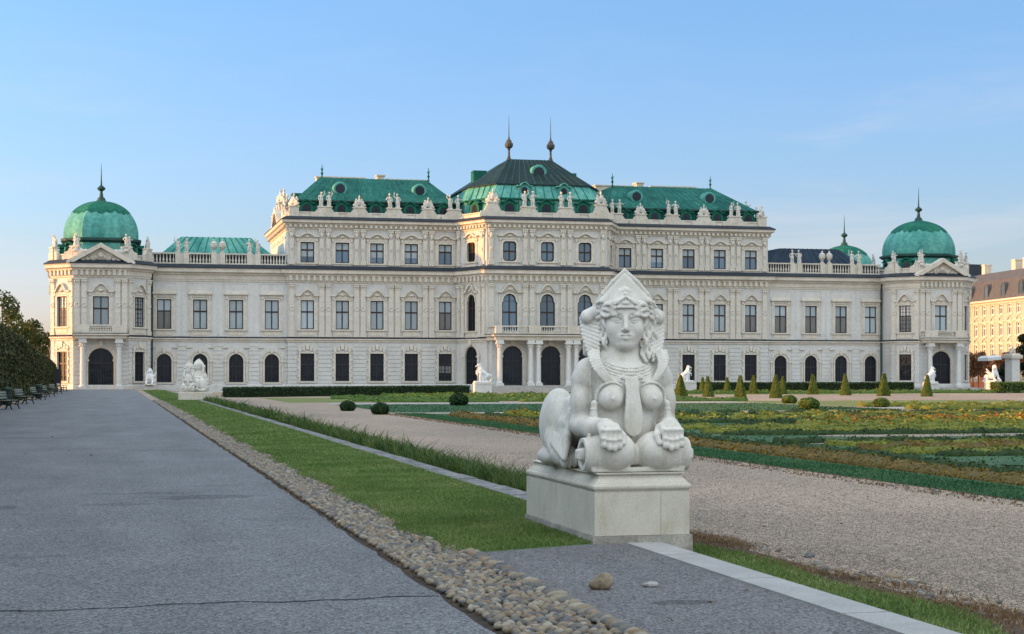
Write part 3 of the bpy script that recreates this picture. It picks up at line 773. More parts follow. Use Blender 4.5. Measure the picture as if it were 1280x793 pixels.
for a, b in ((-7.55,-6.7),(-3.3,-1.7),(1.7,3.3),(6.7,7.55)): mb.tbox(a, b, -9.5, -9.0, 6.84, 7.86, 0.0)
balustrade(mb, (-7.9,-6.6), (-7.55,-9.1), 6.84, 1.0, 0.3); balustrade(mb, (7.55,-9.1), (7.9,-6.6), 6.84, 1.0, 0.3)
mb.obj('balustrade', M['trim_stone'], bal)
for s in (-1, 1):
    cx = s*55.05; mb = MB()
    ring = lambda o, z: [(cx-3.0-o,-5.72,z),(cx-3.0-o,-7.3-o,z),(cx+3.0+o,-7.3-o,z),(cx+3.0+o,-5.72,z)]
    mb.loft([ring(-0.1,6.0),ring(0,6.05),ring(0,6.3),ring(0.3,6.45),ring(0.3,6.6)])
    b = mb.obj('balcony', M['trim_stone'], pal)
    mb = MB(); mb.loft([ring(0.32,6.603),ring(0.3,6.65),ring(0.05,6.7)]); mb.obj('flashing', M['flashing'], b)
    mb = MB(); balustrade(mb, (cx-1.3,-7.2), (cx+1.3,-7.2), 6.7, 0.98, 0.27)
    for q in (-1, 1):
        mb.box(cx+q*2.15-0.85, cx+q*2.15+0.85, -7.4, -7.0, 6.7, 7.68); balustrade(mb, (cx+q*2.85,-5.8), (cx+q*2.85,-6.98), 6.7, 0.98, 0.3)
    mb.obj('balustrade', M['trim_stone'], b)

# ---- parapets with scrolled pedestals, statues
def pedestal(fr, x, z0, h, w, d=0.5, scroll=True):
    ped = MB(); ped.T = TF(*fr); ped.box(x-w/2, x+w/2, -d/2-0.06, d/2, z0, z0+h-0.14); ped.box(x-w/2-0.1, x+w/2+0.1, -d/2-0.16, d/2+0.1, z0+h-0.14, z0+h)
    ped.box(x-0.17, x+0.17, -d/2-0.1, -d/2-0.06, z0+h-0.95, z0+h-0.3)
    if scroll:
        for s in (-1, 1):
            pts = [(x+s*w/2, z0+h*0.8), (x+s*(w/2+0.2), z0+h*0.62), (x+s*(w/2+0.35), z0+h*0.42), (x+s*(w/2+0.8), z0+h*0.38), (x+s*(w/2+0.95), z0+h*0.2), (x+s*(w/2+0.95), z0), (x+s*w/2, z0)]
            if s > 0: pts = pts[::-1]
            ped.prism(pts, -d/2, d/2-0.05)
    ped.T = None; ped.obj('statue_pedestal', M['trim_stone'], pal)
def statue(me, fr, x, z, y=0, turn=0, sc=1.0, parent=None):
    p = TF(*fr)((x, y, z)); link('roof_statue', me, parent or pal, p, fr[2]+turn, sc*0.9)
in_ = lambda path, o: [Vector((0, 0))]+[]
par_half = [(7.75,-5.75),(10.4,-0.05),(32.0,-0.05),(32.0,23)]
par_path = [(-x, y) for x, y in reversed(par_half)]+par_half
MB().sweep(par_path, [(0.2,21.6),(0.2,21.85),(0.12,21.9),(0.12,22.15),(0.2,22.2),(0.2,22.34),(-0.25,22.34),(-0.25,21.6)]).obj('parapet', M['trim_stone'], pal)
rr = random.Random(3); zt = 21.7; ph = 1.35
for s in (-1, 1):
    fr = (0, -0.1, 0)
    for x, kind in ((27.6,'pair'),(23.2,'tro'),(18.75,'pair'),(14.3,'tro'),(10.9,'pair'),(31.5,'one')):
        X = s*x; w = 1.5 if kind == 'tro' else 1.7 if kind == 'pair' else 1.2
        pedestal(fr, X, zt, ph, w, scroll=kind != 'one')
        if kind == 'tro': statue(rr.choice(TRO), fr, X, zt+ph, turn=rr.uniform(-0.2,0.2), sc=0.85)
        elif kind == 'pair':
            for q in (-0.5, 0.5): statue(rr.choice(FIG), fr, X+q, zt+ph, turn=rr.uniform(-0.7,0.7), sc=0.88)
        else:
            statue(rr.choice(TRO), fr, X, zt+ph, turn=s*0.8, sc=0.9)
    fr = (0, -5.85, 0)
    pedestal(fr, s*7.15, zt, ph+0.5, 1.4); statue(TRO[s > 0], fr, s*7.1, zt+ph+0.5, sc=0.95, turn=s*0.3)
    pedestal(fr, s*2.45, zt, ph, 1.75)
    for q in (-0.55, 0.55): statue(rr.choice(FIG), fr, s*2.45+q, zt+ph, turn=rr.uniform(-0.7,0.7), sc=0.95)
    # statues along the flank of the block, on a swept gable
    fr = seg((s*32.0, 23), (s*32.0, 0)) if s < 0 else seg((s*32.0, 0), (s*32.0, 23)); fr = fr[:3]
    for k, x in enumerate((-8.5,-4.5,0,4.5,8.5)):
        h = 1.35+(1.6 if k == 2 else 0.8 if k in (1,3) else 0)
        pedestal(fr, x, zt, h, 1.3); statue(rr.choice(FIG) if k % 2 else TRO[0], fr, x, zt+h, turn=rr.uniform(-0.5,0.5), sc=1.0)
    lo = ogee(6.0, 21.2, 2.0); mb = MB(); mb.T = TF(*fr); mb.strip([(x, z+0.5) for x, z in lo], lo, -0.9, 0.0); mb.T = None
    mb.obj('flank_gable', M['trim_stone'], pal)
    # pilasters and windows on the flank
    for k in range(4): 
        pilaster(PILU, fr, -9+6*k, Z2+0.35)
    for x in (-6, 0, 6): put_window('block_upper', fr, x, 15.9)
    # wing balustrade
    mb = MB(); xs = [32.35, 36.5, 40.9, 45.3, 49.0]
    for i in range(4):
        a = xs[i]+(0.85 if i else 0); b = xs[i+1]-(0.85 if i < 3 else 0)
        balustrade(mb, (s*a if s > 0 else -b, 0.1), (s*b if s > 0 else -a, 0.1), 15.5, 1.4, 0.36, r=0.13)
        if i:
            for q in (-0.52, 0.52): mb.box(s*xs[i]+q-0.33, s*xs[i]+q+0.33, -0.18, 0.42, 15.5, 16.92)
            mb.box(s*xs[i]-0.2, s*xs[i]+0.2, -0.05, 0.3, 15.5, 16.8)
    mb.obj('roof_balustrade', M['trim_stone'], pal)
    mb = MB(); mb.box(s*40.7-8.2, s*40.7+8.2, 0.75, 0.95, 15.5, 16.75); mb.obj('gap_shade', M['flashing'], pal)  # dark backing added so the gaps between balusters read as shade
    for i, x in enumerate(xs[1:4]):
        for q in (-0.52, 0.52):
            if i == 1: link('roof_urn', URN, pal, (s*x+q, 0.1, 16.92))
            else: statue(rr.choice(FIG), (0,0.1,0), s*x+q, 16.92, turn=rr.uniform(-0.6,0.6), sc=0.85)

# ---- roofs
SEAM = []
def seams(mb, ring0, ring1, n, r=0.07):
    """standing seams up a roof slope between two edges (collected, linked as a darker part of the roof)"""
    n = max(2, int(n*0.62)); mb = SEAM[-1] if SEAM else SEAM.append(MB()) or SEAM[-1]
    for k in range(1, n):
        t = k/n; a = Vector(ring0[0]).lerp(Vector(ring0[1]), t); b = Vector(ring1[0]).lerp(Vector(ring1[1]), t)
        mb.tube([a, b], r, 4)
def put_seams(roof, m):
    if SEAM: SEAM.pop().obj('roof_seams', M[m], roof)
def dormer(parent, x, y, z, w, h, rz=0, round_=False, m='copper_pale', sc=1):
    mb = MB()
    if round_:
        mb.T = lambda p: (p[0], p[2]*-1+0, p[1]) 
        mb.lathe([(w*0.62,-1.6),(w*0.62,0.0),(w*0.55,0.12),(w*0.42,0.12),(w*0.40,-0.05),(w*0.02,-0.06)], 20)
        mb.T = None
    else:
        o = outline(w, h, 'round'); mb.box(-w/2-0.28, w/2+0.28, 0.05, 2.0, -0.2, h-0.1)
        mb.strip([(q*1.0, z2) for q, z2 in outline(w+0.6, h+0.3, 'round')], outline(w-0.1, h-0.05, 'round'), -0.15, 0.06)
        lo = ogee(w/2+0.5, h+0.02, 0.42); mb.strip([(a, b+0.16) for a, b in lo], lo, -0.4, 1.6); mb.prism(list(reversed(outline(w+0.4, h+0.2, 'round'))), 0.1, 1.8)
        for s in (-1, 1): mb.lathe([(0.03,-0.15),(0.18,0),(0.03,0.15)], 8, (s*(w/2+0.42),-0.1,0.1))
    d = link('dormer', mb.mesh('dormer', M[m]), parent, (x,y,z), rz, sc)
    return d
def dormer_glass(parent, x, y, z, w, h, rz=0, round_=False):
    mb = MB()
    if round_:
        mb.T = lambda p: (p[0], -p[2], p[1]); mb.lathe([(w*0.41,0.0),(w*0.40,0.03),(0.02,0.04)], 20); mb.T = None
    else:
        mb.prism(list(reversed(outline(w-0.12, h-0.07, 'round'))), 0.02, 0.05); mb.box(-0.04,0.04,-0.03,0.02,0,h-0.1); mb.box(-w/2+0.08,w/2-0.08,-0.03,0.018,h*0.55-0.04,h*0.55+0.04)
    link('dormer_window', mb.mesh('dormer_window', M['glass_dark']), parent, (x,y,z), rz)
mb = MB(); mb.lathe([(0.22,0),(0.22,0.2),(0.1,0.3),(0.12,0.6),(0.25,0.85),(0.1,1.05),(0.13,1.35),(0.2,1.5),(0.06,1.7),(0.05,2.2),(0.02,2.3)], 10); mb.tube([(-0.25,0,1.55),(0.25,0,1.75)], 0.05, 5)
FIN1 = mb.mesh('finial', M['copper_cap'])
mb = MB(); mb.lathe([(0.42,0),(0.3,0.35),(0.2,0.55),(0.17,1.3),(0.3,1.6),(0.62,1.75),(0.72,2.05),(0.72,2.25),(0.5,2.45),(0.42,2.7),(0.18,2.9),(0.09,3.3),(0.06,4.5),(0.02,6.2)], 12)
mat('bronze', (0.025,0.03,0.026), 0.5, 0.2, 3, color2=(0.06,0.065,0.055))
FIN2 = mb.mesh('finial', M['bronze'])
mb = MB(); mb.lathe([(0.95,0),(0.55,0.35),(0.5,0.6),(0.28,0.75),(0.18,1.4),(0.2,1.55),(0.5,1.75),(0.56,1.95),(0.36,2.15),(0.12,2.35),(0.08,3.2),(0.015,5.3)], 12)
FIN3 = mb.mesh('finial', M['copper_dark'])

for s in (-1, 1):
    q = lambda a, b: (a, b) if s > 0 else (-b, -a)
    X0, X1 = q(10.0, 31.4); R0 = lambda z, i: [(X0+i,0.55+i,z),(X1-i,0.55+i,z),(X1-i,22.8-i,z),(X0+i,22.8-i,z)]
    ra, rb = q(13.0, 27.2)
    E = [(X0+0.2,0.85,23.95),(X1-0.2,0.85,23.95),(X1-0.2,22.5,23.95),(X0+0.2,22.5,23.95)]; T = [(ra,7.5,27.6),(rb,7.5,27.6),(rb,15.5,27.6),(ra,15.5,27.6)]
    mb = MB(); mb.loft([R0(21.6,0), R0(23.75,0.65)], False, False)
    mb.loft([[(a,b,23.75) for a,b,c in E], E, T], True, True)
    seams(mb, (E[0],E[1]), (T[0],T[1]), 34); seams(mb, (E[3],E[0]), (T[3],T[0]), 24); seams(mb, (E[1],E[2]), (T[1],T[2]), 24)
    l0, l1 = R0(21.6,0), R0(23.75,0.65); seams(mb, (l0[0],l0[1]), (l1[0],l1[1]), 34)
    roof = mb.obj('mansard_roof', M['copper'], pal); put_seams(roof, 'copper_seam')
    MB().sweep([E[3][:2],E[0][:2],E[1][:2],E[2][:2]], [(0.0,23.7),(0.28,23.72),(0.3,23.92),(0.0,24.0)]).obj('eave', M['copper_dark'], roof)
    for b in bays: 
        dormer(roof, s*b, 0.75, 21.95, 1.15, 1.45, 0, m='copper_cap'); dormer_glass(roof, s*b, 0.60, 22.0, 1.1, 1.4)
    for b in (14.8, 25.2):
        dormer(roof, s*b, 3.1, 25.7, 1.5, 1.5, 0, True); dormer_glass(roof, s*b, 3.02, 25.7, 1.5, 1.5, 0, True)
    for b in (12.8, 27.0): link('finial', FIN1, roof, (s*b, 7.6, 27.5), 0, 0.8)
    for a, b, y, h in ((20.5,27.0,13.5,28.5),(12.0,17.5,13.0,28.35),(17.9,18.9,12.5,28.8)):
        a2, b2 = q(a, b); mb = MB(); mb.box(a2,b2,y,y+1.6,27,h-0.15); mb.box(a2-0.12,b2+0.12,y-0.12,y+1.72,h-0.15,h); mb.obj('chimney', M['chimney_stone'], roof)
    # wing roofs: patina copper on the left, dark sheet on the right
    X0, X1 = q(32.4, 49.3); ra, rb = q(36.4, 45.2)
    E = [(X0,1.5,15.55),(X1,1.5,15.55),(X1,17,15.55),(X0,17,15.55)]; T = [(ra,5.2,19.3),(rb,5.2,19.3),(rb,12.5,19.3),(ra,12.5,19.3)]
    mb = MB(); mb.loft([E, T]); seams(mb, (E[0],E[1]), (T[0],T[1]), 22); seams(mb, (E[3],E[0]), (T[3],T[0]), 16); seams(mb, (E[1],E[2]), (T[1],T[2]), 16)
    put_seams(mb.obj('wing_roof', M['copper_pale' if s < 0 else 'roof_navy'], pal), 'copper_seam' if s < 0 else 'roof_navy')
    # flank dormer ends of the block roofs
    mb = MB(); mb.box(s*30-1.2 if s>0 else s*30-0.8, s*30+0.8 if s>0 else s*30+1.2, 8.5, 10.5, 24.0, 25.6); mb.obj('roof_hatch', M['copper'], pal)
# centre roof
def ring8(a, f, b0, sdx, sy, back, z): return [(-a,f,z),(a,f,z),(sdx,sy,z),(sdx,back,z),(-sdx,back,z),(-sdx,sy,z)]
c0 = ring8(7.2,-5.2,0,9.7,0.2,20,21.6); c1 = ring8(6.9,-4.75,0,9.35,0.45,19.6,24.1)
c2 = ring8(6.95,-4.9,0,9.45,0.35,19.7,24.12); c3 = ring8(6.0,-3.6,0,8.6,1.2,18.5,26.2)
mb = MB(); mb.loft([c0, c1], False, False); mb.loft([c2, c3], False, True)
for a, b in ((c0, c1), (c2, c3)):
    for i, n in ((0, 20), (1, 9), (5, 9)): seams(mb, (a[i], a[(i+1) % 6]), (b[i], b[(i+1) % 6]), n)
cr = mb.obj('mansard_roof', M['copper_pale'], pal); put_seams(cr, 'copper_seam')
MB().sweep([(p[0],p[1]) for p in (c1[4],c1[5],c1[0],c1[1],c1[2],c1[3])], [(0,24.02),(0.25,24.05),(0.28,24.2),(0,24.3)]).obj('eave', M['copper_cap'], cr)
d0 = ring8(6.25,-3.9,0,8.9,1.0,18.8,26.15); d1 = [(-2.92,3,30.2),(2.92,3,30.2),(2.92,3.6,30.2),(2.92,10,30.2),(-2.92,10,30.2),(-2.92,3.6,30.2)]
mb = MB(); mb.loft([[(a,b,26.02) for a,b,c in d0], d0, d1])
for i, n in ((0, 20), (1, 10), (5, 10)): seams(mb, (d0[i], d0[(i+1) % 6]), (d1[i], d1[(i+1) % 6]), n, 0.06)
top = mb.obj('upper_roof', M['roof_dark'], pal); put_seams(top, 'copper_dark')
for s in (-1, 1): link('finial', FIN2, top, (s*2.85, 3.1, 30.1), 0, (0.78,0.78,0.95))
dormer(top, 0.2, -0.9, 28.0, 1.75, 1.7, 0, True); dormer_glass(top, 0.2, -0.98, 28.0, 1.75, 1.7, 0, True)
for x in (-4.75, 0.1, 4.95): dormer(cr, x, -5.0, 21.95, 1.3, 1.6, 0, m='copper_cap'); dormer_glass(cr, x, -5.15, 22.0, 1.25, 1.55)
for x in (-2.6, 2.6): dormer(cr, x, -4.3, 24.6, 0.95, 1.15, 0); dormer_glass(cr, x, -4.43, 24.65, 0.9, 1.1)
for s in (-1, 1):
    a = math.atan2(5.4, 2.5)*-s
    for (x, y, z, w) in ((s*8.6,-2.4,21.95,1.3),):
        dormer(cr, x, y, z, w, 1.6, -a if False else s*R(65), m='copper_cap'); dormer_glass(cr, x+s*0.14, y-0.07, z+0.05, w-0.05, 1.55, s*R(65))
    mb = MB(); mb.box(s*6.2-0.9, s*6.2+0.9, 5.5, 7.2, 27, 28.9); mb.obj('roof_hatch', M['copper_cap'], top)

# ---- domed pavilions
def octa0(hw, hf, cx, cy, z): return [(cx+x, cy+y, z) for x, y in ((-hf,-hw),(hf,-hw),(hw,-hf),(hw,hf),(hf,hw),(-hf,hw),(-hw,hf),(-hw,-hf))]
octa = octa0
def dome(cx, cy, z0, parent, K=1.0):
    octa = lambda hw, hf, x, y, z: octa0(hw*K, hf*K, x, y, z)
    mb = MB()
    mb.loft([octa(4.5,2.25,cx,cy,15.4), octa(4.25,2.12,cx,cy,z0-0.15)], False, False)
    prof = []
    for i in range(15):
        t = i/14; a = R(-6+92*t); prof.append((4.42*math.cos(a)**0.97+0.02, z0+0.15+4.8*K*(math.sin(a)+0.1)/1.1))
    mb.loft([octa(r, r*0.497, cx, cy, z) for r, z in prof], True, True)
    d = mb.obj('dome', M['copper_pale'], parent)
    mb = MB(); mb.loft([octa(4.35,2.17,cx,cy,z0-0.4), octa(4.76,2.37,cx,cy,z0-0.15), octa(4.78,2.38,cx,cy,z0+0.08), octa(4.42,2.2,cx,cy,z0+0.2)], True, False)
    mb.obj('eave', M['copper_dark'], d)
    # darker scalloped cap sheets over the crown
    mb = MB()
    for k in range(8):
        nn = 18
        for j in range(nn):
            def P(f, t):
                a = R(-6+92*t); r = 4.42*math.cos(a)**0.97+0.055; z = z0+0.19+4.8*K*(math.sin(a)+0.1)/1.1
                o = octa(r, r*0.497, cx, cy, z); return Vector(o[k]).lerp(Vector(o[(k+1) % 8]), f)
            f0, f1 = j/nn, (j+1)/nn
            lim = lambda f: 0.55-0.05*abs(math.sin(PI*f*3))**0.7-0.05*math.sin(PI*f)
            ts0 = [lim(f0)+(0.995-lim(f0))*i/7 for i in range(8)]; ts1 = [lim(f1)+(0.995-lim(f1))*i/7 for i in range(8)]
            vs = [tuple(P(f0, t)) for t in ts0]+[tuple(P(f1, t)) for t in ts1]
            mb.add(vs, [(i, 8+i, 9+i, i+1) for i in range(7)])
    mb.obj('dome_cap', M['copper_cap'], d)
    link('finial', FIN3, d, (cx, cy, z0+4.8*K), 0, 0.92)
    return d
for s in (-1, 1):
    cx = s*55.05; cy = 0.6
    d = dome(cx, cy, 18.1, pal)
    for k, (rz, x, y) in enumerate(((0,0,-4.75),(R(45),3.6,-3.6),(R(-45),-3.6,-3.6),(R(90),4.8,0),(R(-90),-4.8,0))):
        if k == 0: continue
        dormer(d, cx+x, cy+y, 16.0, 1.1, 1.3, rz, m='copper_cap', sc=0.9)
        dormer_glass(d, cx+x+0.14*math.sin(rz), cy+y-0.14*math.cos(rz), 16.05, 1.0, 1.2, rz)
    pp = [(cx-5.5,4.0),(cx-5.5,-2.6),(cx-3.0,-5.4),(cx+3.0,-5.4),(cx+5.5,-2.6),(cx+5.5,4.0)]
    MB().sweep(pp, [(0.12,15.4),(0.12,16.0),(0.2,16.05),(0.2,16.2),(-0.25,16.2),(-0.25,15.4)]).obj('parapet', M['trim_stone'], pal)
    mb = MB()
    for (x, y), rz in (((-3.0,-5.4),R(-22)),((3.0,-5.4),R(22)),((-5.5,-2.6),R(-67)),((5.5,-2.6),R(67)),((5.5,3.5),R(90)),((-5.5,3.5),R(-90))):
        mb.T = TF(cx+x, y, rz); mb.box(-0.5,0.5,-0.35,0.35,15.45,16.95); mb.box(-0.58,0.58,-0.43,0.43,16.95,17.1)
        for q in (-1, 1): mb.prism([(q*0.5,15.5),(q*1.3,15.5),(q*1.25,16.35),(q*0.85,16.5),(q*0.6,16.9),(q*0.5,16.9)][::q], -0.2, 0.2)
        mb.T = None
        statue(rr.choice(FIG), (cx+x, y, rz), 0, 17.1, turn=rr.uniform(-0.5,0.5), sc=0.72)
        statue(rr.choice(FIG), (cx+x, y, rz), 0.35, 17.1, turn=rr.uniform(-0.5,0.5), sc=0.6)
    # pediment
    mb.prism([(cx-3.35,15.02),(cx+3.35,15.02),(cx,16.95)], -5.95, -5.2)
    for q in (-1, 1): mb.strip([(cx+q*4.0,15.0),(cx+q*3.95,15.28),(cx,17.45)], [(cx+q*4.0,14.99),(cx+q*3.3,15.0),(cx,16.9)], -6.55, -5.3)
    for k in range(9):
        x = -2.1+k*0.52; hgt = 15.25+0.62*(1-abs(x)/2.6); mb.lathe([(0.05,-0.28),(0.3,-0.05),(0.3,0.1),(0.05,0.3)], 7, (cx+x,-5.95,hgt), 0.6)
    for q in (-1, 1): mb.tube([(cx+q*(0.2+0.13*i), -6.0, 15.5+0.35*math.sin(i*0.9)+0.15) for i in range(12)], 0.1, 5)
    mb.lathe([(0.05,-0.5),(0.42,-0.1),(0.4,0.25),(0.06,0.5)], 10, (cx,-6.0,15.95), 0.6)
    mb.obj('pediment', M['trim_stone'], pal)
    for q in (-1, 1): 
        o = link('roof_statue', REC, pal, (cx+q*2.35,-5.9,16.05), 0, (q*1.0, 1.0, 1.0)); o.rotation_euler = (0, q*R(25), 0)
    # flat roof deck behind the parapet
    mb = MB(); mb.loft([octa(5.5,3.0,cx,cy,15.3), octa(5.4,2.9,cx,cy,15.45)]); mb.obj('roof_deck', M['flashing'], pal)
    # rear pavilions (only their domes rise over the wings)
    mb = MB(); mb.loft([octa(5.9,3.1,cx,24.5,GZ), octa(5.9,3.1,cx,24.5,15.4)]); mb.obj('pavilion_wall', M['stucco'], pal)
    dome(cx, 24.5, 17.0, pal, 0.9)
    # downpipes
    mb = MB(); p = s*48.95
    mb.tube([(p+s*0.0,-0.75,14.9),(p,-0.75,14.5),(p,-0.35,13.6),(p,-0.28,13.0),(p,-0.28,0)], 0.1, 6); mb.box(p-0.35,p+0.35,-1.05,-0.5,14.6,15.1); mb.obj('downpipe', M['downpipe'], pal)
mb = MB(); mb.box(-32.2,32.2,0.2,23.4,21.3,21.55); mb.box(-48.9,-32.35,0.2,17.9,15.28,15.5); mb.box(32.35,48.9,0.2,17.9,15.28,15.5); mb.obj('roof_deck', M['flashing'], pal)

# ---- steps
mb = MB()
for k in range(7):
    z1 = 0.38-0.15*k; o = 0.42*k; mb.box(-9.0-o*0.6, 9.0+o*0.6, -10.0-o, -6.0, -1.0, z1)
mb.obj('front_steps', M['step_stone'], pal)
mb = MB()
for k in range(5):
    o = 0.42*k; mb.box(55.05-4.2-o, 55.05+4.2+o, -8.2-o, -5.6, -1.0, 0.03-0.13*k)
mb.obj('side_steps', M['step_stone'], pal)
mb = MB(); mb.box(-55.05-4,-55.05+4,-7.4,-5.6,-0.5,0.0); mb.obj('side_steps', M['step_stone'], pal)
# ================================================================== the sphinx and its pedestal
mat('sphinx_stone', (0.54,0.525,0.475), 0.85, 0.1, 3.0, bump=0.08, bscale=160, fine=0.10, fscale=90, color2=(0.64,0.625,0.58))
def weather(m, pit=0.68, pscale=95, stain=(0.62,0.56,0.46), amt=0.5, ns=6.5):
    """lichen specks, pits and rain stains over a stone"""
    nt = m.node_tree; N = nt.nodes; L = nt.links; b = N['Principled BSDF']; col = b.inputs['Base Color'].links[0].from_socket
    tc = N.new('ShaderNodeTexCoord')
    v = N.new('ShaderNodeTexNoise'); v.inputs['Scale'].default_value = pscale; v.inputs['Detail'].default_value = 2; L.new(tc.outputs['Object'], v.inputs['Vector'])
    q = N.new('ShaderNodeMapRange'); q.inputs['From Min'].default_value = 0.62; q.inputs['From Max'].default_value = 0.70; q.inputs['To Min'].default_value = 1.0; q.inputs['To Max'].default_value = pit; L.new(v.outputs['Fac'], q.inputs['Value'])
    mx = N.new('ShaderNodeMix'); mx.data_type = 'RGBA'; mx.blend_type = 'MULTIPLY'; mx.inputs['Factor'].default_value = 1; L.new(col, mx.inputs['A']); L.new(q.outputs[0], mx.inputs['B'])
    mp = N.new('ShaderNodeMapping'); mp.inputs['Scale'].default_value = (1,1,0.35); L.new(tc.outputs['Object'], mp.inputs['Vector'])
    n = N.new('ShaderNodeTexNoise'); n.inputs['Scale'].default_value = ns; n.inputs['Detail'].default_value = 8; n.inputs['Roughness'].default_value = 0.65; L.new(mp.outputs[0], n.inputs['Vector'])
    r = N.new('ShaderNodeMapRange'); r.inputs['From Min'].default_value = 0.5; r.inputs['From Max'].default_value = 0.72; r.inputs['To Max'].default_value = amt; L.new(n.outputs['Fac'], r.inputs['Value'])
    m2 = N.new('ShaderNodeMix'); m2.data_type = 'RGBA'; m2.blend_type = 'MULTIPLY'; m2.inputs['B'].default_value = (*stain, 1); L.new(r.outputs[0], m2.inputs['Factor']); L.new(mx.outputs['Result'], m2.inputs['A'])
    L.new(m2.outputs['Result'], b.inputs['Base Color'])
weather(MATS['sphinx_stone'])
mat('pedestal_stone', (0.48,0.455,0.385), 0.9, 0.1, 2.0, bump=0.3, bscale=90, fine=0.10, fscale=70, color2=(0.57,0.545,0.47))
weather(MATS['pedestal_stone'], 0.7, 120, (0.72,0.68,0.56), 0.55)
mat('pedestal_base', (0.20,0.19,0.165), 0.95, 0.2, 4.0, bump=0.5, bscale=60, fine=0.2, fscale=40, color2=(0.40,0.385,0.34))
SPX, SPY, SPZ = 5.21, 15.92, 0.705
def sphinx_parts():
    P = {}
    LO, HI = (-0.85,-0.1,-0.02), (0.85,2.5,2.2); hB = 0.0085
    HM = (np.array(Matrix.Rotation(R(-13.5), 3, 'Z')), np.array([0.0, 0.60, 1.575]))   # head frame: turned towards the path
    # ---------------- body with face
    S = Sculpt(LO, HI, hB)
    S.ell((0,0.64,0.80), (0.39,0.27,0.40), 0.05); S.ell((0,0.57,0.95), (0.35,0.21,0.22), 0.08); S.ell((0,0.62,0.42), (0.33,0.27,0.38), 0.08)
    S.cap((0,0.85,0.52), (0,1.85,0.42), 0.36, 0.37, 0.12)
    for s in (-1, 1):
        S.cap((s*0.12,0.64,1.22), (s*0.36,0.66,1.06), 0.09, 0.12, 0.08)
        S.ell((s*0.40,0.66,0.97), (0.135,0.16,0.17), 0.06)
        S.cap((s*0.43,0.67,0.93), (s*0.455,0.64,0.50), 0.118, 0.112, 0.05)
        S.ell((s*0.47,0.62,0.72), (0.10,0.12,0.16), 0.05)
        S.cap((s*0.46,0.64,0.47), (s*0.41,0.36,0.45), 0.12, 0.105, 0.05); S.cap((s*0.41,0.36,0.45), (s*0.335,0.15,0.475), 0.105, 0.08, 0.05)
        S.ell((s*0.33,0.12,0.455), (0.112,0.11,0.075), 0.03)
        for i, dx in enumerate((-0.084,-0.028,0.028,0.084)):
            x = s*0.33+dx; L = (0.0,0.022,0.015,-0.012)[i if s > 0 else 3-i]
            S.cap((x*0.995,0.10,0.47), (x,0.012,0.41), 0.035, 0.036, 0.012); S.cap((x,0.012,0.41), (x,-0.02,0.30-L), 0.034, 0.031, 0.010)
            S.ell((x,-0.03,0.275-L), (0.032,0.032,0.038), 0.006); S.ell((x,0.0,0.435), (0.031,0.036,0.026), 0.012); S.ell((x,-0.022,0.345-L*0.5), (0.030,0.034,0.024), 0.012)
        S.cap((s*0.245,0.17,0.45), (s*0.185,0.07,0.375), 0.047, 0.042, 0.025); S.cap((s*0.185,0.07,0.375), (s*0.195,0.02,0.30), 0.04, 0.032, 0.012)
        # breast
        S.ell((s*0.215,0.405,0.755), (0.138,0.138,0.130), 0.055); S.ell((s*0.21,0.43,0.85), (0.10,0.10,0.12), 0.06); S.ell((s*0.225,0.266,0.75), (0.015,0.012,0.015), 0.015)
        # haunch, hind leg, paw
        S.ell((s*0.41,1.70,0.44), (0.21,0.44,0.41), 0.06, rot=(0,0,s*4)); S.cap((s*0.5,1.45,0.28), (s*0.52,1.28,0.14), 0.14, 0.11, 0.06)
        S.ell((s*0.47,1.20,0.12), (0.12,0.27,0.125), 0.04)
        for i in range(4): S.ell((s*0.47-0.084+0.056*i,0.97,0.095), (0.037,0.09,0.09), 0.010)
        S.ell((s*0.52,1.72,0.10), (0.1,0.3,0.1), 0.05)
    S.cap((0,2.15,0.35), (-0.35,2.25,0.1), 0.06, 0.05, 0.04); S.cap((-0.35,2.25,0.1), (-0.5,2.1,0.08), 0.05, 0.06, 0.03)
    S.cap((0,0.64,1.02), (0,0.62,1.36), 0.175, 0.158, 0.08)
    S.M = HM
    S.ell((0,0.07,0.12), (0.205,0.24,0.25), 0.03); S.ell((0,-0.02,-0.02), (0.208,0.195,0.27), 0.05)
    S.ell((0,-0.045,-0.145), (0.158,0.165,0.175), 0.06); S.ell((0,-0.05,0.09), (0.192,0.168,0.15), 0.05)
    for s in (-1, 1):
        S.ell((s*0.108,-0.118,-0.095), (0.082,0.078,0.10), 0.05); S.cap((s*0.165,-0.02,-0.06), (s*0.045,-0.13,-0.265), 0.05, 0.045, 0.06)
    for s in (-1, 1):
        S.ell((s*0.089,-0.230,0.002), (0.062,0.046,0.044), 0.02, 'cut')
    for s in (-1, 1):
        S.chain([(s*0.022,-0.204,0.040),(s*0.055,-0.206,0.074),(s*0.105,-0.190,0.084),(s*0.160,-0.150,0.054)], 0.013, 0.011, 0.02)
        S.ell((s*0.089,-0.166,0.0), (0.056,0.046,0.038), 0.003)
        S.chain([(s*0.028,-0.196,-0.008),(s*0.055,-0.214,0.022),(s*0.09,-0.216,0.033),(s*0.122,-0.199,0.021),(s*0.147,-0.170,-0.006)], 0.008, 0.008, 0.003)
        S.chain([(s*0.028,-0.194,-0.010),(s*0.06,-0.208,-0.028),(s*0.09,-0.208,-0.035),(s*0.122,-0.192,-0.025),(s*0.147,-0.168,-0.006)], 0.007, 0.007, 0.004)
        S.ell((s*0.028,-0.243,-0.112), (0.021,0.026,0.018), 0.015)
    S.cap((0,-0.205,0.05), (0,-0.276,-0.098), 0.021, 0.028, 0.016); S.ell((0,-0.272,-0.105), (0.024,0.022,0.02), 0.012)
    S.ell((0,-0.185,-0.185), (0.08,0.055,0.055), 0.04)
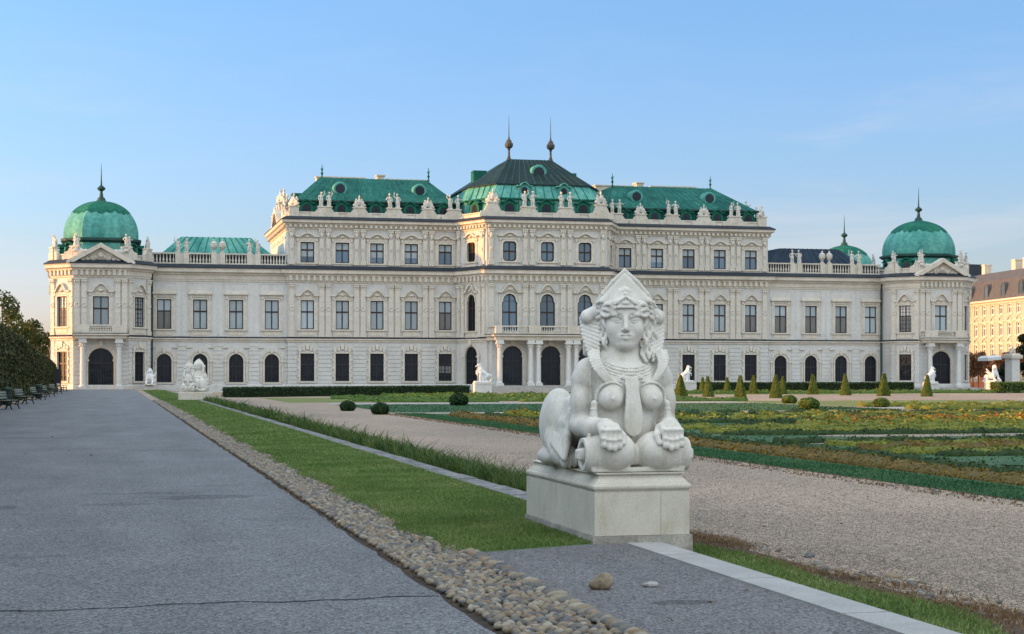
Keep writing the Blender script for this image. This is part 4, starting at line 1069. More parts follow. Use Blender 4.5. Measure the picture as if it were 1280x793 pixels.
    for s in (-1, 1):
        S.cap((0,-0.243,-0.166), (s*0.035,-0.238,-0.163), 0.013, 0.013, 0.01); S.cap((s*0.035,-0.238,-0.163), (s*0.068,-0.213,-0.176), 0.012, 0.006, 0.01)
        S.cap((0,-0.242,-0.199), (s*0.045,-0.225,-0.191), 0.017, 0.011, 0.012)
        S.cap((0,-0.262,-0.18), (s*0.066,-0.224,-0.178), 0.0055, 0.005, 0.006, 'cut')
    S.ell((0,-0.175,-0.262), (0.062,0.055,0.05), 0.045)
    S.M = None
    S.rough(0.0015, 0.08, 3)
    P['body'] = S; BF = S
    def fy(x, z):
        i, k = int(round((x-BF.lo[0])/BF.h)), int(round((z-BF.lo[2])/BF.h)); col = BF.F[i, :, k]; j = int(np.argmax(col < 0)); return j*BF.h+BF.lo[1]
    # ---------------- hair: waves swept from the diadem over the temples to the shoulders
    S = Sculpt((-0.6,0.1,0.9), (0.6,1.1,2.1), 0.0085); S.M = HM
    rr_ = random.Random(5)
    for s in (-1, 1):
        for j in range(9):      # waves parted under the diadem, sweeping out over the temples
            pts = []
            for i in range(15):
                u = i/14; ang = R(20+5*(j % 3)+72*u); rad = 0.212+0.010*(j % 3)+0.045*u+0.012*math.sin(u*16+j*1.9)
                pts.append((s*math.sin(ang)*rad*1.08, -math.cos(ang)*rad+0.02*u, 0.175-0.017*j+0.05*u*(1-u)*2-0.055*u+0.012*math.cos(u*18+j*1.4)))
            S.chain(pts, 0.0185, 0.021, 0.002)
        for k, (x, y, z, r) in enumerate(((0.215,-0.125,0.09,0.036),(0.245,-0.085,0.12,0.036),(0.262,-0.06,0.06,0.038),(0.24,-0.095,0.02,0.034),(0.275,-0.025,0.0,0.036),(0.275,-0.075,0.165,0.040),(0.300,-0.03,0.125,0.040),(0.235,-0.125,0.165,0.036))):
            S.chain([(s*x+r*(0.9-0.08*t)*math.cos(t*0.75), y-0.012+0.004*t, z+r*(0.9-0.08*t)*math.sin(t*0.75)) for t in range(10)], 0.013, 0.012, 0.001)
        for k in range(5):      # long wavy locks beside the cheeks and neck
            pts = [(s*(0.200+0.030*k+0.024*math.sin(i*1.05+k*1.9)), -0.085+0.028*k+0.020*math.cos(i*1.25+k), 0.03-0.036*i) for i in range(14-k)]
            S.chain(pts, 0.023, 0.021, 0.001)
        for k in range(3):
            pts = [(s*(0.225+0.035*k+0.02*math.sin(i*1.2+k)), -0.02+0.03*k+0.015*math.cos(i), 0.02-0.04*i) for i in range(12-k)]
            S.chain(pts, 0.034, 0.03, 0.004)
    S.ell((0,0.13,0.05), (0.235,0.17,0.28), 0.02)
    P['hair'] = S
    # ---------------- peaked headdress with diadem and rosette
    S = Sculpt((-0.6,0.1,1.0), (0.6,1.2,2.2), 0.0085); S.M = HM
    pk = (0,-0.06,0.515); cl = (-0.315,-0.06,0.135); crn = (0.315,-0.06,0.135)
    S.planes([((0,-1,0.22),(0,-0.165,0.2)), ((-0.75,0,0.66),(-0.285,0,0.185)), ((0.75,0,0.66),(0.285,0,0.185)), ((0,0,-1),(0,0,0.165)), ((0,0.9,0.5),(0,0.20,0.40)),
              ((-0.75,0.65,0.1),(-0.25,0.12,0.2)), ((0.75,0.65,0.1),(0.25,0.12,0.2))], (0,0,0), (0,0,0), 0.04, 0.0)
    S.ell((0,0.08,0.14), (0.27,0.27,0.24), 0.04)
    for s in (-1, 1):
        S.chain([(s*0.288,-0.085,0.175),(s*0.236,-0.115,0.268),(s*0.125,-0.10,0.402),(0,-0.07,0.515)], 0.019, 0.019, 0.010)
        S.chain([(s*0.245,-0.125,0.185),(s*0.195,-0.138,0.252),(s*0.1,-0.118,0.365),(0,-0.095,0.462)], 0.008, 0.008, 0.006)
    S.ell((0,-0.155,0.265), (0.02,0.025,0.02), 0.006)
    for i in range(9):
        a = PI*(i/8); S.ell((0.055*math.cos(a),-0.150+0.008*math.sin(a),0.25+0.055*math.sin(a)), (0.017,0.02,0.03), 0.006, rot=(0,90-math.degrees(a),0))
        if i % 2 == 0: S.ell((0.09*math.cos(a),-0.145+0.012*math.sin(a),0.245+0.075*math.sin(a)), (0.012,0.016,0.024), 0.006, rot=(0,90-math.degrees(a),0))
    for s in (-1, 1):       # diadem: band and raised gable
        S.chain([(0,-0.238,0.122),(s*0.07,-0.230,0.122),(s*0.13,-0.202,0.122),(s*0.185,-0.155,0.12)], 0.012, 0.012, 0.004)
        S.chain([(0,-0.240,0.232),(s*0.045,-0.240,0.205),(s*0.095,-0.232,0.165)], 0.012, 0.010, 0.004)
    S.rbox((0,-0.208,0.165), (0.085,0.026,0.045), 0.015, 0.02); S.ell((0,-0.238,0.165), (0.038,0.014,0.020), 0.004)
    P['headdress'] = S
    # ---------------- ribbed lappets and plaits
    for s in (-1, 1):
        S = Sculpt((-0.65,0.15,0.8), (0.65,1.1,1.95), 0.0085)
        rl = np.array(Matrix.Rotation(R(-6), 3, 'Z')); S.M = (rl, np.array([0, 0.60, 1.575]))
        S.cap((s*0.25,0.03,0.11), (s*0.385,0.06,0.045), 0.07, 0.062, 0.03); S.ell((s*0.385,0.09,0.02), (0.06,0.10,0.07), 0.04)
        for i in range(10):
            t = i/9; z = 0.0-0.38*t; xo = s*(0.435+0.02*math.sin(t*3)-0.06*t); xi = s*(0.27+0.02*t)
            S.cap((xi,0.0-0.08*t,z-0.05), (xo,0.13-0.15*t,z+0.015), 0.021, 0.025, 0.002)
        S.rbox((s*0.34,0.16,-0.18), (0.07,0.04,0.20), 0.03, 0.02)
        S.M = None
        pts = [(s*0.37,0.50,1.23),(s*0.375,0.44,1.15),(s*0.35,0.395,1.07),(s*0.305,0.375,1.00),(s*0.26,0.37,0.945),(s*0.22,0.375,0.90)]
        V = [Vector(p) for p in pts]; n = 15
        for i in range(n):
            f = i/(n-1)*(len(V)-1); k = min(int(f), len(V)-2); p = V[k].lerp(V[k+1], f-k); wd = 0.060-0.030*i/(n-1)
            S.cap((p.x-wd*0.85, p.y-0.012, p.z-0.012), (p.x+wd*0.85, p.y-0.012, p.z+0.014), 0.0205, 0.0205, 0.003)
        S.chain([tuple(p) for p in V], 0.038, 0.02, 0.006)
        P['lappet.%d' % s] = S
    # ---------------- collar, straps, tongue-shaped pendant, tassels
    S = Sculpt((-0.62,0.1,0.2), (0.62,0.95,1.3), 0.0075)
    def arc_(r, zc, y0, a0, a1, n=16): return [(r*math.sin(R(a0+(a1-a0)*i/n)), y0-(r*0.80)*math.cos(R(a0+(a1-a0)*i/n)), zc-0.10*math.cos(R(a0+(a1-a0)*i/n))) for i in range(n+1)]
    def lay(pts, r, k=0.006, out=0.0): S.chain([(x, fy(x, z)-out, z) for x, z in pts], r, r, k)
    def neck(r, zc, dz, a0=62, n=16): return [(r*math.sin(R(-a0+2*a0*i/n)), zc-dz*math.cos(R(-a0+2*a0*i/n))) for i in range(n+1)]
    lay(neck(0.25,1.185,0.12), 0.013); lay(neck(0.31,1.165,0.165), 0.012); lay(neck(0.335,1.15,0.18), 0.009)
    for x, z in neck(0.28,1.175,0.143,60,20): S.ell((x, fy(x, z)-0.003, z), (0.014,0.014,0.02), 0.004)
    for i in range(7):
        x = -0.09+0.03*i; z = 0.965-0.03*(1-abs(x)/0.1); S.ell((x, fy(x, z)-0.006, z), (0.016,0.016,0.022), 0.006)
    for s in (-1, 1):
        lay([(s*0.385,1.06),(s*0.40,0.98),(s*0.395,0.90),(s*0.385,0.82),(s*0.385,0.75),(s*0.39,0.70)], 0.016, 0.006)
        ring = [(s*0.215+0.160*math.cos(R(a)), 0.335+0.05*abs(math.cos(R(a)))**2, 0.762+0.155*math.sin(R(a))) for a in range(-10, 191, 15)]
        S.chain(ring, 0.014, 0.014, 0.006)
        S.cap((s*0.395,0.375,0.70), (s*0.40,0.37,0.64), 0.035, 0.03, 0.01); S.ell((s*0.40,0.37,0.645), (0.042,0.038,0.012), 0.004)
        for i in range(6):
            a = 2*PI*i/6; S.cap((s*0.40+0.02*math.cos(a),0.37+0.018*math.sin(a),0.63), (s*0.405+0.042*math.cos(a),0.365+0.038*math.sin(a),0.475), 0.016, 0.02, 0.006)
        S.chain([(s*0.05,0.345,0.97),(s*0.07,0.325,0.90),(s*0.052,0.305,0.80),(s*0.034,0.292,0.74),(s*0.012,0.285,0.66)], 0.012, 0.010, 0.008)
        S.chain([(s*0.08,0.36,0.985),(s*0.12,0.36,0.965),(s*0.135,0.355,0.93),(s*0.11,0.35,0.925)], 0.012, 0.010, 0.01)
    for i in range(40):     # the tongue hangs over the belly
        t = i/39; z = 0.95-0.575*t; y = 0.352-0.05*math.sin(t*2.4)-0.035*t
        wd = 0.05+0.046*min(1, t*1.5) if t < 0.84 else 0.096*math.sqrt(max(0.03, 1-((t-0.84)/0.165)**2))
        S.rbox((0,y,z), (wd,0.02,0.022), 0.012, 0.012)
        for s in (-1, 1):
            if i: S.cap((s*wd*0.86,y-0.018,z), (s*pw*0.86,py-0.018,pz), 0.0085, 0.0085, 0.003)
        pw, py, pz = wd, y, z
    S.chain([(0,0.285,0.66),(0,0.28,0.60)], 0.014, 0.018, 0.01); S.ell((0,0.275,0.565), (0.016,0.018,0.035), 0.008)
    P['collar'] = S
    # ---------------- the double scroll under the paws
    S = Sculpt((-0.75,-0.1,-0.02), (0.75,0.6,0.5), 0.0085)
    for s in (-1, 1):
        S.ell((s*0.25,0.23,0.208), (0.25,0.235,0.215), 0.02); S.cap((s*0.14,0.245,0.19), (s*0.38,0.245,0.19), 0.15, 0.185, 0.03)
        S.cap((s*0.38,0.245,0.183), (s*0.54,0.245,0.183), 0.172, 0.172, 0.015)
    S.cap((0,0.26,0.17), (0.02,0.26,0.17), 0.11, 0.11, 0.02)
    S.planes([((0,0,-1),(0,0,0.004)), ((0,0,1),(0,0,0.05)), ((0,-1,0),(0,0.12,0)), ((0,1,0),(0,0.4,0)), ((1,0,0),(0.5,0,0)), ((-1,0,0),(-0.5,0,0))], (-0.5,0.1,0), (0.5,0.42,0.05), 0.01, 0.02)
    for s in (-1, 1):
        S.planes([((s,0,0),(s*0.75,0,0)), ((-s,0,0),(s*0.565,0,0)), ((0,0,1),(0,0,0.6)), ((0,0,-1),(0,0,-0.2)), ((0,1,0),(0,0.7,0)), ((0,-1,0),(0,-0.2,0))], (min(s*0.56,s*0.74),-0.1,-0.02), (max(s*0.56,s*0.74),0.6,0.5), 0.01, 0.0, 'cut')
        S.cap((s*0.50,0.245,0.183), (s*0.62,0.245,0.183), 0.118, 0.118, 0.01, 'cut')
        S.cap((s*0.44,0.245,0.183), (s*0.55,0.245,0.183), 0.075, 0.07, 0.01); S.rbox((s*0.575,0.245,0.183), (0.05,0.055,0.055), 0.02, 0.01)
        S.cap((s*0.485,0.245,0.34), (s*0.485,0.245,0.38), 0.02, 0.02, 0.02)
        for a in range(0, 360, 15):
            S.cap((s*0.43,0.245+0.176*math.cos(R(a)),0.183+0.176*math.sin(R(a))), (s*0.43,0.245+0.176*math.cos(R(a+15)),0.183+0.176*math.sin(R(a+15))), 0.014, 0.014, 0.006)
    S.rough(0.0015, 0.07, 8)
    P['scroll_cushion'] = S
    # ---------------- fringed cloth over the lion's back
    S = Sculpt((-0.8,0.7,-0.02), (0.8,1.6,1.15), 0.0085)
    for s in (-1, 1):
        for dy in (0.0, 0.10, 0.20):
            S.chain([(0,1.0+dy,0.935-dy*0.2),(s*0.25,1.0+dy,0.89-dy*0.2),(s*0.42,1.0+dy*1.1,0.70),(s*0.50,0.97+dy*1.1,0.48),(s*0.545,0.93+dy*1.1,0.26)], 0.055, 0.05, 0.05)
        S.chain([(s*0.40,0.93,0.80),(s*0.50,0.90,0.58),(s*0.55,0.86,0.36),(s*0.58,0.82,0.17)], 0.036, 0.034, 0.02)
        for i in range(9): S.cap((s*(0.545+0.004*i),0.84+0.055*i,0.27+0.012*i), (s*(0.60),0.80+0.058*i,0.115+0.018*i), 0.026, 0.034, 0.008)
        for i in range(5): S.ell((s*(0.50+0.012*i),0.93,0.62-0.075*i), (0.03,0.05,0.03), 0.02)
    P['saddle_cloth'] = S
    return P
SPH_LABEL = 'large pale stone sphinx in the foreground with peaked headdress and paws on a scroll'
sphinx = thing('sphinx_statue', SPH_LABEL, 'statue', (SPX, SPY, SPZ), 0, 'sphinx sculptures along the avenue')
SPHM = {}
for nme, S in sphinx_parts().items():
    nm = nme.split('.')[0]; SPHM[nme] = S.mesh(nm, M['sphinx_stone']); link(nm, SPHM[nme], sphinx)

def make_pedestal(label, loc, rz=0):
    p = thing('stone_pedestal', label, 'pedestal', loc, rz, 'pedestals of the sphinxes')
    W = 0.505
    mb = MB(); mb.tbox(-W-0.035,W+0.035,-0.05,2.79,-0.35,0.072,0.012); mb.obj('base_course', M['pedestal_base'], p)
    mb = MB()      # facing slabs with open joints
    for x0, x1 in ((-W,0.196),(0.20,W)): mb.box(x0,x1,-0.012,0.03,0.075,0.515)
    for y0, y1 in ((0.031,0.80),(0.804,1.75),(1.754,2.76)): mb.box(-W,-W+0.04,y0,y1,0.075,0.515); mb.box(W-0.04,W,y0,y1,0.075,0.515)
    mb.box(-W,W,2.761,2.80,0.075,0.515); mb.box(-W+0.041,W-0.041,0.031,2.76,0.075,0.512)
    mb.obj('block', M['pedestal_stone'], p)
    rect = lambda i, z: [(-W+i,-0.012+i,z),(W-i,-0.012+i,z),(W-i,2.76-i,z),(-W+i,2.76-i,z)]
    mb = MB(); mb.loft([rect(0.012,0.516),rect(0.006,0.53),rect(-0.004,0.538),rect(-0.013,0.552),rect(-0.015,0.57),rect(-0.008,0.588),rect(0.012,0.598),rect(0.014,0.606),rect(0.03,0.625),rect(0.055,0.65),rect(0.066,0.675),rect(0.068,0.69),rect(0.04,0.692),rect(0.04,0.705)])
    mb.obj('cornice_slab', M['pedestal_stone'], p)
    return p
pedestal_near = make_pedestal('moulded stone pedestal under the large near sphinx beside the asphalt patch', (SPX, SPY, 0))
# ================================================================== ground, avenue, kerbs
F_ = 2055.0; TH0 = R(13.6)
def px(u, Z):
    """plan position at picture column u and depth Z (used while surveying the garden)"""
    t = (u-640)/F_; return Z*(math.sin(TH0)+t*math.cos(TH0)), Z*(math.cos(TH0)-t*math.sin(TH0))
def gp(u, v, z=-0.5):
    Z = F_*(1.7-z)/(v-469); return px(u, Z)

def asphalt(name, c1, c2, stains=(), sc=1.0):
    m = mat(name, c1, 0.92, 0.1, 0.5, bump=0.7, bscale=130, color2=c2, fine=0.40, fscale=60, spec=0.2)
    nt = m.node_tree; N = nt.nodes; L = nt.links; b = N['Principled BSDF']
    col = b.inputs['Base Color'].links[0].from_socket
    # pale and dark grains of the aggregate
    tc = N.new('ShaderNodeTexCoord'); v = N.new('ShaderNodeTexVoronoi'); v.inputs['Scale'].default_value = 55; L.new(tc.outputs['Object'], v.inputs['Vector'])
    sp = N.new('ShaderNodeSeparateColor'); L.new(v.outputs['Color'], sp.inputs[0])
    mr = N.new('ShaderNodeMapRange'); mr.inputs['To Min'].default_value = 0.45; mr.inputs['To Max'].default_value = 1.62; L.new(sp.outputs[0], mr.inputs['Value'])
    mx = N.new('ShaderNodeMix'); mx.data_type = 'RGBA'; mx.blend_type = 'MULTIPLY'; mx.inputs['Factor'].default_value = 1; L.new(col, mx.inputs['A']); L.new(mr.outputs[0], mx.inputs['B'])
    col = mx.outputs['Result']
    # wear: broad long tracks and blotches
    n0 = N.new('ShaderNodeTexNoise'); n0.inputs['Scale'].default_value = 0.9; n0.inputs['Detail'].default_value = 7
    mp0 = N.new('ShaderNodeMapping'); mp0.inputs['Scale'].default_value = (1.0, 0.18, 1); L.new(tc.outputs['Object'], mp0.inputs['Vector']); L.new(mp0.outputs[0], n0.inputs['Vector'])
    m0 = N.new('ShaderNodeMapRange'); m0.inputs['From Min'].default_value = 0.3; m0.inputs['From Max'].default_value = 0.7; m0.inputs['To Min'].default_value = 0.86; m0.inputs['To Max'].default_value = 1.12; L.new(n0.outputs['Fac'], m0.inputs['Value'])
    mx = N.new('ShaderNodeMix'); mx.data_type = 'RGBA'; mx.blend_type = 'MULTIPLY'; mx.inputs['Factor'].default_value = 1; L.new(col, mx.inputs['A']); L.new(m0.outputs[0], mx.inputs['B'])
    col = mx.outputs['Result']
    nz = N.new('ShaderNodeTexNoise'); nz.inputs['Scale'].default_value = 3.2; nz.inputs['Detail'].default_value = 8; L.new(tc.outputs['Object'], nz.inputs['Vector'])
    for x, y, rx, ry, k in stains:      # damp and oil spots
        mp = N.new('ShaderNodeMapping'); mp.inputs['Location'].default_value = (-x/rx, -y/ry, 0); mp.inputs['Scale'].default_value = (1/rx, 1/ry, 0); L.new(tc.outputs['Object'], mp.inputs['Vector'])
        ln = N.new('ShaderNodeVectorMath'); ln.operation = 'LENGTH'; L.new(mp.outputs[0], ln.inputs[0])
        a = N.new('ShaderNodeMath'); a.operation = 'MULTIPLY_ADD'; a.inputs[1].default_value = 1.6; L.new(nz.outputs['Fac'], a.inputs[0]); L.new(ln.outputs['Value'], a.inputs[2])
        q = N.new('ShaderNodeMapRange'); q.inputs['From Min'].default_value = 1.58; q.inputs['From Max'].default_value = 1.66; q.inputs['To Min'].default_value = k; q.inputs['To Max'].default_value = 1.0; L.new(a.outputs[0], q.inputs['Value'])
        mx = N.new('ShaderNodeMix'); mx.data_type = 'RGBA'; mx.blend_type = 'MULTIPLY'; mx.inputs['Factor'].default_value = 1; L.new(col, mx.inputs['A']); L.new(q.outputs[0], mx.inputs['B'])
        col = mx.outputs['Result']
    L.new(col, b.inputs['Base Color'])
    return m
asphalt('asphalt', (0.138,0.145,0.155), (0.166,0.173,0.182), [(1.25,23.3,0.8,0.55,0.72),(0.45,24.2,0.9,0.25,0.78),(0.0,22.2,0.5,0.35,0.8),(-1.55,22.0,0.45,0.38,0.68),(1.6,25.6,0.5,0.2,0.8),(1.9,19.5,0.5,0.5,0.86),(-2.2,46,1.4,0.8,0.86),(-0.8,16.0,0.6,0.15,0.85),(0.9,38,0.9,0.4,0.85)])
asphalt('asphalt_patch', (0.132,0.130,0.134), (0.16,0.157,0.16), [(4.12,11.65,0.33,0.16,0.6)])
mat('tar', (0.012,0.012,0.014), 0.7, 0.2, 5)
mat('kerb_old', (0.085,0.087,0.088), 0.9, 0.2, 3.5, bump=0.5, bscale=40, fine=0.35, fscale=14, color2=(0.24,0.238,0.23))
mat('kerb_new', (0.27,0.27,0.265), 0.9, 0.1, 2.0, bump=0.3, bscale=80, fine=0.12, fscale=50, color2=(0.34,0.335,0.325))
mat('soil', (0.045,0.032,0.022), 1.0, 0.3, 4, bump=0.8, bscale=20, color2=(0.10,0.07,0.045))
mg = mat('gravel', (0.205,0.168,0.132), 0.95, 0.1, 0.16, bump=1.0, bscale=60, fine=0.35, fscale=40, color2=(0.325,0.25,0.19), stretch=(1,0.35,1), detail=9)
nt = mg.node_tree; N = nt.nodes; L = nt.links; b_ = N['Principled BSDF']; col = b_.inputs['Base Color'].links[0].from_socket
tcg = N.new('ShaderNodeTexCoord')
for sc_, lo_, hi_ in ((38,0.55,1.5),(14,0.8,1.2)):
    v = N.new('ShaderNodeTexVoronoi'); v.inputs['Scale'].default_value = sc_; L.new(tcg.outputs['Object'], v.inputs['Vector']); sp = N.new('ShaderNodeSeparateColor'); L.new(v.outputs['Color'], sp.inputs[0])
    q = N.new('ShaderNodeMapRange'); q.inputs['To Min'].default_value = lo_; q.inputs['To Max'].default_value = hi_; L.new(sp.outputs[0], q.inputs['Value'])
    mx = N.new('ShaderNodeMix'); mx.data_type = 'RGBA'; mx.blend_type = 'MULTIPLY'; mx.inputs['Factor'].default_value = 1; L.new(col, mx.inputs['A']); L.new(q.outputs[0], mx.inputs['B']); col = mx.outputs['Result']
L.new(col, b_.inputs['Base Color'])
mat('gravel_pale', (0.42,0.37,0.30), 0.95, 0.1, 0.3, bump=0.6, bscale=45, fine=0.2, fscale=20)
mat('turf', (0.045,0.085,0.022), 1.0, 0.3, 1.2, fine=0.3, fscale=12, color2=(0.075,0.125,0.035))
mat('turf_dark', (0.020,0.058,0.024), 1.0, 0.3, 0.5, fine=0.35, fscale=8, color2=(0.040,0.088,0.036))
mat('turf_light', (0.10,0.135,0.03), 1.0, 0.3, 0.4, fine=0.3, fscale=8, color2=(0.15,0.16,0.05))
# one sheet out to the horizon; east of the kerb it drops to the garden level
prof = [(-4000,-0.03),(-5.5,-0.03),(2.43,-0.03),(5.36,-0.03),(5.40,-0.14),(7.0,-0.24),(8.5,-0.37),(10.0,-0.46),(12,-0.5),(4000,-0.5)]
def gz(X):
    for (a, za), (b, zb) in zip(prof[:-1], prof[1:]):
        if X <= b: return za+(zb-za)*(X-a)/(b-a)
    return -0.5
gzv = lambda X: np.interp(X, [p[0] for p in prof], [p[1] for p in prof])
mb = MB(); ys = [-300, 0, 60, 120, 250, 4000]
mb.v = [(x, y, z) for y in ys for x, z in prof]; n = len(prof)
mb.f = [(j*n+i, j*n+i+1, (j+1)*n+i+1, (j+1)*n+i) for j in range(len(ys)-1) for i in range(n-1)]
struct(mb.obj('ground', M['gravel']))
def sheet(name, pts, z, m, kind='structure'):
    mb = MB(); mb.add([(x, y, z if not callable(z) else z(x)) for x, y in pts], [tuple(range(len(pts)))])
    o = mb.obj(name, M[m]); o['kind'] = kind; return o
# avenue with a slightly frayed edge
mb = MB(); r_ = random.Random(4); edge = []
y = -20
while y < 201.0: edge.append((2.43+r_.uniform(-0.025,0.025), y)); y += 0.35 if y < 60 else 2.0
edge.append((2.43, 201.0))
for (xa, ya), (xb, yb_) in zip(edge[:-1], edge[1:]):
    mb.add([(-5.6,ya,0.0),(xa,ya,0.0),(xb,yb_,0.0),(-5.6,yb_,0.0),(xa,ya,-0.1),(xb,yb_,-0.1)], [(0,1,2,3),(1,4,5,2)])
struct(mb.obj('avenue_asphalt', M['asphalt']))
# the long tarred crack and fainter transverse joints
def crack(pts, w, z=0.004):
    mb = MB(); n = len(pts)
    for i in range(n-1):
        (xa, ya), (xb, yb_) = pts[i], pts[i+1]; wa = w*r_.uniform(0.6,1.2); 
        mb.add([(xa,ya-wa,z),(xb,yb_-wa,z),(xb,yb_+wa,z),(xa,ya+wa,z)], [(0,1,2,3)])
    return mb
cm = crack([(-3.2+i*0.1, 12.05+0.11*i*0.1+0.05*math.sin(i*0.37)+0.03*math.sin(i*1.1)+r_.uniform(-0.012,0.012)+max(0,(i-25))*-0.001*i*0.15) for i in range(57)], 0.016)
struct(cm.obj('tar_crack', M['tar']))
for yy, x0, x1 in ((34.5,-5,0.6),(29.4,1.2,2.2),(26.6,1.4,2.3),(28.2,-4,-1.6),(28.4,-0.4,1.5),(24.0,-3.5,-2.4),(41,-3,1.9),(52,-4.5,2.2),(19.2,-2.6,-1.9),(66,-4,2.0),(31.5,0.9,2.3)):
    struct(crack([(x0+i*0.12, yy+0.04*math.sin(i*0.4)+r_.uniform(-0.02,0.02)) for i in range(int((x1-x0)/0.12))], 0.012).obj('asphalt_joint', M['asphalt_patch']))
# asphalt patch in front of the pedestal
sheet('asphalt_patch', [(3.34,-6),(5.0,-6),(5.0,15.85),(4.6,15.84),(3.6,15.45),(3.34,15.35)], 0.0, 'asphalt_patch')
sheet('garden_path', [(2.6,110.5),(5.3,112.5),(5.3,115.5),(2.6,113.0)], 0.0, 'kerb_old')
# kerbs, stone by stone
mb = MB(); y = -5.2
while y < 15.7:
    L_ = min(r_.uniform(1.7,2.3), 15.84-y); mb.tbox(5.005,5.385,y,y+L_-0.012,-0.3,0.012,0.008); y += L_
struct(mb.obj('pale_kerb', M['kerb_new']))
mb = MB(); y = 18.6
while y < 112:
    L_ = r_.uniform(1.1,2.0); h = r_.uniform(-0.006,0.012); mb.tbox(5.36+r_.uniform(-0.015,0.015),5.77,y,y+L_-0.012,-0.3,0.012+h,0.015); y += L_
while y < 190: mb.tbox(5.36,5.77,y,y+3.9,-0.3,0.012,0.015); y += 4
struct(mb.obj('weathered_kerb', M['kerb_old']))
mat('bed_dark', (0.028,0.022,0.016), 1.0, 0.3, 6, bump=0.8, bscale=40, color2=(0.06,0.045,0.03))
# cobbled gutter: bedding and stones
sheet('gutter_bed', [(2.44,-6),(3.33,-6),(3.33,15.5),(3.3,112),(2.44,112)], -0.024, 'bed_dark')
m = mat('cobble', (0.2,0.19,0.17), 0.75, 0.1, 3, bump=0.25, bscale=120)
nt = m.node_tree; N = nt.nodes; b = N['Principled BSDF']; g = N.new('ShaderNodeNewGeometry'); ra = N.new('ShaderNodeValToRGB'); ra.color_ramp.interpolation = 'LINEAR'
for e in list(ra.color_ramp.elements)[1:]: ra.color_ramp.elements.remove(e)
for p, c in ((0,(0.08,0.085,0.095)),(0.2,(0.14,0.135,0.12)),(0.4,(0.215,0.17,0.11)),(0.55,(0.245,0.22,0.175)),(0.68,(0.095,0.10,0.105)),(0.82,(0.19,0.135,0.085)),(1,(0.30,0.275,0.23))):
    e = ra.color_ramp.elements[0] if p == 0 else ra.color_ramp.elements.new(p); e.color = (*c, 1)
ns = N.new('ShaderNodeTexNoise'); ns.inputs['Scale'].default_value = 45; ns.inputs['Detail'].default_value = 4
tcc = N.new('ShaderNodeTexCoord'); nt.links.new(tcc.outputs['Object'], ns.inputs['Vector'])
mrr = N.new('ShaderNodeMapRange'); mrr.inputs['To Min'].default_value = 0.7; mrr.inputs['To Max'].default_value = 1.3; nt.links.new(ns.outputs['Fac'], mrr.inputs['Value'])
mxx = N.new('ShaderNodeMix'); mxx.data_type = 'RGBA'; mxx.blend_type = 'MULTIPLY'; mxx.inputs['Factor'].default_value = 1
nt.links.new(g.outputs['Random Per Island'], ra.inputs['Fac']); nt.links.new(ra.outputs['Color'], mxx.inputs['A']); nt.links.new(mrr.outputs[0], mxx.inputs['B']); nt.links.new(mxx.outputs['Result'], b.inputs['Base Color'])
def icos(sub):
    t = (1+5**0.5)/2; v = [(-1,t,0),(1,t,0),(-1,-t,0),(1,-t,0),(0,-1,t),(0,1,t),(0,-1,-t),(0,1,-t),(t,0,-1),(t,0,1),(-t,0,-1),(-t,0,1)]
    f = [(0,11,5),(0,5,1),(0,1,7),(0,7,10),(0,10,11),(1,5,9),(5,11,4),(11,10,2),(10,7,6),(7,1,8),(3,9,4),(3,4,2),(3,2,6),(3,6,8),(3,8,9),(4,9,5),(2,4,11),(6,2,10),(8,6,7),(9,8,1)]
    v = [Vector(p).normalized() for p in v]
    for _ in range(sub):
        nf = []; cache = {}
        def mid(a, b):
            k = (min(a,b), max(a,b))
            if k not in cache: cache[k] = len(v); v.append(((v[a]+v[b])/2).normalized())
            return cache[k]
        for a, b, c in f:
            d, e, g_ = mid(a,b), mid(b,c), mid(c,a); nf += [(a,d,g_),(b,e,d),(c,g_,e),(d,e,g_)]
        f = nf
    return np.array(v), np.array(f)
def stones(P, size, sub, rng, flat=0.62, up=0.0, elong=1.35, axis=None):
    n = len(P); iv, jf = icos(sub); k = len(iv)
    sx = size*rng.uniform(0.75,1.3,n)*elong; sy = size*rng.uniform(0.7,1.15,n); sz = size*flat*rng.uniform(0.75,1.25,n)
    an = rng.uniform(0, 2*PI, n) if axis is None else axis+rng.normal(0,0.35,n); c, s_ = np.cos(an), np.sin(an)
    lump = 1+0.16*np.sin(iv[None,:,0]*3+rng.uniform(0,6,n)[:,None])*np.cos(iv[None,:,1]*3+rng.uniform(0,6,n)[:,None])
    x = iv[None,:,0]*sx[:,None]*lump; yv = iv[None,:,1]*sy[:,None]*lump; z = iv[None,:,2]*sz[:,None]*lump
    ti = rng.normal(0,0.25,n)[:,None]; x, z = x*np.cos(ti)-z*np.sin(ti), x*np.sin(ti)+z*np.cos(ti)
    V = np.stack([x*c[:,None]-yv*s_[:,None]+P[:,0:1], x*s_[:,None]+yv*c[:,None]+P[:,1:2], z+P[:,2:3]+up], -1).reshape(-1,3)
    F = (np.arange(n)[:,None,None]*k+jf[None]).reshape(-1,3)
    return V, F
rg = np.random.default_rng(11)
def jgrid(x0, x1, y0, y1, d, rng, j=0.36):
    nx = max(1, int((x1-x0)/d)); ny = max(1, int((y1-y0)/d)); X, Y = np.meshgrid((np.arange(nx)+0.5)/nx*(x1-x0)+x0, (np.arange(ny)+0.5)/ny*(y1-y0)+y0)
    X = X+(np.arange(ny)%2)[:,None]*d*0.5
    P = np.stack([X.ravel(), Y.ravel()], 1)+rng.uniform(-j, j, (nx*ny, 2))*d
    return P
parts = []
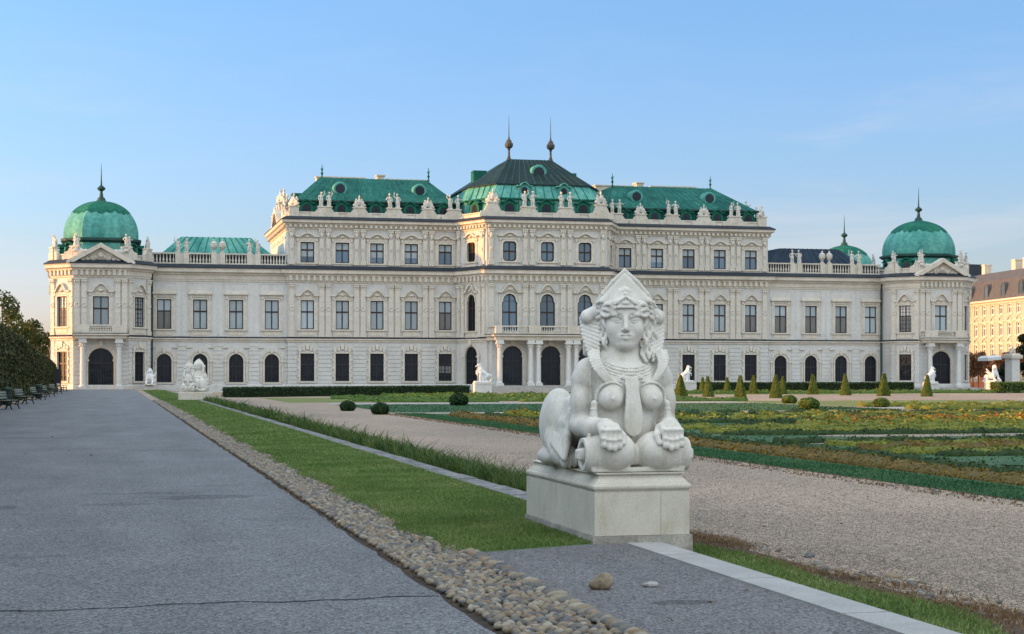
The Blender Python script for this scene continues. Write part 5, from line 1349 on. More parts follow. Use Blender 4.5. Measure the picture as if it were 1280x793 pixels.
for y0, y1, d, sub in ((6,16,0.074,1),(16,26,0.078,1),(26,40,0.088,0),(40,60,0.10,0),(60,112,0.14,0)):
    P = jgrid(2.5, 3.26 if y0 < 15 else 3.16, y0, y1, d, rg)
    if y0 >= 22: P = P[P[:,0]+0.10*np.sin(P[:,1]*0.9)+0.06*np.sin(P[:,1]*2.3) < 3.2]
    z = -0.02+0.03*((P[:,0]-2.9)/0.45)**2
    parts.append(stones(np.column_stack([P, z]), d*0.405, sub, rg, 0.85))
yy = np.arange(7, 15.4, 0.078); P = np.column_stack([3.30+rg.uniform(-0.02,0.02,len(yy)), yy, np.full(len(yy), 0.0)])
parts.append(stones(P, 0.055, 1, rg, 0.8, axis=0.2))
V, F = cat(parts); o = link('cobbled_gutter', npmesh('cobbled_gutter', V, F, M['cobble'], True)); o['kind'] = 'stuff'
# loose stones on the patch
m = mat('river_stone', (0.13,0.10,0.07), 0.7, 0.1, 9, bump=0.3, bscale=60, color2=(0.30,0.25,0.17), fine=0.2, fscale=50)
S_ = Sculpt((-0.22,-0.2,-0.02), (0.22,0.2,0.26), 0.006)
S_.ell((0.03,0,0.075), (0.095,0.085,0.085), 0.04, rot=(0,-25,10)); S_.ell((-0.06,0,0.05), (0.06,0.055,0.045), 0.06, rot=(0,-20,0)); S_.rough(0.004,0.06,2)
x, y = px(751, 2055*1.7/(737-469)); 
tag(link('river_stone', S_.mesh('river_stone', m), None, (x, y, 0.001), R(-14), 0.80), 'brown egg-shaped stone lying on the asphalt patch', 'stone')
S_ = Sculpt((-0.12,-0.1,-0.02), (0.12,0.1,0.1), 0.005); S_.rbox((0,0,0.014), (0.055,0.04,0.016), 0.01, 0.0, rot=(0,4,10)); S_.ell((0.01,0,0.028), (0.035,0.03,0.012), 0.015); S_.rough(0.003,0.04,4)
x, y = px(814, 2055*1.7/(733.5-469))
tag(link('stone_chip', S_.mesh('stone_chip', M['kerb_new']), None, (x, y, 0.001), 0.2), 'flat pale stone chip lying on the asphalt patch near the pedestal', 'stone')

# ---------------- grass
leafmat('grass_blade', (0.075,0.13,0.03), (0.155,0.235,0.058), (0.26,0.29,0.12))
leafmat('grass_teal', (0.018,0.07,0.026), (0.045,0.135,0.05), (0.09,0.17,0.07))
leafmat('grass_dry', (0.08,0.045,0.020), (0.19,0.115,0.052), (0.29,0.20,0.10))
leafmat('iris_blade', (0.028,0.06,0.012), (0.075,0.13,0.025), (0.15,0.18,0.05))
def area(x0, x1, y0, y1, dens, rng): n = int((x1-x0)*(y1-y0)*dens); return np.column_stack([rng.uniform(x0,x1,n), rng.uniform(y0,y1,n), np.zeros(n)])
sheet('lawn_soil', [(3.1,15.45),(3.6,15.46),(4.6,15.85),(5.35,15.9),(5.35,111.5),(2.95,109.5),(3.05,40)], -0.006, 'turf')
parts = []
for y0, y1, dens, h, w in ((15.4,21,6500,0.036,0.006),(21,28,3600,0.038,0.008),(28,42,1700,0.042,0.013),(42,70,600,0.05,0.024),(70,111,220,0.06,0.042)):
    P = area(3.02, 5.36, y0, y1, dens, rg)
    P = P[P[:,0] > 3.16+0.08*np.sin(P[:,1]*1.3)+0.06*np.sin(P[:,1]*3.1)+rg.normal(0,0.04,len(P))]
    P = P[~((P[:,1] < 15.5+0.4*np.clip(P[:,0]-3.5,0,1)))]
    P = P[~((P[:,0] > 4.72) & (P[:,1] < 18.56))]
    th = 0.5+0.5*np.sin(P[:,0]*2.3+np.sin(P[:,1]*0.7)*2)*np.sin(P[:,1]*1.1+1); P = P[rg.uniform(0,1,len(P)) < 0.55+0.45*th]
    parts.append(blades(P, h, w, 0.5, 0.4, rg))
for y0, y1, dens in ((116,150,120),(150,185,60)): parts.append(blades(area(3.2,5.34,y0,y1,dens,rg), 0.08, 0.07, 0.5, 0.4, rg))
V, F = cat(parts); tag(link('lawn_grass', npmesh('lawn_grass', V, F, M['grass_blade'])), None, None, None, 'stuff')
sheet('lawn_soil', [(3.0,115),(5.35,116),(5.35,190),(3.0,190)], -0.006, 'turf')
sheet('gutter_bed', [(2.44,112.1),(3.0,112.1),(3.0,190),(2.44,190)], -0.012, 'gravel')
# grass strip beyond the pale kerb and its dry fringe
P = area(5.42, 7.3, 7, 18.4, 2600, rg); lim = 6.35+0.035*(16-P[:,1])-0.45*np.clip((12.2-P[:,1])/2.5,0,2)**1.2+0.12*np.sin(P[:,1]*1.7); P = P[P[:,0] < lim+rg.normal(0,0.05,len(P))]
P[:,2] = gzv(P[:,0]); parts = [blades(P, 0.055, 0.009, 0.5, 0.4, rg)]
P = area(15.4, 17.1, 20, 92, 420, rg); P[:,2] = gzv(P[:,0])
gt = [blades(P, 0.055, 0.024, 0.5, 0.4, rg)]
V, F = cat(parts); tag(link('verge_grass', npmesh('verge_grass', V, F, M['grass_blade'])), None, None, None, 'stuff')
sheet('verge_soil', [(5.41,5),(7.2,5),(6.85,9),(6.75,12),(6.8,15),(6.72,18.5),(5.41,18.5)], lambda x: gz(x)+0.006, 'soil')
P = area(5.5, 8.4, 5, 19.5, 2200, rg); lim = 6.35+0.035*(16-P[:,1])-0.45*np.clip((12.2-P[:,1])/2.5,0,2)**1.2
k = (P[:,0] > lim-0.1) & (P[:,0] < lim+0.55+0.3*np.sin(P[:,1]*1.1)+0.9*np.clip((12.6-P[:,1])/3,0,1)+rg.normal(0,0.12,len(P))); k &= rg.uniform(0,1,len(P)) < 0.62+0.45*np.sin(P[:,1]*2.1+P[:,0]*3)
P = P[k]; P[:,2] = gzv(P[:,0]); dry = [blades(P, 0.045, 0.007, 1.6, 0.6, rg)]
P = np.concatenate([area(3.0,3.3,15.6,60,90,rg), area(2.40,2.52,8,60,160,rg)]); P = P[rg.uniform(0,1,len(P)) < 0.3+0.7*(np.sin(P[:,1]*0.8)*np.sin(P[:,1]*2.1) > -0.1)]
dry.append(blades(P, 0.035, 0.009, 1.2, 0.6, rg))
P = area(14.6,15.5,22,95,60,rg); P[:,2] = gzv(P[:,0]); dry.append(blades(P, 0.04, 0.03, 1.2, 0.6, rg))
P = area(3.15,5.33,15.8,45,520,rg); nz_ = np.sin(P[:,0]*3.1+np.sin(P[:,1]*0.8)*2)*np.sin(P[:,1]*0.63+1.3)+0.5*np.sin(P[:,1]*2.7+P[:,0]*5); P = P[(nz_ > 0.55) & (rg.uniform(0,1,len(P)) < 0.5)]; P = P[~((P[:,0] > 4.7) & (P[:,1] < 18.7))]
dry.append(blades(P, 0.036, 0.008, 0.9, 0.6, rg))
P = np.concatenate([area(6.9,15.2,9,60,0.9,rg), area(-5.2,2.3,9,60,0.10,rg), area(3.4,4.9,8,15,0.6,rg)]); P[:,2] = gzv(P[:,0])+0.008; P[:,2] = np.where(P[:,0] < 5, 0.008, P[:,2])
dry.append(leaves(P, np.tile(np.array([[0,0,1.0]]), (len(P),1)), 0.035, 0.25, 1.6, rg))
V, F = cat(dry); tag(link('dry_grass', npmesh('dry_grass', V, F, M['grass_dry'])), None, None, None, 'stuff')
# loose gravel on the path
parts = []
for (x0,x1,y0,y1,dens,sz) in ((6.6,15,8,24,260,0.007),(8,15.2,24,45,60,0.010),(6.0,8.5,7,18,200,0.008)):
    P = area(x0,x1,y0,y1,dens,rg); P[:,2] = gzv(P[:,0])+0.003; parts.append(stones(P, sz, 0, rg, 0.5))
P = area(14.7,15.3,20,60,10,rg); P = P[np.sin(P[:,1]*0.9)+np.sin(P[:,1]*2.3) > 0.2]; P[:,2] = gzv(P[:,0])+0.01; parts.append(stones(P, 0.04, 0, rg, 0.5))
P = area(6.7,7.6,8,17,9,rg); P[:,2] = gzv(P[:,0])+0.01; parts.append(stones(P, 0.04, 1, rg, 0.6))
V, F = cat(parts); tag(link('loose_gravel', npmesh('loose_gravel', V, F, M['cobble'], True)), None, None, None, 'stuff')
# strap-leaved border plants along the weathered kerb
parts = []
for y0, y1, dens, h, w in ((18.75,32,760,0.34,0.017),(32,55,340,0.37,0.028),(55,112,110,0.42,0.05),(118,150,50,0.4,0.07)):
    P = area(5.82, 6.62, y0, y1, dens, rg); c = 0.55+0.45*np.sin(P[:,1]*2.7+1.4*np.sin(P[:,1]*0.9)); P = P[rg.uniform(0,1,len(P)) < 0.45+0.55*c]; P[:,2] = gzv(P[:,0])-0.02
    q = blades(P, h, w, 0.22, 0.5, rg); parts.append(q)
    P2 = P[rg.uniform(0,1,len(P)) < 0.10]; parts.append(blades(P2, h*1.45, w*0.8, 0.35, 0.45, rg))
    P3 = P[rg.uniform(0,1,len(P)) < 0.7]; parts.append(blades(P3, h*0.6, w*1.2, 0.6, 0.5, rg))
V, F = cat(parts); tag(link('border_plants', npmesh('border_plants', V, F, M['iris_blade'])), None, None, None, 'stuff')
sheet('border_soil', [(5.79,18.5),(6.6,18.5),(6.6,150),(5.79,150)], lambda x: gz(x)+0.004, 'soil')
# ================================================================== clipped hedges, topiary, beds, trees
leafmat('box_leaf', (0.010,0.030,0.008), (0.026,0.065,0.016), (0.04,0.085,0.02))
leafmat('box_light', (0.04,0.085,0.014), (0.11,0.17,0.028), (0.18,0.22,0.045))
leafmat('cone_leaf', (0.06,0.095,0.016), (0.12,0.165,0.026), (0.165,0.195,0.033))
leafmat('bed_green', (0.07,0.095,0.015), (0.20,0.215,0.03), (0.32,0.29,0.05))
leafmat('bed_brown', (0.08,0.07,0.014), (0.20,0.14,0.024), (0.30,0.16,0.03))
leafmat('petal_orange', (0.40,0.10,0.01), (0.55,0.20,0.02), (0.55,0.33,0.04), trans=0.35)
leafmat('petal_yellow', (0.42,0.27,0.02), (0.55,0.40,0.05), (0.50,0.45,0.10), trans=0.35)
leafmat('hornbeam_leaf', (0.03,0.036,0.014), (0.075,0.082,0.026), (0.13,0.12,0.045))
leafmat('tree_leaf', (0.02,0.034,0.008), (0.06,0.085,0.018), (0.14,0.14,0.035), trans=0.4)
leafmat('evergreen_leaf', (0.006,0.016,0.006), (0.018,0.038,0.012))
leafmat('autumn_leaf', (0.07,0.03,0.012), (0.17,0.08,0.03), (0.26,0.14,0.05), trans=0.35)
mat('hedge_core', (0.006,0.010,0.004), 1.0, 0.3, 2)
mat('bark', (0.06,0.048,0.036), 0.95, 0.3, 3, bump=0.6, bscale=20)
ge = np.random.default_rng(21)
def wobble_box(x0, x1, y0, y1, z0, z1, d, rng, side_only=None, top=None):
    """points and normals over the sides and top of a clipped hedge; top may be a function of y"""
    P = []; Nn = []
    def face(n, f, nn):
        a = rng.uniform(0, 1, (n, 2)); p = f(a[:, 0], a[:, 1]); P.append(p+rng.normal(0, 0.03, p.shape)); Nn.append(np.repeat(np.array([nn], float), n, 0))
    T = (lambda y: np.full_like(y, z1)) if top is None else top
    hx, hy = x1-x0, y1-y0; zz = z1-z0
    face(int(hy*zz*d), lambda a, b: np.column_stack([np.full(len(a), x0), y0+a*hy, z0+b*(T(y0+a*hy)-z0)]), (-1,0,0.3))
    face(int(hy*zz*d), lambda a, b: np.column_stack([np.full(len(a), x1), y0+a*hy, z0+b*(T(y0+a*hy)-z0)]), (1,0,0.3))
    face(int(hx*zz*d), lambda a, b: np.column_stack([x0+a*hx, np.full(len(a), y0), z0+b*(T(np.full(len(a), y0))-z0)]), (0,-1,0.3))
    face(int(hx*zz*d), lambda a, b: np.column_stack([x0+a*hx, np.full(len(a), y1), z0+b*(T(np.full(len(a), y1))-z0)]), (0,1,0.3))
    face(int(hx*hy*d), lambda a, b: np.column_stack([x0+a*hx, y0+b*hy, T(y0+b*hy)]), (0,0,1))
    return np.concatenate(P), np.concatenate(Nn)
def box_hedge(name, label, A, B, width, h, leaf, lm, dens, z=-0.5, group='clipped box hedges before the palace'):
    """a straight clipped hedge between two plan points: dark twig core under a coat of leaves"""
    f = seg(A, B); L = f[3]
    t = thing(name, label, 'hedge', (f[0], f[1], z), f[2], group)
    mb = MB(); mb.box(-L/2+0.05, L/2-0.05, -width/2+0.06, width/2-0.06, -0.3, h-0.07); mb.obj('core', M['hedge_core'], t)
    P, Nn = wobble_box(-L/2, L/2, -width/2, width/2, 0, h, dens, ge)
    V, Fq = leaves(P, Nn, leaf, 0.7, 1.4, ge); link('foliage', npmesh('foliage', V, Fq, M[lm]), t)
    return t
G1 = 'clipped box hedges before the palace'
box_hedge('box_hedge', 'long low dark clipped hedge below the palace windows left of the central steps', px(281.5,160), px(584,188), 0.9, 0.97, 0.10, 'box_leaf', 110)
box_hedge('box_hedge', 'long low dark clipped hedge behind the topiary cones on the right', px(872,209), px(1141,213), 0.9, 1.22, 0.12, 'box_leaf', 90)
box_hedge('box_hedge', 'short lighter clipped hedge beside the gate pier at the far right', px(1243,200), px(1310,204), 1.5, 1.15, 0.12, 'box_light', 70, -0.35)

# tall hornbeam hedge along the left of the avenue, dipping towards the palace
hy = lambda y: np.interp(y, [-40,70,84,105,127,150,175,190,194], [5.4,5.3,4.9,4.7,4.3,3.8,3.3,2.9,2.4])
t = thing('hornbeam_hedge', 'tall dark clipped hornbeam hedge along the left edge of the asphalt avenue', 'hedge', (-8.6, 80, -0.05))
mb = MB(); ys = list(range(-40, 192, 4))+[193]
mb.loft([[(-1.9,y-80,-0.2),(1.95,y-80,-0.2),(1.9,y-80,float(hy(y))-0.12),(-1.9,y-80,float(hy(y))-0.12)] for y in ys]); mb.obj('core', M['hedge_core'], t)
P, Nn = wobble_box(-2.1, 2.15, 74-80, 194-80, 0, 4.2, 60, ge, top=lambda y: hy(y+80)); P[:,0] += 0.12*np.sin(P[:,1]*1.3+P[:,2])
V, Fq = leaves(P, Nn, 0.15, 0.75, 1.4, ge)
P, Nn = wobble_box(-2.1, 2.15, -120, 74-80, 0, 7.5, 5, ge, top=lambda y: hy(y+80)); V2, F2 = leaves(P, Nn, 0.45, 0.75, 1.4, ge)
V, Fq = cat([(V, Fq), (V2, F2)]); link('foliage', npmesh('foliage', V, Fq, M['hornbeam_leaf']), t)

# ---- topiary
def topiary_mesh(kind, h, r0, n, leaf):
    P = []; Nn = []; t = ge.beta(1.0, 1.55, n); rt = 0.10
    if kind == 'cone':
        a = ge.uniform(0, 2*PI, n); r = r0+(rt-r0)*t**0.93; dome_ = t > 0.95
        P = np.column_stack([r*np.cos(a), r*np.sin(a), t*h]); Nn = np.column_stack([np.cos(a), np.sin(a), 0.35+0*a])
    else:
        s = ge.integers(0, 4, n); q = ge.uniform(-1, 1, n); r = (r0+(rt-r0)*t)*0.92; c = np.array([[1,0],[0,1],[-1,0],[0,-1]])[s]; d = np.column_stack([-c[:,1], c[:,0]])
        P = np.column_stack([(c*r[:,None]+d*(q*r)[:,None]), t*h]); Nn = np.column_stack([c, 0.3+0*q])
    P = P+ge.normal(0, 0.022, P.shape)
    V, Fq = leaves(P, Nn, leaf, 0.55, 1.3, ge)
    mb = MB(); 
    k = 16 if kind == 'cone' else 4
    mb.lathe([(r0*0.93*(1 if k == 16 else 1.26),-0.05),(rt*0.85*(1 if k == 16 else 1.26),h-0.05)], k)
    if k == 4: mb.v = [(x*math.cos(PI/4)-y*math.sin(PI/4), x*math.sin(PI/4)+y*math.cos(PI/4), z) for x, y, z in mb.v]
    return npmesh('foliage', V, Fq, M['cone_leaf']), mb.mesh('core', M['hedge_core'])
TOP = {'cone': topiary_mesh('cone', 2.2, 0.62, 3400, 0.075), 'obelisk': topiary_mesh('obelisk', 2.2, 0.58, 3400, 0.075)}
cones = [  # column, base row, top row, shape, label
 (850.8,496.0,468.5,'obelisk','square clipped obelisk closest to the large sphinx shoulder'),
 (878.2,491.8,471.5,'cone','slim small clipped cone in the rear row, first right of the sphinx'),
 (885.5,496.4,470.3,'cone','clipped cone overlapping a slim rear cone, second in the front row from the sphinx'),
 (909.0,492.3,471.5,'cone','small clipped cone standing alone in the rear row between the second and third front ones'),
 (925.4,497.6,469.0,'obelisk','square clipped obelisk with a sharp edge, third in the front row from the sphinx'),
 (941.4,492.6,469.3,'obelisk','rear row square obelisk just right of the third front one'),
 (969.8,498.0,468.5,'cone','broadest clipped cone, in front of the tall hedge and left of two round bushes'),
 (978.4,493.0,470.3,'cone','rear cone half hidden behind the broadest clipped cone'),
 (1016.5,493.4,468.0,'obelisk','clipped obelisk standing alone above the largest round bush'),
 (1057.0,494.4,467.2,'cone','clipped cone before the last arched windows of the right wing'),
 (1104.7,495.3,466.6,'obelisk','square clipped obelisk below the downpipe of the right pavilion'),
 (1158.5,495.8,468.5,'cone','rightmost clipped cone, before the steps of the right pavilion')]
for i, (u, v, vt, kind, lab) in enumerate(cones):
    Z = F_*2.2/(v-469); x, y = px(u, Z); h = (v-vt)*Z/F_
    o = thing('clipped_cone' if kind == 'cone' else 'clipped_obelisk', lab, 'topiary', (x, y, -0.5), R(20+7*i), 'clipped evergreen cones by the gravel walk')
    for nm, me in zip(('foliage','core'), TOP[kind]): link(nm, me, o)
    q = random.Random(i); o.scale = (h/2.2*q.uniform(0.88,1.02), h/2.2*q.uniform(0.88,1.02), h/2.2); o.rotation_euler = (R(q.uniform(-1.8,1.8)), R(q.uniform(-1.8,1.8)), R(20+7*i))
def ball_mesh(n, leaf, lm):
    d = ge.normal(0, 1, (n, 3)); d /= np.linalg.norm(d, axis=1)[:, None]; P = d*(1+0.05*np.sin(d[:,:1]*7+d[:,1:2]*5))+ge.normal(0,0.03,d.shape); P = P[P[:,2] > -0.75]; d = P/np.linalg.norm(P, axis=1)[:, None]
    V, Fq = leaves(P, d, leaf, 0.6, 1.3, ge)
    mb = MB(); mb.lathe([(0.6,-0.74),(0.86,-0.4),(0.92,0),(0.8,0.5),(0.45,0.82),(0.05,0.93)], 14)
    return npmesh('foliage', V, Fq, M[lm]), mb.mesh('core', M['hedge_core'])
BALL = ball_mesh(2600, 0.12, 'box_leaf'); BALL2 = ball_mesh(1500, 0.17, 'box_light')
for u, v, w_, h_, me, lab in ((434.7,514.0,19,13,BALL,'small round clipped bush left of the pair on the dark lawn edge'),(475.4,518.4,22,15,BALL,'round clipped bush right of the pair beside a small white sign'),
    (573.6,507.2,23,15.5,BALL,'large dark round bush alone at the right end of the long left hedge'),(986.5,504.5,18,10.5,BALL2,'smaller leafy round bush between a broad cone and a larger bush'),
    (1010.6,511.4,25,14.5,BALL2,'largest leafy round bush on the sunlit lawn below a lone obelisk'),(1101,509.4,20,12,BALL2,'flattened leafy round bush alone on the pink gravel walk')):
    Z = F_*2.2/(v-469); x, y = px(u, Z); s = Z/F_
    o = thing('round_bush', lab, 'topiary', (x, y, -0.5+h_*s*0.42), R(u), 'round clipped bushes on the parterre')
    for nm, b in zip(('foliage','core'), me): link(nm, b, o)
    o.scale = (w_*s*0.5, w_*s*0.5, h_*s*0.56)
# small white sign by the ball
x, y = px(467.5, F_*2.2/(515.5-469)); sg = thing('garden_sign', 'small tilted white sign stuck in the lawn beside a round bush', 'sign', (x, y, -0.5), R(-20))
mb = MB(); mb.box(-0.012,0.012,0.0,0.02,0,0.2); mb.obj('post', M['iron'], sg); mb = MB(); mb.T = lambda p: (p[0], p[1]+p[2]*0.5, p[2]*0.85+0.16); mb.box(-0.16,0.16,-0.03,-0.015,0,0.3); mb.obj('panel', M['white_marble'], sg)

# ---- lawns, walks and beds of the parterre (all on the garden level)
def rect(name, X0, X1, Y0, Y1, m, lift=0.004): return sheet(name, [(X0,Y0),(X1,Y0),(X1,Y1),(X0,Y1)], -0.5+lift, m)
mat('bed_ground', (0.028,0.07,0.032), 1.0, 0.3, 0.35, fine=0.35, fscale=9, color2=(0.055,0.10,0.042))
rect('bed_soil', 15.45, 75, 18, 91, 'bed_ground', 0.004)
rect('turf_border', 15.4, 17.2, 20, 91.5, 'turf_dark', 0.012)
rect('turf_border', 15.4, 75, 88.2, 91.5, 'turf_dark', 0.008)
rect('garden_walk', 15.2, 90, 92.2, 93.6, 'gravel_pale', 0.009)
rect('lawn', 15.8, 49, 95, 121, 'turf_dark', 0.006)
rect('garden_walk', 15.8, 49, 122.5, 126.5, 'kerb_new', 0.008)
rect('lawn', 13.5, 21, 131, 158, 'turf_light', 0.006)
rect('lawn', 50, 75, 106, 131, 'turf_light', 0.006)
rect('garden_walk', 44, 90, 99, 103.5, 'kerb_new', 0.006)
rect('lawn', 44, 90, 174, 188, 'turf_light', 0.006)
# blade turf on the borders
for x0_, x1_, y0_, y1_, d_, w2 in ((17.5,60,20,90,9,0.05),(15.9,48.9,95.2,120.8,11,0.075)):
    P = area(x0_, x1_, y0_, y1_, d_, ge); P[:,2] = -0.5; gt.append(blades(P, 0.06, w2, 0.6, 0.5, ge))
V, Fq = cat(gt); tag(link('border_turf', npmesh('border_turf', V, Fq, M['grass_teal'])), None, None, None, 'stuff')
rows = {'box_dark': [], 'box_dark_body': [], 'bed_green': [], 'bed_brown': [], 'petal_orange': [], 'petal_yellow': [], 'box_light': [], 'bed_green_body': [], 'bed_brown_body': [], 'box_light_body': []}
leafmat('box_dark', (0.018,0.045,0.012), (0.045,0.09,0.022), (0.075,0.12,0.03)); mat('box_dark_body', (0.012,0.026,0.008), 1.0, 0.3, 4, fine=0.4, fscale=25, color2=(0.028,0.05,0.014))
mat('bed_green_body', (0.07,0.085,0.013), 1.0, 0.3, 4, fine=0.4, fscale=25, color2=(0.15,0.155,0.025)); mat('bed_brown_body', (0.06,0.05,0.014), 1.0, 0.3, 4, fine=0.4, fscale=25, color2=(0.125,0.08,0.02)); mat('box_light_body', (0.035,0.07,0.014), 1.0, 0.3, 4, fine=0.4, fscale=20, color2=(0.07,0.12,0.022))
def plants(pts, width, h, kind, dens_k=1.0):
    """low planting along a polyline: leaf-sized faces over a rounded ridge, coarser with distance"""
    for (xa, ya), (xb, yb_) in zip(pts[:-1], pts[1:]):
        L = math.hypot(xb-xa, yb_-ya); D = math.hypot((xa+xb)/2, (ya+yb_)/2); lf = 0.022+0.0009*D
        n = int(L*(width+1.3*h)/(lf*lf)*0.60*dens_k)
        if n < 1: continue
        t = ge.uniform(0, 1, n); a = ge.uniform(-0.15*PI, 1.15*PI, n); q = np.sqrt(ge.uniform(0.45, 1, n))
        cx = xa+(xb-xa)*t; cy = ya+(yb_-ya)*t; nx, ny = -(yb_-ya)/max(L,1e-6), (xb-xa)/max(L,1e-6)
        hh = h*(0.8+0.35*np.sin(cx*2.9+cy*1.7)*np.sin(cx*1.3-cy*2.1))
        P = np.column_stack([cx+nx*np.cos(a)*q*width/2, cy+ny*np.cos(a)*q*width/2, -0.5+np.maximum(0.02, np.sin(a)*q*hh)]); Nn = np.column_stack([nx*np.cos(a), ny*np.cos(a), np.sin(a)+0.2])
        rows[kind].append(leaves(P, Nn, lf, 0.9, 1.6, ge))
        if kind in ('bed_green','bed_brown','box_light','box_dark') and h > 0.15:      # the clipped body under the leaves
            m_ = max(2, int(L/0.45)); tt = np.linspace(0, 1, m_+1); bx, by = xa+(xb-xa)*tt, ya+(yb_-ya)*tt
            hb = h*0.86*(0.8+0.35*np.sin(bx*2.9+by*1.7)*np.sin(bx*1.3-by*2.1)); aa = np.linspace(-0.05*PI, 1.05*PI, 8)
            V = np.stack([np.stack([bx+nx*math.cos(a_)*width*0.46, by+ny*math.cos(a_)*width*0.46, -0.5+np.maximum(-0.02, math.sin(a_)**1.0*hb if math.sin(a_) > 0 else 0*hb-0.02)], 1) for a_ in aa], 1).reshape(-1,3)
            i0 = (np.arange(m_)[:,None]*8+np.arange(7)[None]).ravel(); cap = np.array([[0,1,6,7],[1,2,5,6],[2,3,4,5]]); rows[kind+'_body'].append((V, np.concatenate([np.stack([i0, i0+8, i0+9, i0+1], 1), cap, cap[:, ::-1]+8*m_])))
def poly_arc(cx, cy, r, a0, a1, n=10, sq=1.0): return [(cx+r*math.cos(R(a0+(a1-a0)*i/n)), cy+r*sq*math.sin(R(a0+(a1-a0)*i/n))) for i in range(n+1)]
r2 = random.Random(9)
plants([(18.0,21),(18.0,40),(18.0,60),(18.0,87)], 1.2, 0.26, 'bed_brown'); plants([(19.6,21),(19.6,50),(19.6,87)], 0.5, 0.22, 'box_dark')
# ribbons across the beds: dark box edgings, olive and russet fillings, turf left open between
for Y, kind, w_, h_, fill in ((23.5,'bed_brown',1.3,0.26,.9),(26,'bed_green',0.9,0.22,.8),(29.5,'box_dark',0.6,0.22,.9),(31.0,'bed_brown',1.2,0.25,.85),(33,'bed_green',1.0,0.24,.7),
        (40.5,'box_dark',0.6,0.22,.9),(42,'bed_green',1.2,0.24,.8),(44.5,'bed_brown',1.4,0.26,.85),(47.5,'bed_green',1.0,0.24,.7),(49,'box_dark',0.6,0.24,.9),
        (56.5,'box_dark',0.7,0.24,.9),(58.5,'bed_green',1.2,0.26,.75),(63,'bed_green',1.3,0.26,.8),(71,'box_dark',0.7,0.25,.9),(73,'bed_brown',1.6,0.28,.8),(76,'bed_green',1.4,0.28,.7),
        (80.5,'box_dark',0.8,0.26,.9),(83,'bed_green',1.6,0.28,.8),(86.5,'box_dark',1.0,0.32,1.0)):
    X = 20.3+r2.uniform(0,1.5)
    while X < 64:
        L = r2.uniform(9, 26); X2 = min(X+L*fill, 66); dy = r2.uniform(-0.9, 0.9)
        plants([(X+(X2-X)*i/6, Y+dy*math.sin(i/6*PI)) for i in range(7)], w_, h_, kind); X = X2+r2.uniform(0.3, 1.5+14*(1-fill)*r2.random())
for k in range(9):       # scrolls
    cx_, cy_ = r2.uniform(23,52), r2.choice((36.5,52.5,67,90-8)); r0 = r2.uniform(1.2,2.4)
    plants(poly_arc(cx_, cy_, r0, r2.uniform(0,180), r2.uniform(260,420), 12), 0.4, 0.22, r2.choice(['bed_green','box_dark']))
for k in range(9):        # dark turf shapes inside the embroidery
    cx_, cy_ = r2.uniform(21,52), r2.uniform(27,80); a_, b_ = r2.uniform(2.5,6), r2.uniform(1.0,2.2)
    sheet('turf_figure', [(max(17.5,cx_+a_*math.cos(2*PI*i/20)), cy_+b_*math.sin(2*PI*i/20)) for i in range(20)], -0.485+0.001*k, 'gravel' if k % 3 == 0 else 'turf_dark')
sheet('turf_figure', [(29+9*math.cos(2*PI*i/20)*0.9, 36+2.2*math.sin(2*PI*i/20)) for i in range(20)], -0.47, 'turf_dark')
sheet('sand_figure', [(43,60),(60,60),(60,62.3),(43,62)], -0.472, 'gravel')
# flowers
for X0, X1, Y, kind, w_ in ((33,52,64.6,'petal_orange',1.6),(30,48,66.5,'petal_orange',1.8),(28,36,64,'petal_orange',1.2),(38,50,69,'petal_yellow',1.0),(24,34,72,'petal_yellow',1.2),(20,27,80,'petal_yellow',0.8),(33,50,63.8,'petal_yellow',0.7),(20,24,84,'petal_orange',0.8)):
    pts = [(X0+(X1-X0)*i/8, Y+r2.uniform(-0.4,0.4)) for i in range(9)]
    plants(pts, w_, 0.42, 'bed_green', 0.8); plants([(x, y-0.05) for x, y in pts], w_*1.05, 0.50, kind, 0.26)
# light green ribbons farther off
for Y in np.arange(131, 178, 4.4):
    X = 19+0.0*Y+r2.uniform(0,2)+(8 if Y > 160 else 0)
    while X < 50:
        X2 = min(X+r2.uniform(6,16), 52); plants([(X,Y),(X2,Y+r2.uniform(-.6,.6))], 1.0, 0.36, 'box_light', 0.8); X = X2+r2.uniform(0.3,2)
for Y in (192, 186, 181):
    X = 60
    while X < 135:
        X2 = X+r2.uniform(8,20); plants([(X,Y),(X2,Y+r2.uniform(-.4,.4))], 1.3, 0.42, 'box_light', 0.7); X = X2+r2.uniform(0.2,1.5)
for Y in (95.5,97.6,104.6):
    X = 50
    while X < 92:
        X2 = X+r2.uniform(8,20); plants([(X,Y),(X2,Y+r2.uniform(-.4,.4))], 1.0, 0.42, 'bed_green', 0.8); X = X2+r2.uniform(0.1,0.8)
for kind, nm in (('bed_green','green_bedding'),('bed_brown','russet_bedding'),('petal_orange','orange_flowers'),('petal_yellow','yellow_flowers'),('box_light','box_edging'),('box_dark','box_edging'),('box_dark_body','box_edging_body'),('bed_green_body','bedding_body'),('bed_brown_body','bedding_body'),('box_light_body','box_edging_body')):
    V, Fq = cat(rows[kind]); tag(link(nm, npmesh(nm, V, Fq, M[kind])), None, None, None, 'stuff')

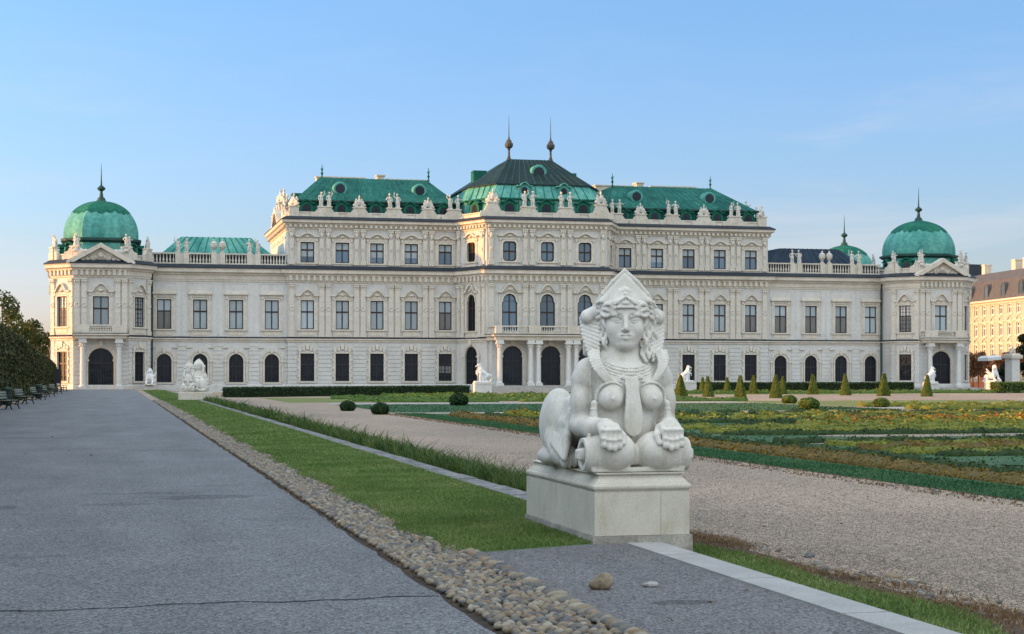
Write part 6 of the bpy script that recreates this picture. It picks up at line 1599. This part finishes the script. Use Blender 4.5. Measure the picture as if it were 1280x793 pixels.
# ---- trees
def tree(label, x, y, h, cr, leafm, n, leaf, seed, z=0.0, name='leafy_tree', spread=1.0, low=0.25, group=None, cat_='tree', clumps=14):
    r = np.random.default_rng(seed); q = random.Random(seed)
    t = thing(name, label, cat_, (x, y, z), 0, group)
    mb = MB(); th = h*0.55
    mb.tube([(0,0,-0.3),(q.uniform(-.1,.1),0,th*0.4),(q.uniform(-.2,.2),q.uniform(-.2,.2),th)], [0.035*h*0.8,0.026*h*0.8,0.012*h], 8)
    cs = []
    for i in range(clumps):
        a = q.uniform(0, 2*PI); rr_ = cr*math.sqrt(q.uniform(0.02,1))*0.75; zz = h*q.uniform(low, 0.93); k = 1-abs((zz/h-0.55))*0.9
        c = (rr_*math.cos(a)*k, rr_*math.sin(a)*k, zz); cs.append(c)
        s = (0, 0, min(th, zz*0.6)); mid = tuple((s[j]*0.5+c[j]*0.5)+(0.1 if j == 2 else 0) for j in range(3))
        mb.tube([s, mid, c], [0.011*h,0.007*h,0.003*h], 5)
    mb.obj('trunk', M['bark'], t)
    P = []; Nn = []
    for c in cs:
        m_ = n//clumps; d = r.normal(0, 1, (m_, 3)); d /= np.linalg.norm(d, axis=1)[:, None]; rad = cr*r.uniform(0.28,0.5)*np.cbrt(r.uniform(0.05,1,m_))
        P.append(np.array(c)+d*rad[:, None]*np.array([1,1,0.8])*spread); Nn.append(d+np.array([0,0,0.4]))
    V, Fq = leaves(np.concatenate(P), np.concatenate(Nn), leaf, 0.8, 1.5, r)
    link('crown', npmesh('crown', V, Fq, M[leafm]), t)
    return t
GT = 'trees behind the hornbeam hedge'
tree('dark loose crowned tree rising highest over the hedge at the left picture edge', *px(4,186), 11.6, 3.2, 'tree_leaf', 2600, 0.24, 1, group=GT)
tree('thin loose tree top behind the hedge, second from the left picture edge', *px(24,205), 9.6, 2.4, 'tree_leaf', 1300, 0.24, 2, group=GT)
tree('yellow green bushy tree behind the hedge, midway to the palace', *px(38,238), 10.2, 2.6, 'tree_leaf', 2200, 0.26, 3, group=GT)
tree('sunlit bushy tree just left of the domed pavilion', *px(51,248), 9.0, 2.2, 'tree_leaf', 2000, 0.26, 4, group=GT, low=0.15)
tree('slender climbing shrub against the left pavilion corner', *px(60.5,204), 7.6, 0.8, 'tree_leaf', 900, 0.2, 5, group=GT, low=0.2)
# far right: dark evergreen, autumn trees in the sun before the street
tree('dark evergreen tree behind the stone gate pier at the right edge', *px(1292,236), 8.5, 2.6, 'evergreen_leaf', 4200, 0.28, 6, -0.3, low=0.06)
tree('dark evergreen bush filling the gap left of the gate pier', *px(1252,240), 3.6, 2.2, 'evergreen_leaf', 2400, 0.26, 16, -0.3, low=0.05)
for i, (u, Z, h, lab) in enumerate(((1216,262,5.4,'russet sunlit street tree directly beside the right pavilion'),(1232,270,5.8,'russet sunlit street tree behind the white canopy'),(1250,268,5.4,'russet sunlit street tree left of the gate pier, behind the bush'),(1273,275,6.0,'russet sunlit street tree right of the gate pier'))):
    tree(lab, *px(u, Z), h, 2.6, 'autumn_leaf', 1500, 0.26, 30+i, -0.3, low=0.35, group='autumn trees along the street')
# ================================================================== garden sculpture, benches, street beyond
def horse_group(seed, flip=1):
    """rearing horse held by a standing youth, carved from one block"""
    S = Sculpt((-1.3,-0.7,-0.02), (1.3,0.7,2.5), 0.045); f = flip; q = random.Random(seed)
    S.rbox((0,0,0.08), (0.9,0.42,0.1), 0.03)
    S.cap((f*0.45,0,0.75), (f*-0.1,0,1.2), 0.30, 0.29, 0.1); S.cap((f*-0.15,0,1.3), (f*-0.42,0,1.85), 0.2, 0.13, 0.1)
    S.cap((f*-0.42,0,1.9), (f*-0.72,-0.02,1.72), 0.12, 0.07, 0.05); S.ell((f*-0.38,0,2.02), (0.04,0.04,0.08), 0.02)
    for k in range(6): S.ell((f*(-0.25+0.05*k),0.03,1.98-0.12*k), (0.1,0.08,0.09), 0.03)
    for s in (-1, 1):
        S.cap((f*0.5,s*0.17,0.7), (f*0.2,s*0.2,0.45), 0.17, 0.11, 0.05); S.cap((f*0.2,s*0.2,0.45), (f*0.48,s*0.2,0.15), 0.09, 0.07, 0.03)
        S.cap((f*-0.2,s*0.15,1.1), (f*-0.6,s*0.2,1.15+s*0.1), 0.12, 0.09, 0.05); S.cap((f*-0.6,s*0.2,1.15+s*0.1), (f*-0.62,s*0.2,0.85+s*0.1), 0.07, 0.06, 0.03)
    S.chain([(f*0.7,0,0.85),(f*0.95,0,0.75),(f*1.0,0,0.4),(f*0.9,0,0.2)], 0.1, 0.07, 0.04)
    S.cap((f*-0.3,-0.25,0.15), (f*-0.28,-0.25,0.75), 0.08, 0.12, 0.04); S.cap((f*-0.05,-0.28,0.15), (f*-0.15,-0.25,0.75), 0.08, 0.12, 0.04)
    S.ell((f*-0.22,-0.25,1.0), (0.17,0.13,0.28), 0.06); S.cap((f*-0.22,-0.25,1.2), (f*-0.24,-0.27,1.38), 0.07, 0.06, 0.03); S.ell((f*-0.25,-0.28,1.46), (0.1,0.11,0.13), 0.03)
    S.cap((f*-0.36,-0.25,1.2), (f*-0.62,-0.2,1.5), 0.07, 0.05, 0.03); S.cap((f*-0.08,-0.25,1.2), (f*0.15,-0.3,1.0), 0.07, 0.05, 0.03)
    S.cap((f*0.0,-0.2,0.2), (f*0.1,-0.15,0.9), 0.14, 0.1, 0.06)
    S.rough(0.014, 0.16, seed)
    return S.mesh('figure_group', M['white_marble'])
HG = {1: horse_group(1, 1), -1: horse_group(2, -1)}
def sphinx_small():
    S = Sculpt((-0.7,-1.1,-0.02), (0.7,1.0,1.9), 0.04)
    S.rbox((0,0,0.05), (0.5,0.9,0.07), 0.02); S.cap((0,-0.2,0.6), (0,0.6,0.42), 0.28, 0.32, 0.1); S.ell((0,-0.35,0.85), (0.3,0.24,0.4), 0.1); S.ell((0,-0.4,1.45), (0.17,0.2,0.22), 0.05); S.cap((0,-0.35,1.1), (0,-0.38,1.4), 0.13, 0.1, 0.05)
    S.ell((0,-0.33,1.5), (0.25,0.2,0.25), 0.05)
    for s in (-1, 1):
        S.cap((s*0.28,-0.4,0.95), (s*0.32,-0.6,0.35), 0.12, 0.1, 0.05); S.cap((s*0.32,-0.6,0.3), (s*0.3,-0.9,0.14), 0.1, 0.09, 0.05); S.ell((s*0.35,0.45,0.4), (0.17,0.35,0.34), 0.06)
        S.cap((s*0.25,0.0,0.8), (s*0.55,0.25,1.3), 0.12, 0.06, 0.06); S.cap((s*0.2,0.05,0.7), (s*0.5,0.35,1.0), 0.12, 0.06, 0.06); S.cap((s*0.2,-0.35,1.45), (s*0.26,-0.4,1.0), 0.1, 0.08, 0.04)
    S.rough(0.012, 0.14, 4)
    return S.mesh('figure_group', M['white_marble'])
SM = sphinx_small()
def sculpture(label, u, Z, z0, me, rz, sc, pw, ph, group='white sculptures along the palace foot'):
    x, y = px(u, Z); t = thing('white_statue', label, 'statue', (x, y, z0+ph), rz, group)
    link('figure_group', me, t, (0,0,0), 0, sc)
    p = thing('statue_plinth', label.replace('white marble', 'low pale plinth under the white marble'), 'pedestal', (x, y, z0), rz, 'plinths of the white sculptures')
    mb = MB(); mb.box(-pw*1.08,pw*1.08,-0.62,0.62,-0.5,0.14); mb.obj('base', M['step_stone'], p)
    mb = MB(); mb.box(-pw,pw,-0.54,0.54,0.143,ph-0.14); mb.obj('die', M['stucco_pale'], p)
    mb = MB(); mb.tbox(-pw*1.08,pw*1.08,-0.6,0.6,ph-0.137,ph-0.003,0.03); mb.obj('cap', M['trim_stone'], p)
sculpture('white marble sphinx standing before the left pavilion wall', 188, 197, -0.2, SM, R(-10), 1.15, 0.6, 0.7)
sculpture('white marble horse and youth left of the central steps', 603, 192, -0.55, HG[1], 0, 1.1, 1.0, 1.35)
sculpture('white marble horse and youth right of the central steps', 857.5, 205, -0.5, HG[-1], R(5), 1.0, 1.0, 1.35)
sculpture('white marble horse and youth left of the right pavilion steps', 1163.5, 212, -0.3, HG[-1], R(20), 1.05, 0.9, 0.95)
sculpture('white marble winged figure beside the gate pier', 1240, 213, -0.35, SM, R(15), 1.25, 0.85, 1.2)

# second sphinx pair far up the avenue
gX, gY = px(226, 118)
for nm_, a_ in (('stucco',0.55),('stucco_pale',0.5),('trim_stone',0.7),('statue_stone',0.8)): weather(MATS[nm_], 0.85, 2.5, (0.80,0.76,0.68), a_, 0.55)
p1 = dup(pedestal_near, (4.75, 112.5, -0.02), 0, 'small stone pedestal under the distant sphinx facing the camera', None, (1.0, 0.75, 0.85))
s1 = dup(sphinx, (4.75, 112.55, 0.595), R(-20), 'distant pale stone sphinx facing the camera beside the avenue, left half of the far pair', None, (0.82, 0.7, 0.98))
p2 = dup(pedestal_near, (5.75, 114.7, -0.02), R(180), 'stone pedestal under the distant sphinx seen from behind', None, (1.35, 0.75, 0.85))
s2 = dup(sphinx, (5.75, 114.6, 0.595), R(160), 'distant bulky stone sphinx seen from behind, right half of the far pair', None, (1.12, 0.72, 1.06))

# benches along the hedge
mat('bench_slat', (0.10,0.115,0.095), 0.7, 0.15, 4, color2=(0.20,0.215,0.18)); mat('bench_iron', (0.012,0.02,0.016), 0.5, 0.2, 3); mat('bench_dark', (0.02,0.045,0.03), 0.6, 0.2, 4)
def make_bench(label, loc, rz):
    t = thing('park_bench', label, 'bench', loc, rz, 'park benches along the hornbeam hedge')
    mb = MB()
    for k in range(4): mb.box(-0.95,0.95,-0.25+0.125*k,-0.25+0.125*k+0.1,0.43,0.465)
    mb.obj('seat', M['bench_slat'], t)
    mb = MB()
    for k in range(3): mb.T = lambda p: (p[0], 0.27+(p[2]-0.45)*0.28+p[1], p[2]); mb.box(-0.95,0.95,-0.015,0.02,0.53+0.13*k,0.53+0.13*k+0.1)
    mb.obj('backrest', M['bench_slat'], t)
    for s in (-0.78, 0.78):
        mb = MB(); 
        mb.tube([(s,-0.34,0),(s,-0.26,0.2),(s,-0.3,0.42)], 0.035, 6); mb.tube([(s,0.36,0),(s,0.22,0.22),(s,0.25,0.43),(s,0.42,0.92)], 0.035, 6); mb.tube([(s,-0.28,0.40),(s,0.27,0.40)], 0.03, 6)
        mb.tube([(s,-0.3,0.42),(s,-0.33,0.6),(s,-0.26,0.67),(s,0.3,0.66)], 0.025, 6); mb.tube([(s,-0.26,0.2),(s,0.0,0.27),(s,0.22,0.22)], 0.025, 6)
        mb.obj('leg_frame', M['bench_iron'], t)
    return t
b0 = make_bench('nearest park bench by the hedge, cut by the left picture edge', (*px(11,81.5), 0), R(80))
for u, Z, lab in ((31,96,'second park bench from the left picture edge'),(48,112,'third bench along the hedge, left of the dark litter bin'),(60,128,'fourth bench along the hedge, right of the dark litter bin'),(70,146,'fifth bench along the hedge, small and dark'),(77.5,165,'bench at the far end of the hedge by the pavilion corner')):
    dup(b0, (*px(u, Z), 0), R(78+(u % 5)), lab)
def make_bin(label, loc):
    t = thing('litter_bin', label, 'bin', loc, 0, 'litter bins along the hedge')
    mb = MB(); mb.lathe([(0.2,0.06),(0.24,0.1),(0.27,0.85),(0.25,0.87)], 14); mb.obj('body', M['bench_iron'], t)
    mb = MB(); mb.lathe([(0.3,0.9),(0.3,0.96),(0.2,1.03),(0.05,1.05)], 14); mb.obj('lid', M['bench_dark'], t)
    mb = MB(); mb.tube([(0,0,0),(0,0,0.1)], 0.08, 8); mb.tube([(0.2,0,0.84),(0.24,0,0.92)], 0.02, 5); mb.tube([(-0.2,0,0.84),(-0.24,0,0.92)], 0.02, 5); mb.obj('foot', M['bench_iron'], t)
    return t
n0 = make_bin('dark litter bin between the first two benches', (*px(9,90), 0))
dup(n0, (*px(48.5,117), 0), 0, 'dark litter bin behind the third bench')
# dark notice board at the end of the hedge
t = thing('notice_board', 'dark notice board on two posts at the end of the tall hedge', 'notice board', (*px(71.5,178), 0), R(5))
mb = MB(); mb.box(-0.42,0.42,-0.05,0.05,0.75,2.35); mb.obj('panel', M['iron'], t)
for s in (-0.36, 0.36): mb = MB(); mb.tube([(s,0.08,-0.1),(s,0.08,2.4)], 0.04, 6); mb.obj('post', M['bench_iron'], t)

# gate pier at the far right
x, y = px(1265.5, 230); t = thing('gate_pier', 'tall pale stone gate pier with a carved trophy on top at the right edge', 'gate pier', (x, y, -0.3), R(12))
mb = MB(); mb.box(-0.85,0.85,-0.85,0.85,-0.3,0.5); mb.box(-0.7,0.7,-0.7,0.7,0.5,4.3); courses(mb, -0.72, 0.72, 0.6, 4.2)
mb.obj('shaft', M['stucco_pale'], t)
mb = MB(); mb.tbox(-0.95,0.95,-0.95,0.95,4.3,4.55,-0.05); mb.box(-1.0,1.0,-1.0,1.0,4.55,4.8); mb.tbox(-0.8,0.8,-0.8,0.8,4.8,5.0,0.1); mb.obj('cap', M['trim_stone'], t)
link('trophy', TRO[0], t, (0,0,5.0), 0, 0.55)
# white canopy on posts in front of the street
x, y = px(1237, 246); t = thing('canopy', 'white flat fabric canopy on thin posts behind the winged statue', 'canopy', (x, y, -0.3), R(8))
mb = MB(); mb.loft([[(-1.25,-1.2,4.1),(1.25,-1.2,4.3),(1.25,1.2,4.3),(-1.25,1.2,4.1)],[(-1.25,-1.2,4.55),(1.25,-1.2,4.75),(1.25,1.2,4.75),(-1.25,1.2,4.55)],[(-0.9,-0.8,4.85),(0.9,-0.8,4.95),(0.9,0.8,4.95),(-0.9,0.8,4.85)]]); mb.obj('cover', M['white_marble'], t)
for s in (-1, 1):
    for q in (-1, 1): mb = MB(); mb.tube([(s*1.15,q*1.1,-0.2),(s*1.15,q*1.1,4.2)], 0.05, 6); mb.obj('post', M['iron'], t)
# low red kiosk wall glimpsed between pavilion and pier
mat('red_brick', (0.085,0.045,0.035), 0.9, 0.2, 2); mat('ochre_wall', (0.30,0.33,0.27), 0.9, 0.05, 0.3, color2=(0.34,0.37,0.31)); mat('ochre_trim', (0.44,0.45,0.40), 0.9, 0.08, 1.0); mat('roof_brown', (0.055,0.058,0.065), 0.9, 0.2, 1.5, color2=(0.085,0.09,0.10), fine=0.25, fscale=6); mat('sash_white', (0.7,0.68,0.62), 0.7, 0.05, 2); mat('pale_green', (0.30,0.38,0.30), 0.7, 0.1, 1)
A = px(1208, 285); B = px(1290, 272); f = seg(A, B)
t = thing('street_kiosk', 'low red brick kiosk row glimpsed between the right pavilion and the gate pier', 'kiosk', (f[0], f[1], -0.4), f[2]); Lk = f[3]/2
mb = MB(); mb.box(-Lk, Lk, 0, 4, -0.5, 3.9); mb.obj('wall', M['red_brick'], t); mb = MB(); mb.tbox(-Lk-0.2, Lk+0.2, -0.5, 4.2, 3.9, 4.25, 0.1); mb.obj('roof', M['roof_brown'], t)
for k in range(4): mb = MB(); x0 = -Lk+1.2+k*(2*Lk/4); mb.box(x0, x0+1.5, -0.06, 0.02, 0.9, 2.8); mb.obj('window', M['glass_mid'], t)

# ---- ochre apartment house beyond the gardens
A = px(1196, 336); B = px(1300, 296); f = seg(A, B); L = f[3]/2+4
apt = thing('apartment_house', 'sunlit ochre apartment house with brown mansard roof at the far right', 'apartment house', (f[0], f[1], -0.5), f[2])
apt.scale = (1, 1, 1.13); zs = [0.2,4.9,8.4,12.0]; nb = int(2*L/4.1)
mb = MB(); ops_all = []
hz = [0,4.3,7.85,11.45,14.6]
for i in range(4):
    ops = [(-L+2.05+4.1*k, 1.85, hz[i]+(0.9 if i == 0 else 0.75), 2.15 if i < 3 else 1.75, 'rect') for k in range(nb)]
    wall_panel(mb, -L, L, hz[i], hz[i+1], ops, 0.25); ops_all += ops
mb.add([(L,0,0),(L,14,0),(L,14,14.6),(L,0,14.6)], [(0,1,2,3)]); mb.add([(-L,14,0),(-L,0,0),(-L,0,14.6),(-L,14,14.6)], [(0,1,2,3)]); mb.add([(L,14,0),(-L,14,0),(-L,14,14.6),(L,14,14.6)], [(0,1,2,3)])
mb.obj('wall', M['ochre_wall'], apt)
AW = {h: (frame_mesh(1.85, h, 'rect', 0.14, 0.66, m='sash_white'), pane_mesh(1.85, h, 'rect', 'glass_mid')) for h in (2.15, 1.75)}
mb = MB()
for h in (2.15, 1.75): pass
sur = MB(); sur.strip([(-1.15,-0.1),(-1.15,2.4),(1.15,2.4),(1.15,-0.1)], [(-0.925,-0.1),(-0.925,2.15),(0.925,2.15),(0.925,-0.1)], -0.1, 0.0); sur.box(-1.05,1.05,-0.2,0,-0.25,-0.103); lo = ogee(1.15, 2.6, 0.5); sur.strip([(x, z+0.18) for x, z in lo], lo, -0.25, 0)
SURA = sur.mesh('surround', M['ochre_trim'])
sur = MB(); sur.strip([(-1.1,-0.1),(-1.1,2.0),(1.1,2.0),(1.1,-0.1)], [(-0.925,-0.1),(-0.925,1.75),(0.925,1.75),(0.925,-0.1)], -0.08, 0.0); sur.box(-1.0,1.0,-0.18,0,-0.25,-0.103)
SURB = sur.mesh('surround', M['ochre_trim'])
for xc, w_, zb, h, k in ops_all:
    if xc < -10 and False: continue
    o = link('window', AW[h][0], apt, (xc, 0, zb)); link('pane', AW[h][1], o); link('surround', SURA if h > 2 else SURB, o)
mb = MB(); mb.sweep([(-L,0),(L,0)], [(0,14.0),(0.2,14.05),(0.3,14.3),(0.7,14.45),(0.75,14.75),(0,14.8)]); mb.sweep([(-L,0),(L,0)], [(0,10.9),(0.15,10.95),(0.2,11.15),(0,11.2)]); mb.sweep([(-L,0),(L,0)], [(0,4.0),(0.2,4.05),(0.25,4.3),(0,4.35)]); mb.obj('cornice', M['ochre_trim'], apt)
mb = MB(); mb.loft([[(-L,0.1,14.75),(L,0.1,14.75),(L,14,14.75),(-L,14,14.75)],[(-L,1.6,18.3),(L,1.6,18.3),(L,12.4,18.3),(-L,12.4,18.3)],[(-L,4.4,20.0),(L,4.4,20.0),(L,9.6,20.0),(-L,9.6,20.0)]]); rf = mb.obj('roof', M['roof_brown'], apt)
for k in range(nb):
    if k % 2: continue
    mb = MB(); xc = -L+2.05+4.1*k; mb.strip(outline(2.1,2.7,'round'), outline(1.6,2.45,'round'), 0.3, 2.0); mb.prism(list(reversed(outline(2.0,2.65,'round'))), 0.45, 2.4)
    d = mb.obj('dormer', M['roof_brown'], rf, loc=(xc,0,15.0)); mb = MB(); mb.prism(list(reversed(outline(1.58,2.4,'round'))), 0.36, 0.44); mb.obj('dormer_window', M['glass_mid'], rf, loc=(xc,0,15.0))
for xc, w_ in ((-L+6,1.6),(-3,1.8),(2,1.2),(9,1.6),(16,1.6)):
    mb = MB(); mb.box(xc-w_/2,xc+w_/2,4.8,6.2,19.5,21.6); mb.box(xc-w_/2-0.1,xc+w_/2+0.1,4.7,6.3,21.6,21.8); mb.obj('chimney', M['chimney_stone'], rf)
mb = MB(); mb.box(-L+3.5,-L+9.0,0.4,5,14.9,19.0); mb.obj('glazed_bay', M['pale_green'], rf)
mb = MB(); mb.box(L-14,L-8,2.0,6,17.6,20.2); mb.obj('glazed_bay', M['pale_green'], rf)
# distant house blocks peeping over the right wing
x, y = px(1089, 330); t = thing('distant_house', 'distant cream house with a roof terrace peeping between the two right domes', 'house', (x, y, -0.5), R(10))
mb = MB(); mb.box(-7,4,0,9,0,23.6); mb.obj('wall', M['ochre_wall'], t)
mb = MB(); mb.box(-7.3,4.3,-0.3,9.3,23.6,23.9); mb.obj('roof', M['roof_brown'], t)
for k in range(4): mb = MB(); mb.box(-6+2.6*k,-4.6+2.6*k,-0.05,0.1,21.4,23.0); mb.obj('window', M['glass_dark'], t)
mb = MB(); mb.box(-4,1,3,7,23.9,26.0); mb.obj('penthouse', M['stucco_pale'], t)
x, y = px(1216, 390); t = thing('distant_house', 'distant blue grey roof block just right of the right dome', 'house', (x, y, -0.5), R(10))
mb = MB(); mb.box(-5,5,0,8,0,24.5); mb.obj('wall', M['ochre_wall'], t); mb = MB(); mb.tbox(-5.2,5.2,-0.2,8.2,24.5,28.5,0.6); mb.obj('roof', M['flashing'], t); mb = MB(); mb.box(-2,-0.8,2,4,28.4,30); mb.obj('chimney', M['chimney_stone'], t)
# ================================================================== light, sky, camera
SUN_EL, SUN_AZ = 7.0, 3.5          # degrees: height; how far behind the plane of the front the sun stands, on the left
S = Vector((-math.cos(R(SUN_AZ))*math.cos(R(SUN_EL)), math.sin(R(SUN_AZ))*math.cos(R(SUN_EL)), math.sin(R(SUN_EL))))
sd = bpy.data.lights.new('sun', 'SUN'); sd.energy = 2.4; sd.angle = R(0.6); sd.color = (1.0, 0.40, 0.06)
so = bpy.data.objects.new('sun', sd); COL.objects.link(so); so.rotation_euler = S.to_track_quat('Z', 'Y').to_euler(); so.location = (-40, 60, 60)
SKY_FILL = 3.25
w = bpy.data.worlds.new('World'); scene.world = w; w.use_nodes = True
nt = w.node_tree; bg = nt.nodes['Background']
sky = nt.nodes.new('ShaderNodeTexSky'); sky.sky_type = 'NISHITA'; sky.sun_disc = False
sky.sun_elevation = R(SUN_EL); sky.sun_rotation = R(-90+SUN_AZ); sky.air_density = 1.0; sky.dust_density = 1.0; sky.ozone_density = 1.0; sky.altitude = 200
# colour balance of the sky by height: clear blue above the roofs, paler to the horizon, brighter overhead
tc = nt.nodes.new('ShaderNodeTexCoord'); sx = nt.nodes.new('ShaderNodeSeparateXYZ'); nt.links.new(tc.outputs['Generated'], sx.inputs[0])
ra = nt.nodes.new('ShaderNodeValToRGB'); nt.links.new(sx.outputs['Z'], ra.inputs['Fac'])
ra.color_ramp.elements[0].position = 0.0; ra.color_ramp.elements[0].color = (0.44,0.44,0.92,1)
ra.color_ramp.elements[1].position = 0.55; ra.color_ramp.elements[1].color = (0.98,0.98,1.0,1)
for p_, c_ in ((0.08,(0.34,0.405,0.68)),(0.24,(0.34,0.48,0.74)),(0.36,(0.62,0.72,0.90))):
    e = ra.color_ramp.elements.new(p_); e.color = (*c_, 1)
mx = nt.nodes.new('ShaderNodeMix'); mx.data_type = 'RGBA'; mx.blend_type = 'MULTIPLY'; mx.inputs['Factor'].default_value = 1
sd_ = nt.nodes.new('ShaderNodeMapRange'); sd_.inputs['From Min'].default_value = -0.7; sd_.inputs['From Max'].default_value = 0.7; sd_.inputs['To Min'].default_value = 1.6; sd_.inputs['To Max'].default_value = 0.72; nt.links.new(sx.outputs['X'], sd_.inputs['Value'])
sm_ = nt.nodes.new('ShaderNodeVectorMath'); sm_.operation = 'SCALE'; nt.links.new(sky.outputs[0], sm_.inputs[0]); nt.links.new(sd_.outputs[0], sm_.inputs['Scale'])
nt.links.new(sm_.outputs[0], mx.inputs['A']); nt.links.new(ra.outputs['Color'], mx.inputs['B'])
# added fill light: a bright veil behind and above the camera for shaded surfaces
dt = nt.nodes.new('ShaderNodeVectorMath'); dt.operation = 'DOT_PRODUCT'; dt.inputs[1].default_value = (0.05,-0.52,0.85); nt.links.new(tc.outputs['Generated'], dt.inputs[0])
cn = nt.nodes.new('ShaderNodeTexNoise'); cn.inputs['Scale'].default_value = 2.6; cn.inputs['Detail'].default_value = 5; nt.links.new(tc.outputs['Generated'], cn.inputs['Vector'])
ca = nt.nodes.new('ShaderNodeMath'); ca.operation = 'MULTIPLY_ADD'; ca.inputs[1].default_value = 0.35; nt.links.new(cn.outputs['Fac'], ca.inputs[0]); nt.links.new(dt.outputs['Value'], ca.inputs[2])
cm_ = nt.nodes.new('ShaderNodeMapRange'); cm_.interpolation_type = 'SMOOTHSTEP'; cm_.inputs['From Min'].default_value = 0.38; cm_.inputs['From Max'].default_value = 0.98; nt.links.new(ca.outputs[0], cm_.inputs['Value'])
cx_ = nt.nodes.new('ShaderNodeMix'); cx_.data_type = 'RGBA'; nt.links.new(cm_.outputs[0], cx_.inputs['Factor']); nt.links.new(mx.outputs['Result'], cx_.inputs['A']); cx_.inputs['B'].default_value = (SKY_FILL*0.93,SKY_FILL*1.0,SKY_FILL*1.05,1)
# faint wisps low over the horizon
wm = nt.nodes.new('ShaderNodeMapping'); wm.inputs['Scale'].default_value = (1.5,1.5,9.0); wm.inputs['Rotation'].default_value = (0.05,0.10,0); nt.links.new(tc.outputs['Generated'], wm.inputs['Vector'])
wn = nt.nodes.new('ShaderNodeTexNoise'); wn.inputs['Scale'].default_value = 2.4; wn.inputs['Detail'].default_value = 7; wn.inputs['Roughness'].default_value = 0.62; wn.inputs['Distortion'].default_value = 0.5; nt.links.new(wm.outputs[0], wn.inputs['Vector'])
wr = nt.nodes.new('ShaderNodeMapRange'); wr.interpolation_type = 'SMOOTHSTEP'; wr.inputs['From Min'].default_value = 0.47; wr.inputs['From Max'].default_value = 0.72; wr.inputs['To Max'].default_value = 0.34; nt.links.new(wn.outputs['Fac'], wr.inputs['Value'])
wz = nt.nodes.new('ShaderNodeMapRange'); wz.inputs['From Min'].default_value = 0.10; wz.inputs['From Max'].default_value = 0.20; wz.inputs['To Min'].default_value = 1.0; wz.inputs['To Max'].default_value = 0.12; nt.links.new(sx.outputs['Z'], wz.inputs['Value'])
wk = nt.nodes.new('ShaderNodeMath'); wk.operation = 'MULTIPLY'; nt.links.new(wr.outputs[0], wk.inputs[0]); nt.links.new(wz.outputs[0], wk.inputs[1])
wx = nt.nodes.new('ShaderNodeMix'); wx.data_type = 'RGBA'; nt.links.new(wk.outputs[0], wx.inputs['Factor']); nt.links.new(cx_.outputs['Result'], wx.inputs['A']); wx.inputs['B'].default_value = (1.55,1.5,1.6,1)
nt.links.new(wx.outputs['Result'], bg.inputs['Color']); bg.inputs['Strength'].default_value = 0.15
TH = R(13.6)
cd = bpy.data.cameras.new('camera'); co = bpy.data.objects.new('camera', cd); COL.objects.link(co)
co.location = (0, 0, 1.7); co.rotation_euler = (R(90), 0, -TH)
cd.sensor_width = 36; cd.lens = 2055/1280*36; cd.shift_y = (469-396.5)/1280; cd.clip_end = 6000; cd.clip_start = 0.1
scene.camera = co
scene.view_settings.view_transform = 'Standard'; scene.view_settings.look = 'None'; scene.view_settings.gamma = 1; scene.view_settings.exposure = 1.84
scene.cycles.use_denoising = True; scene.cycles.max_bounces = 6
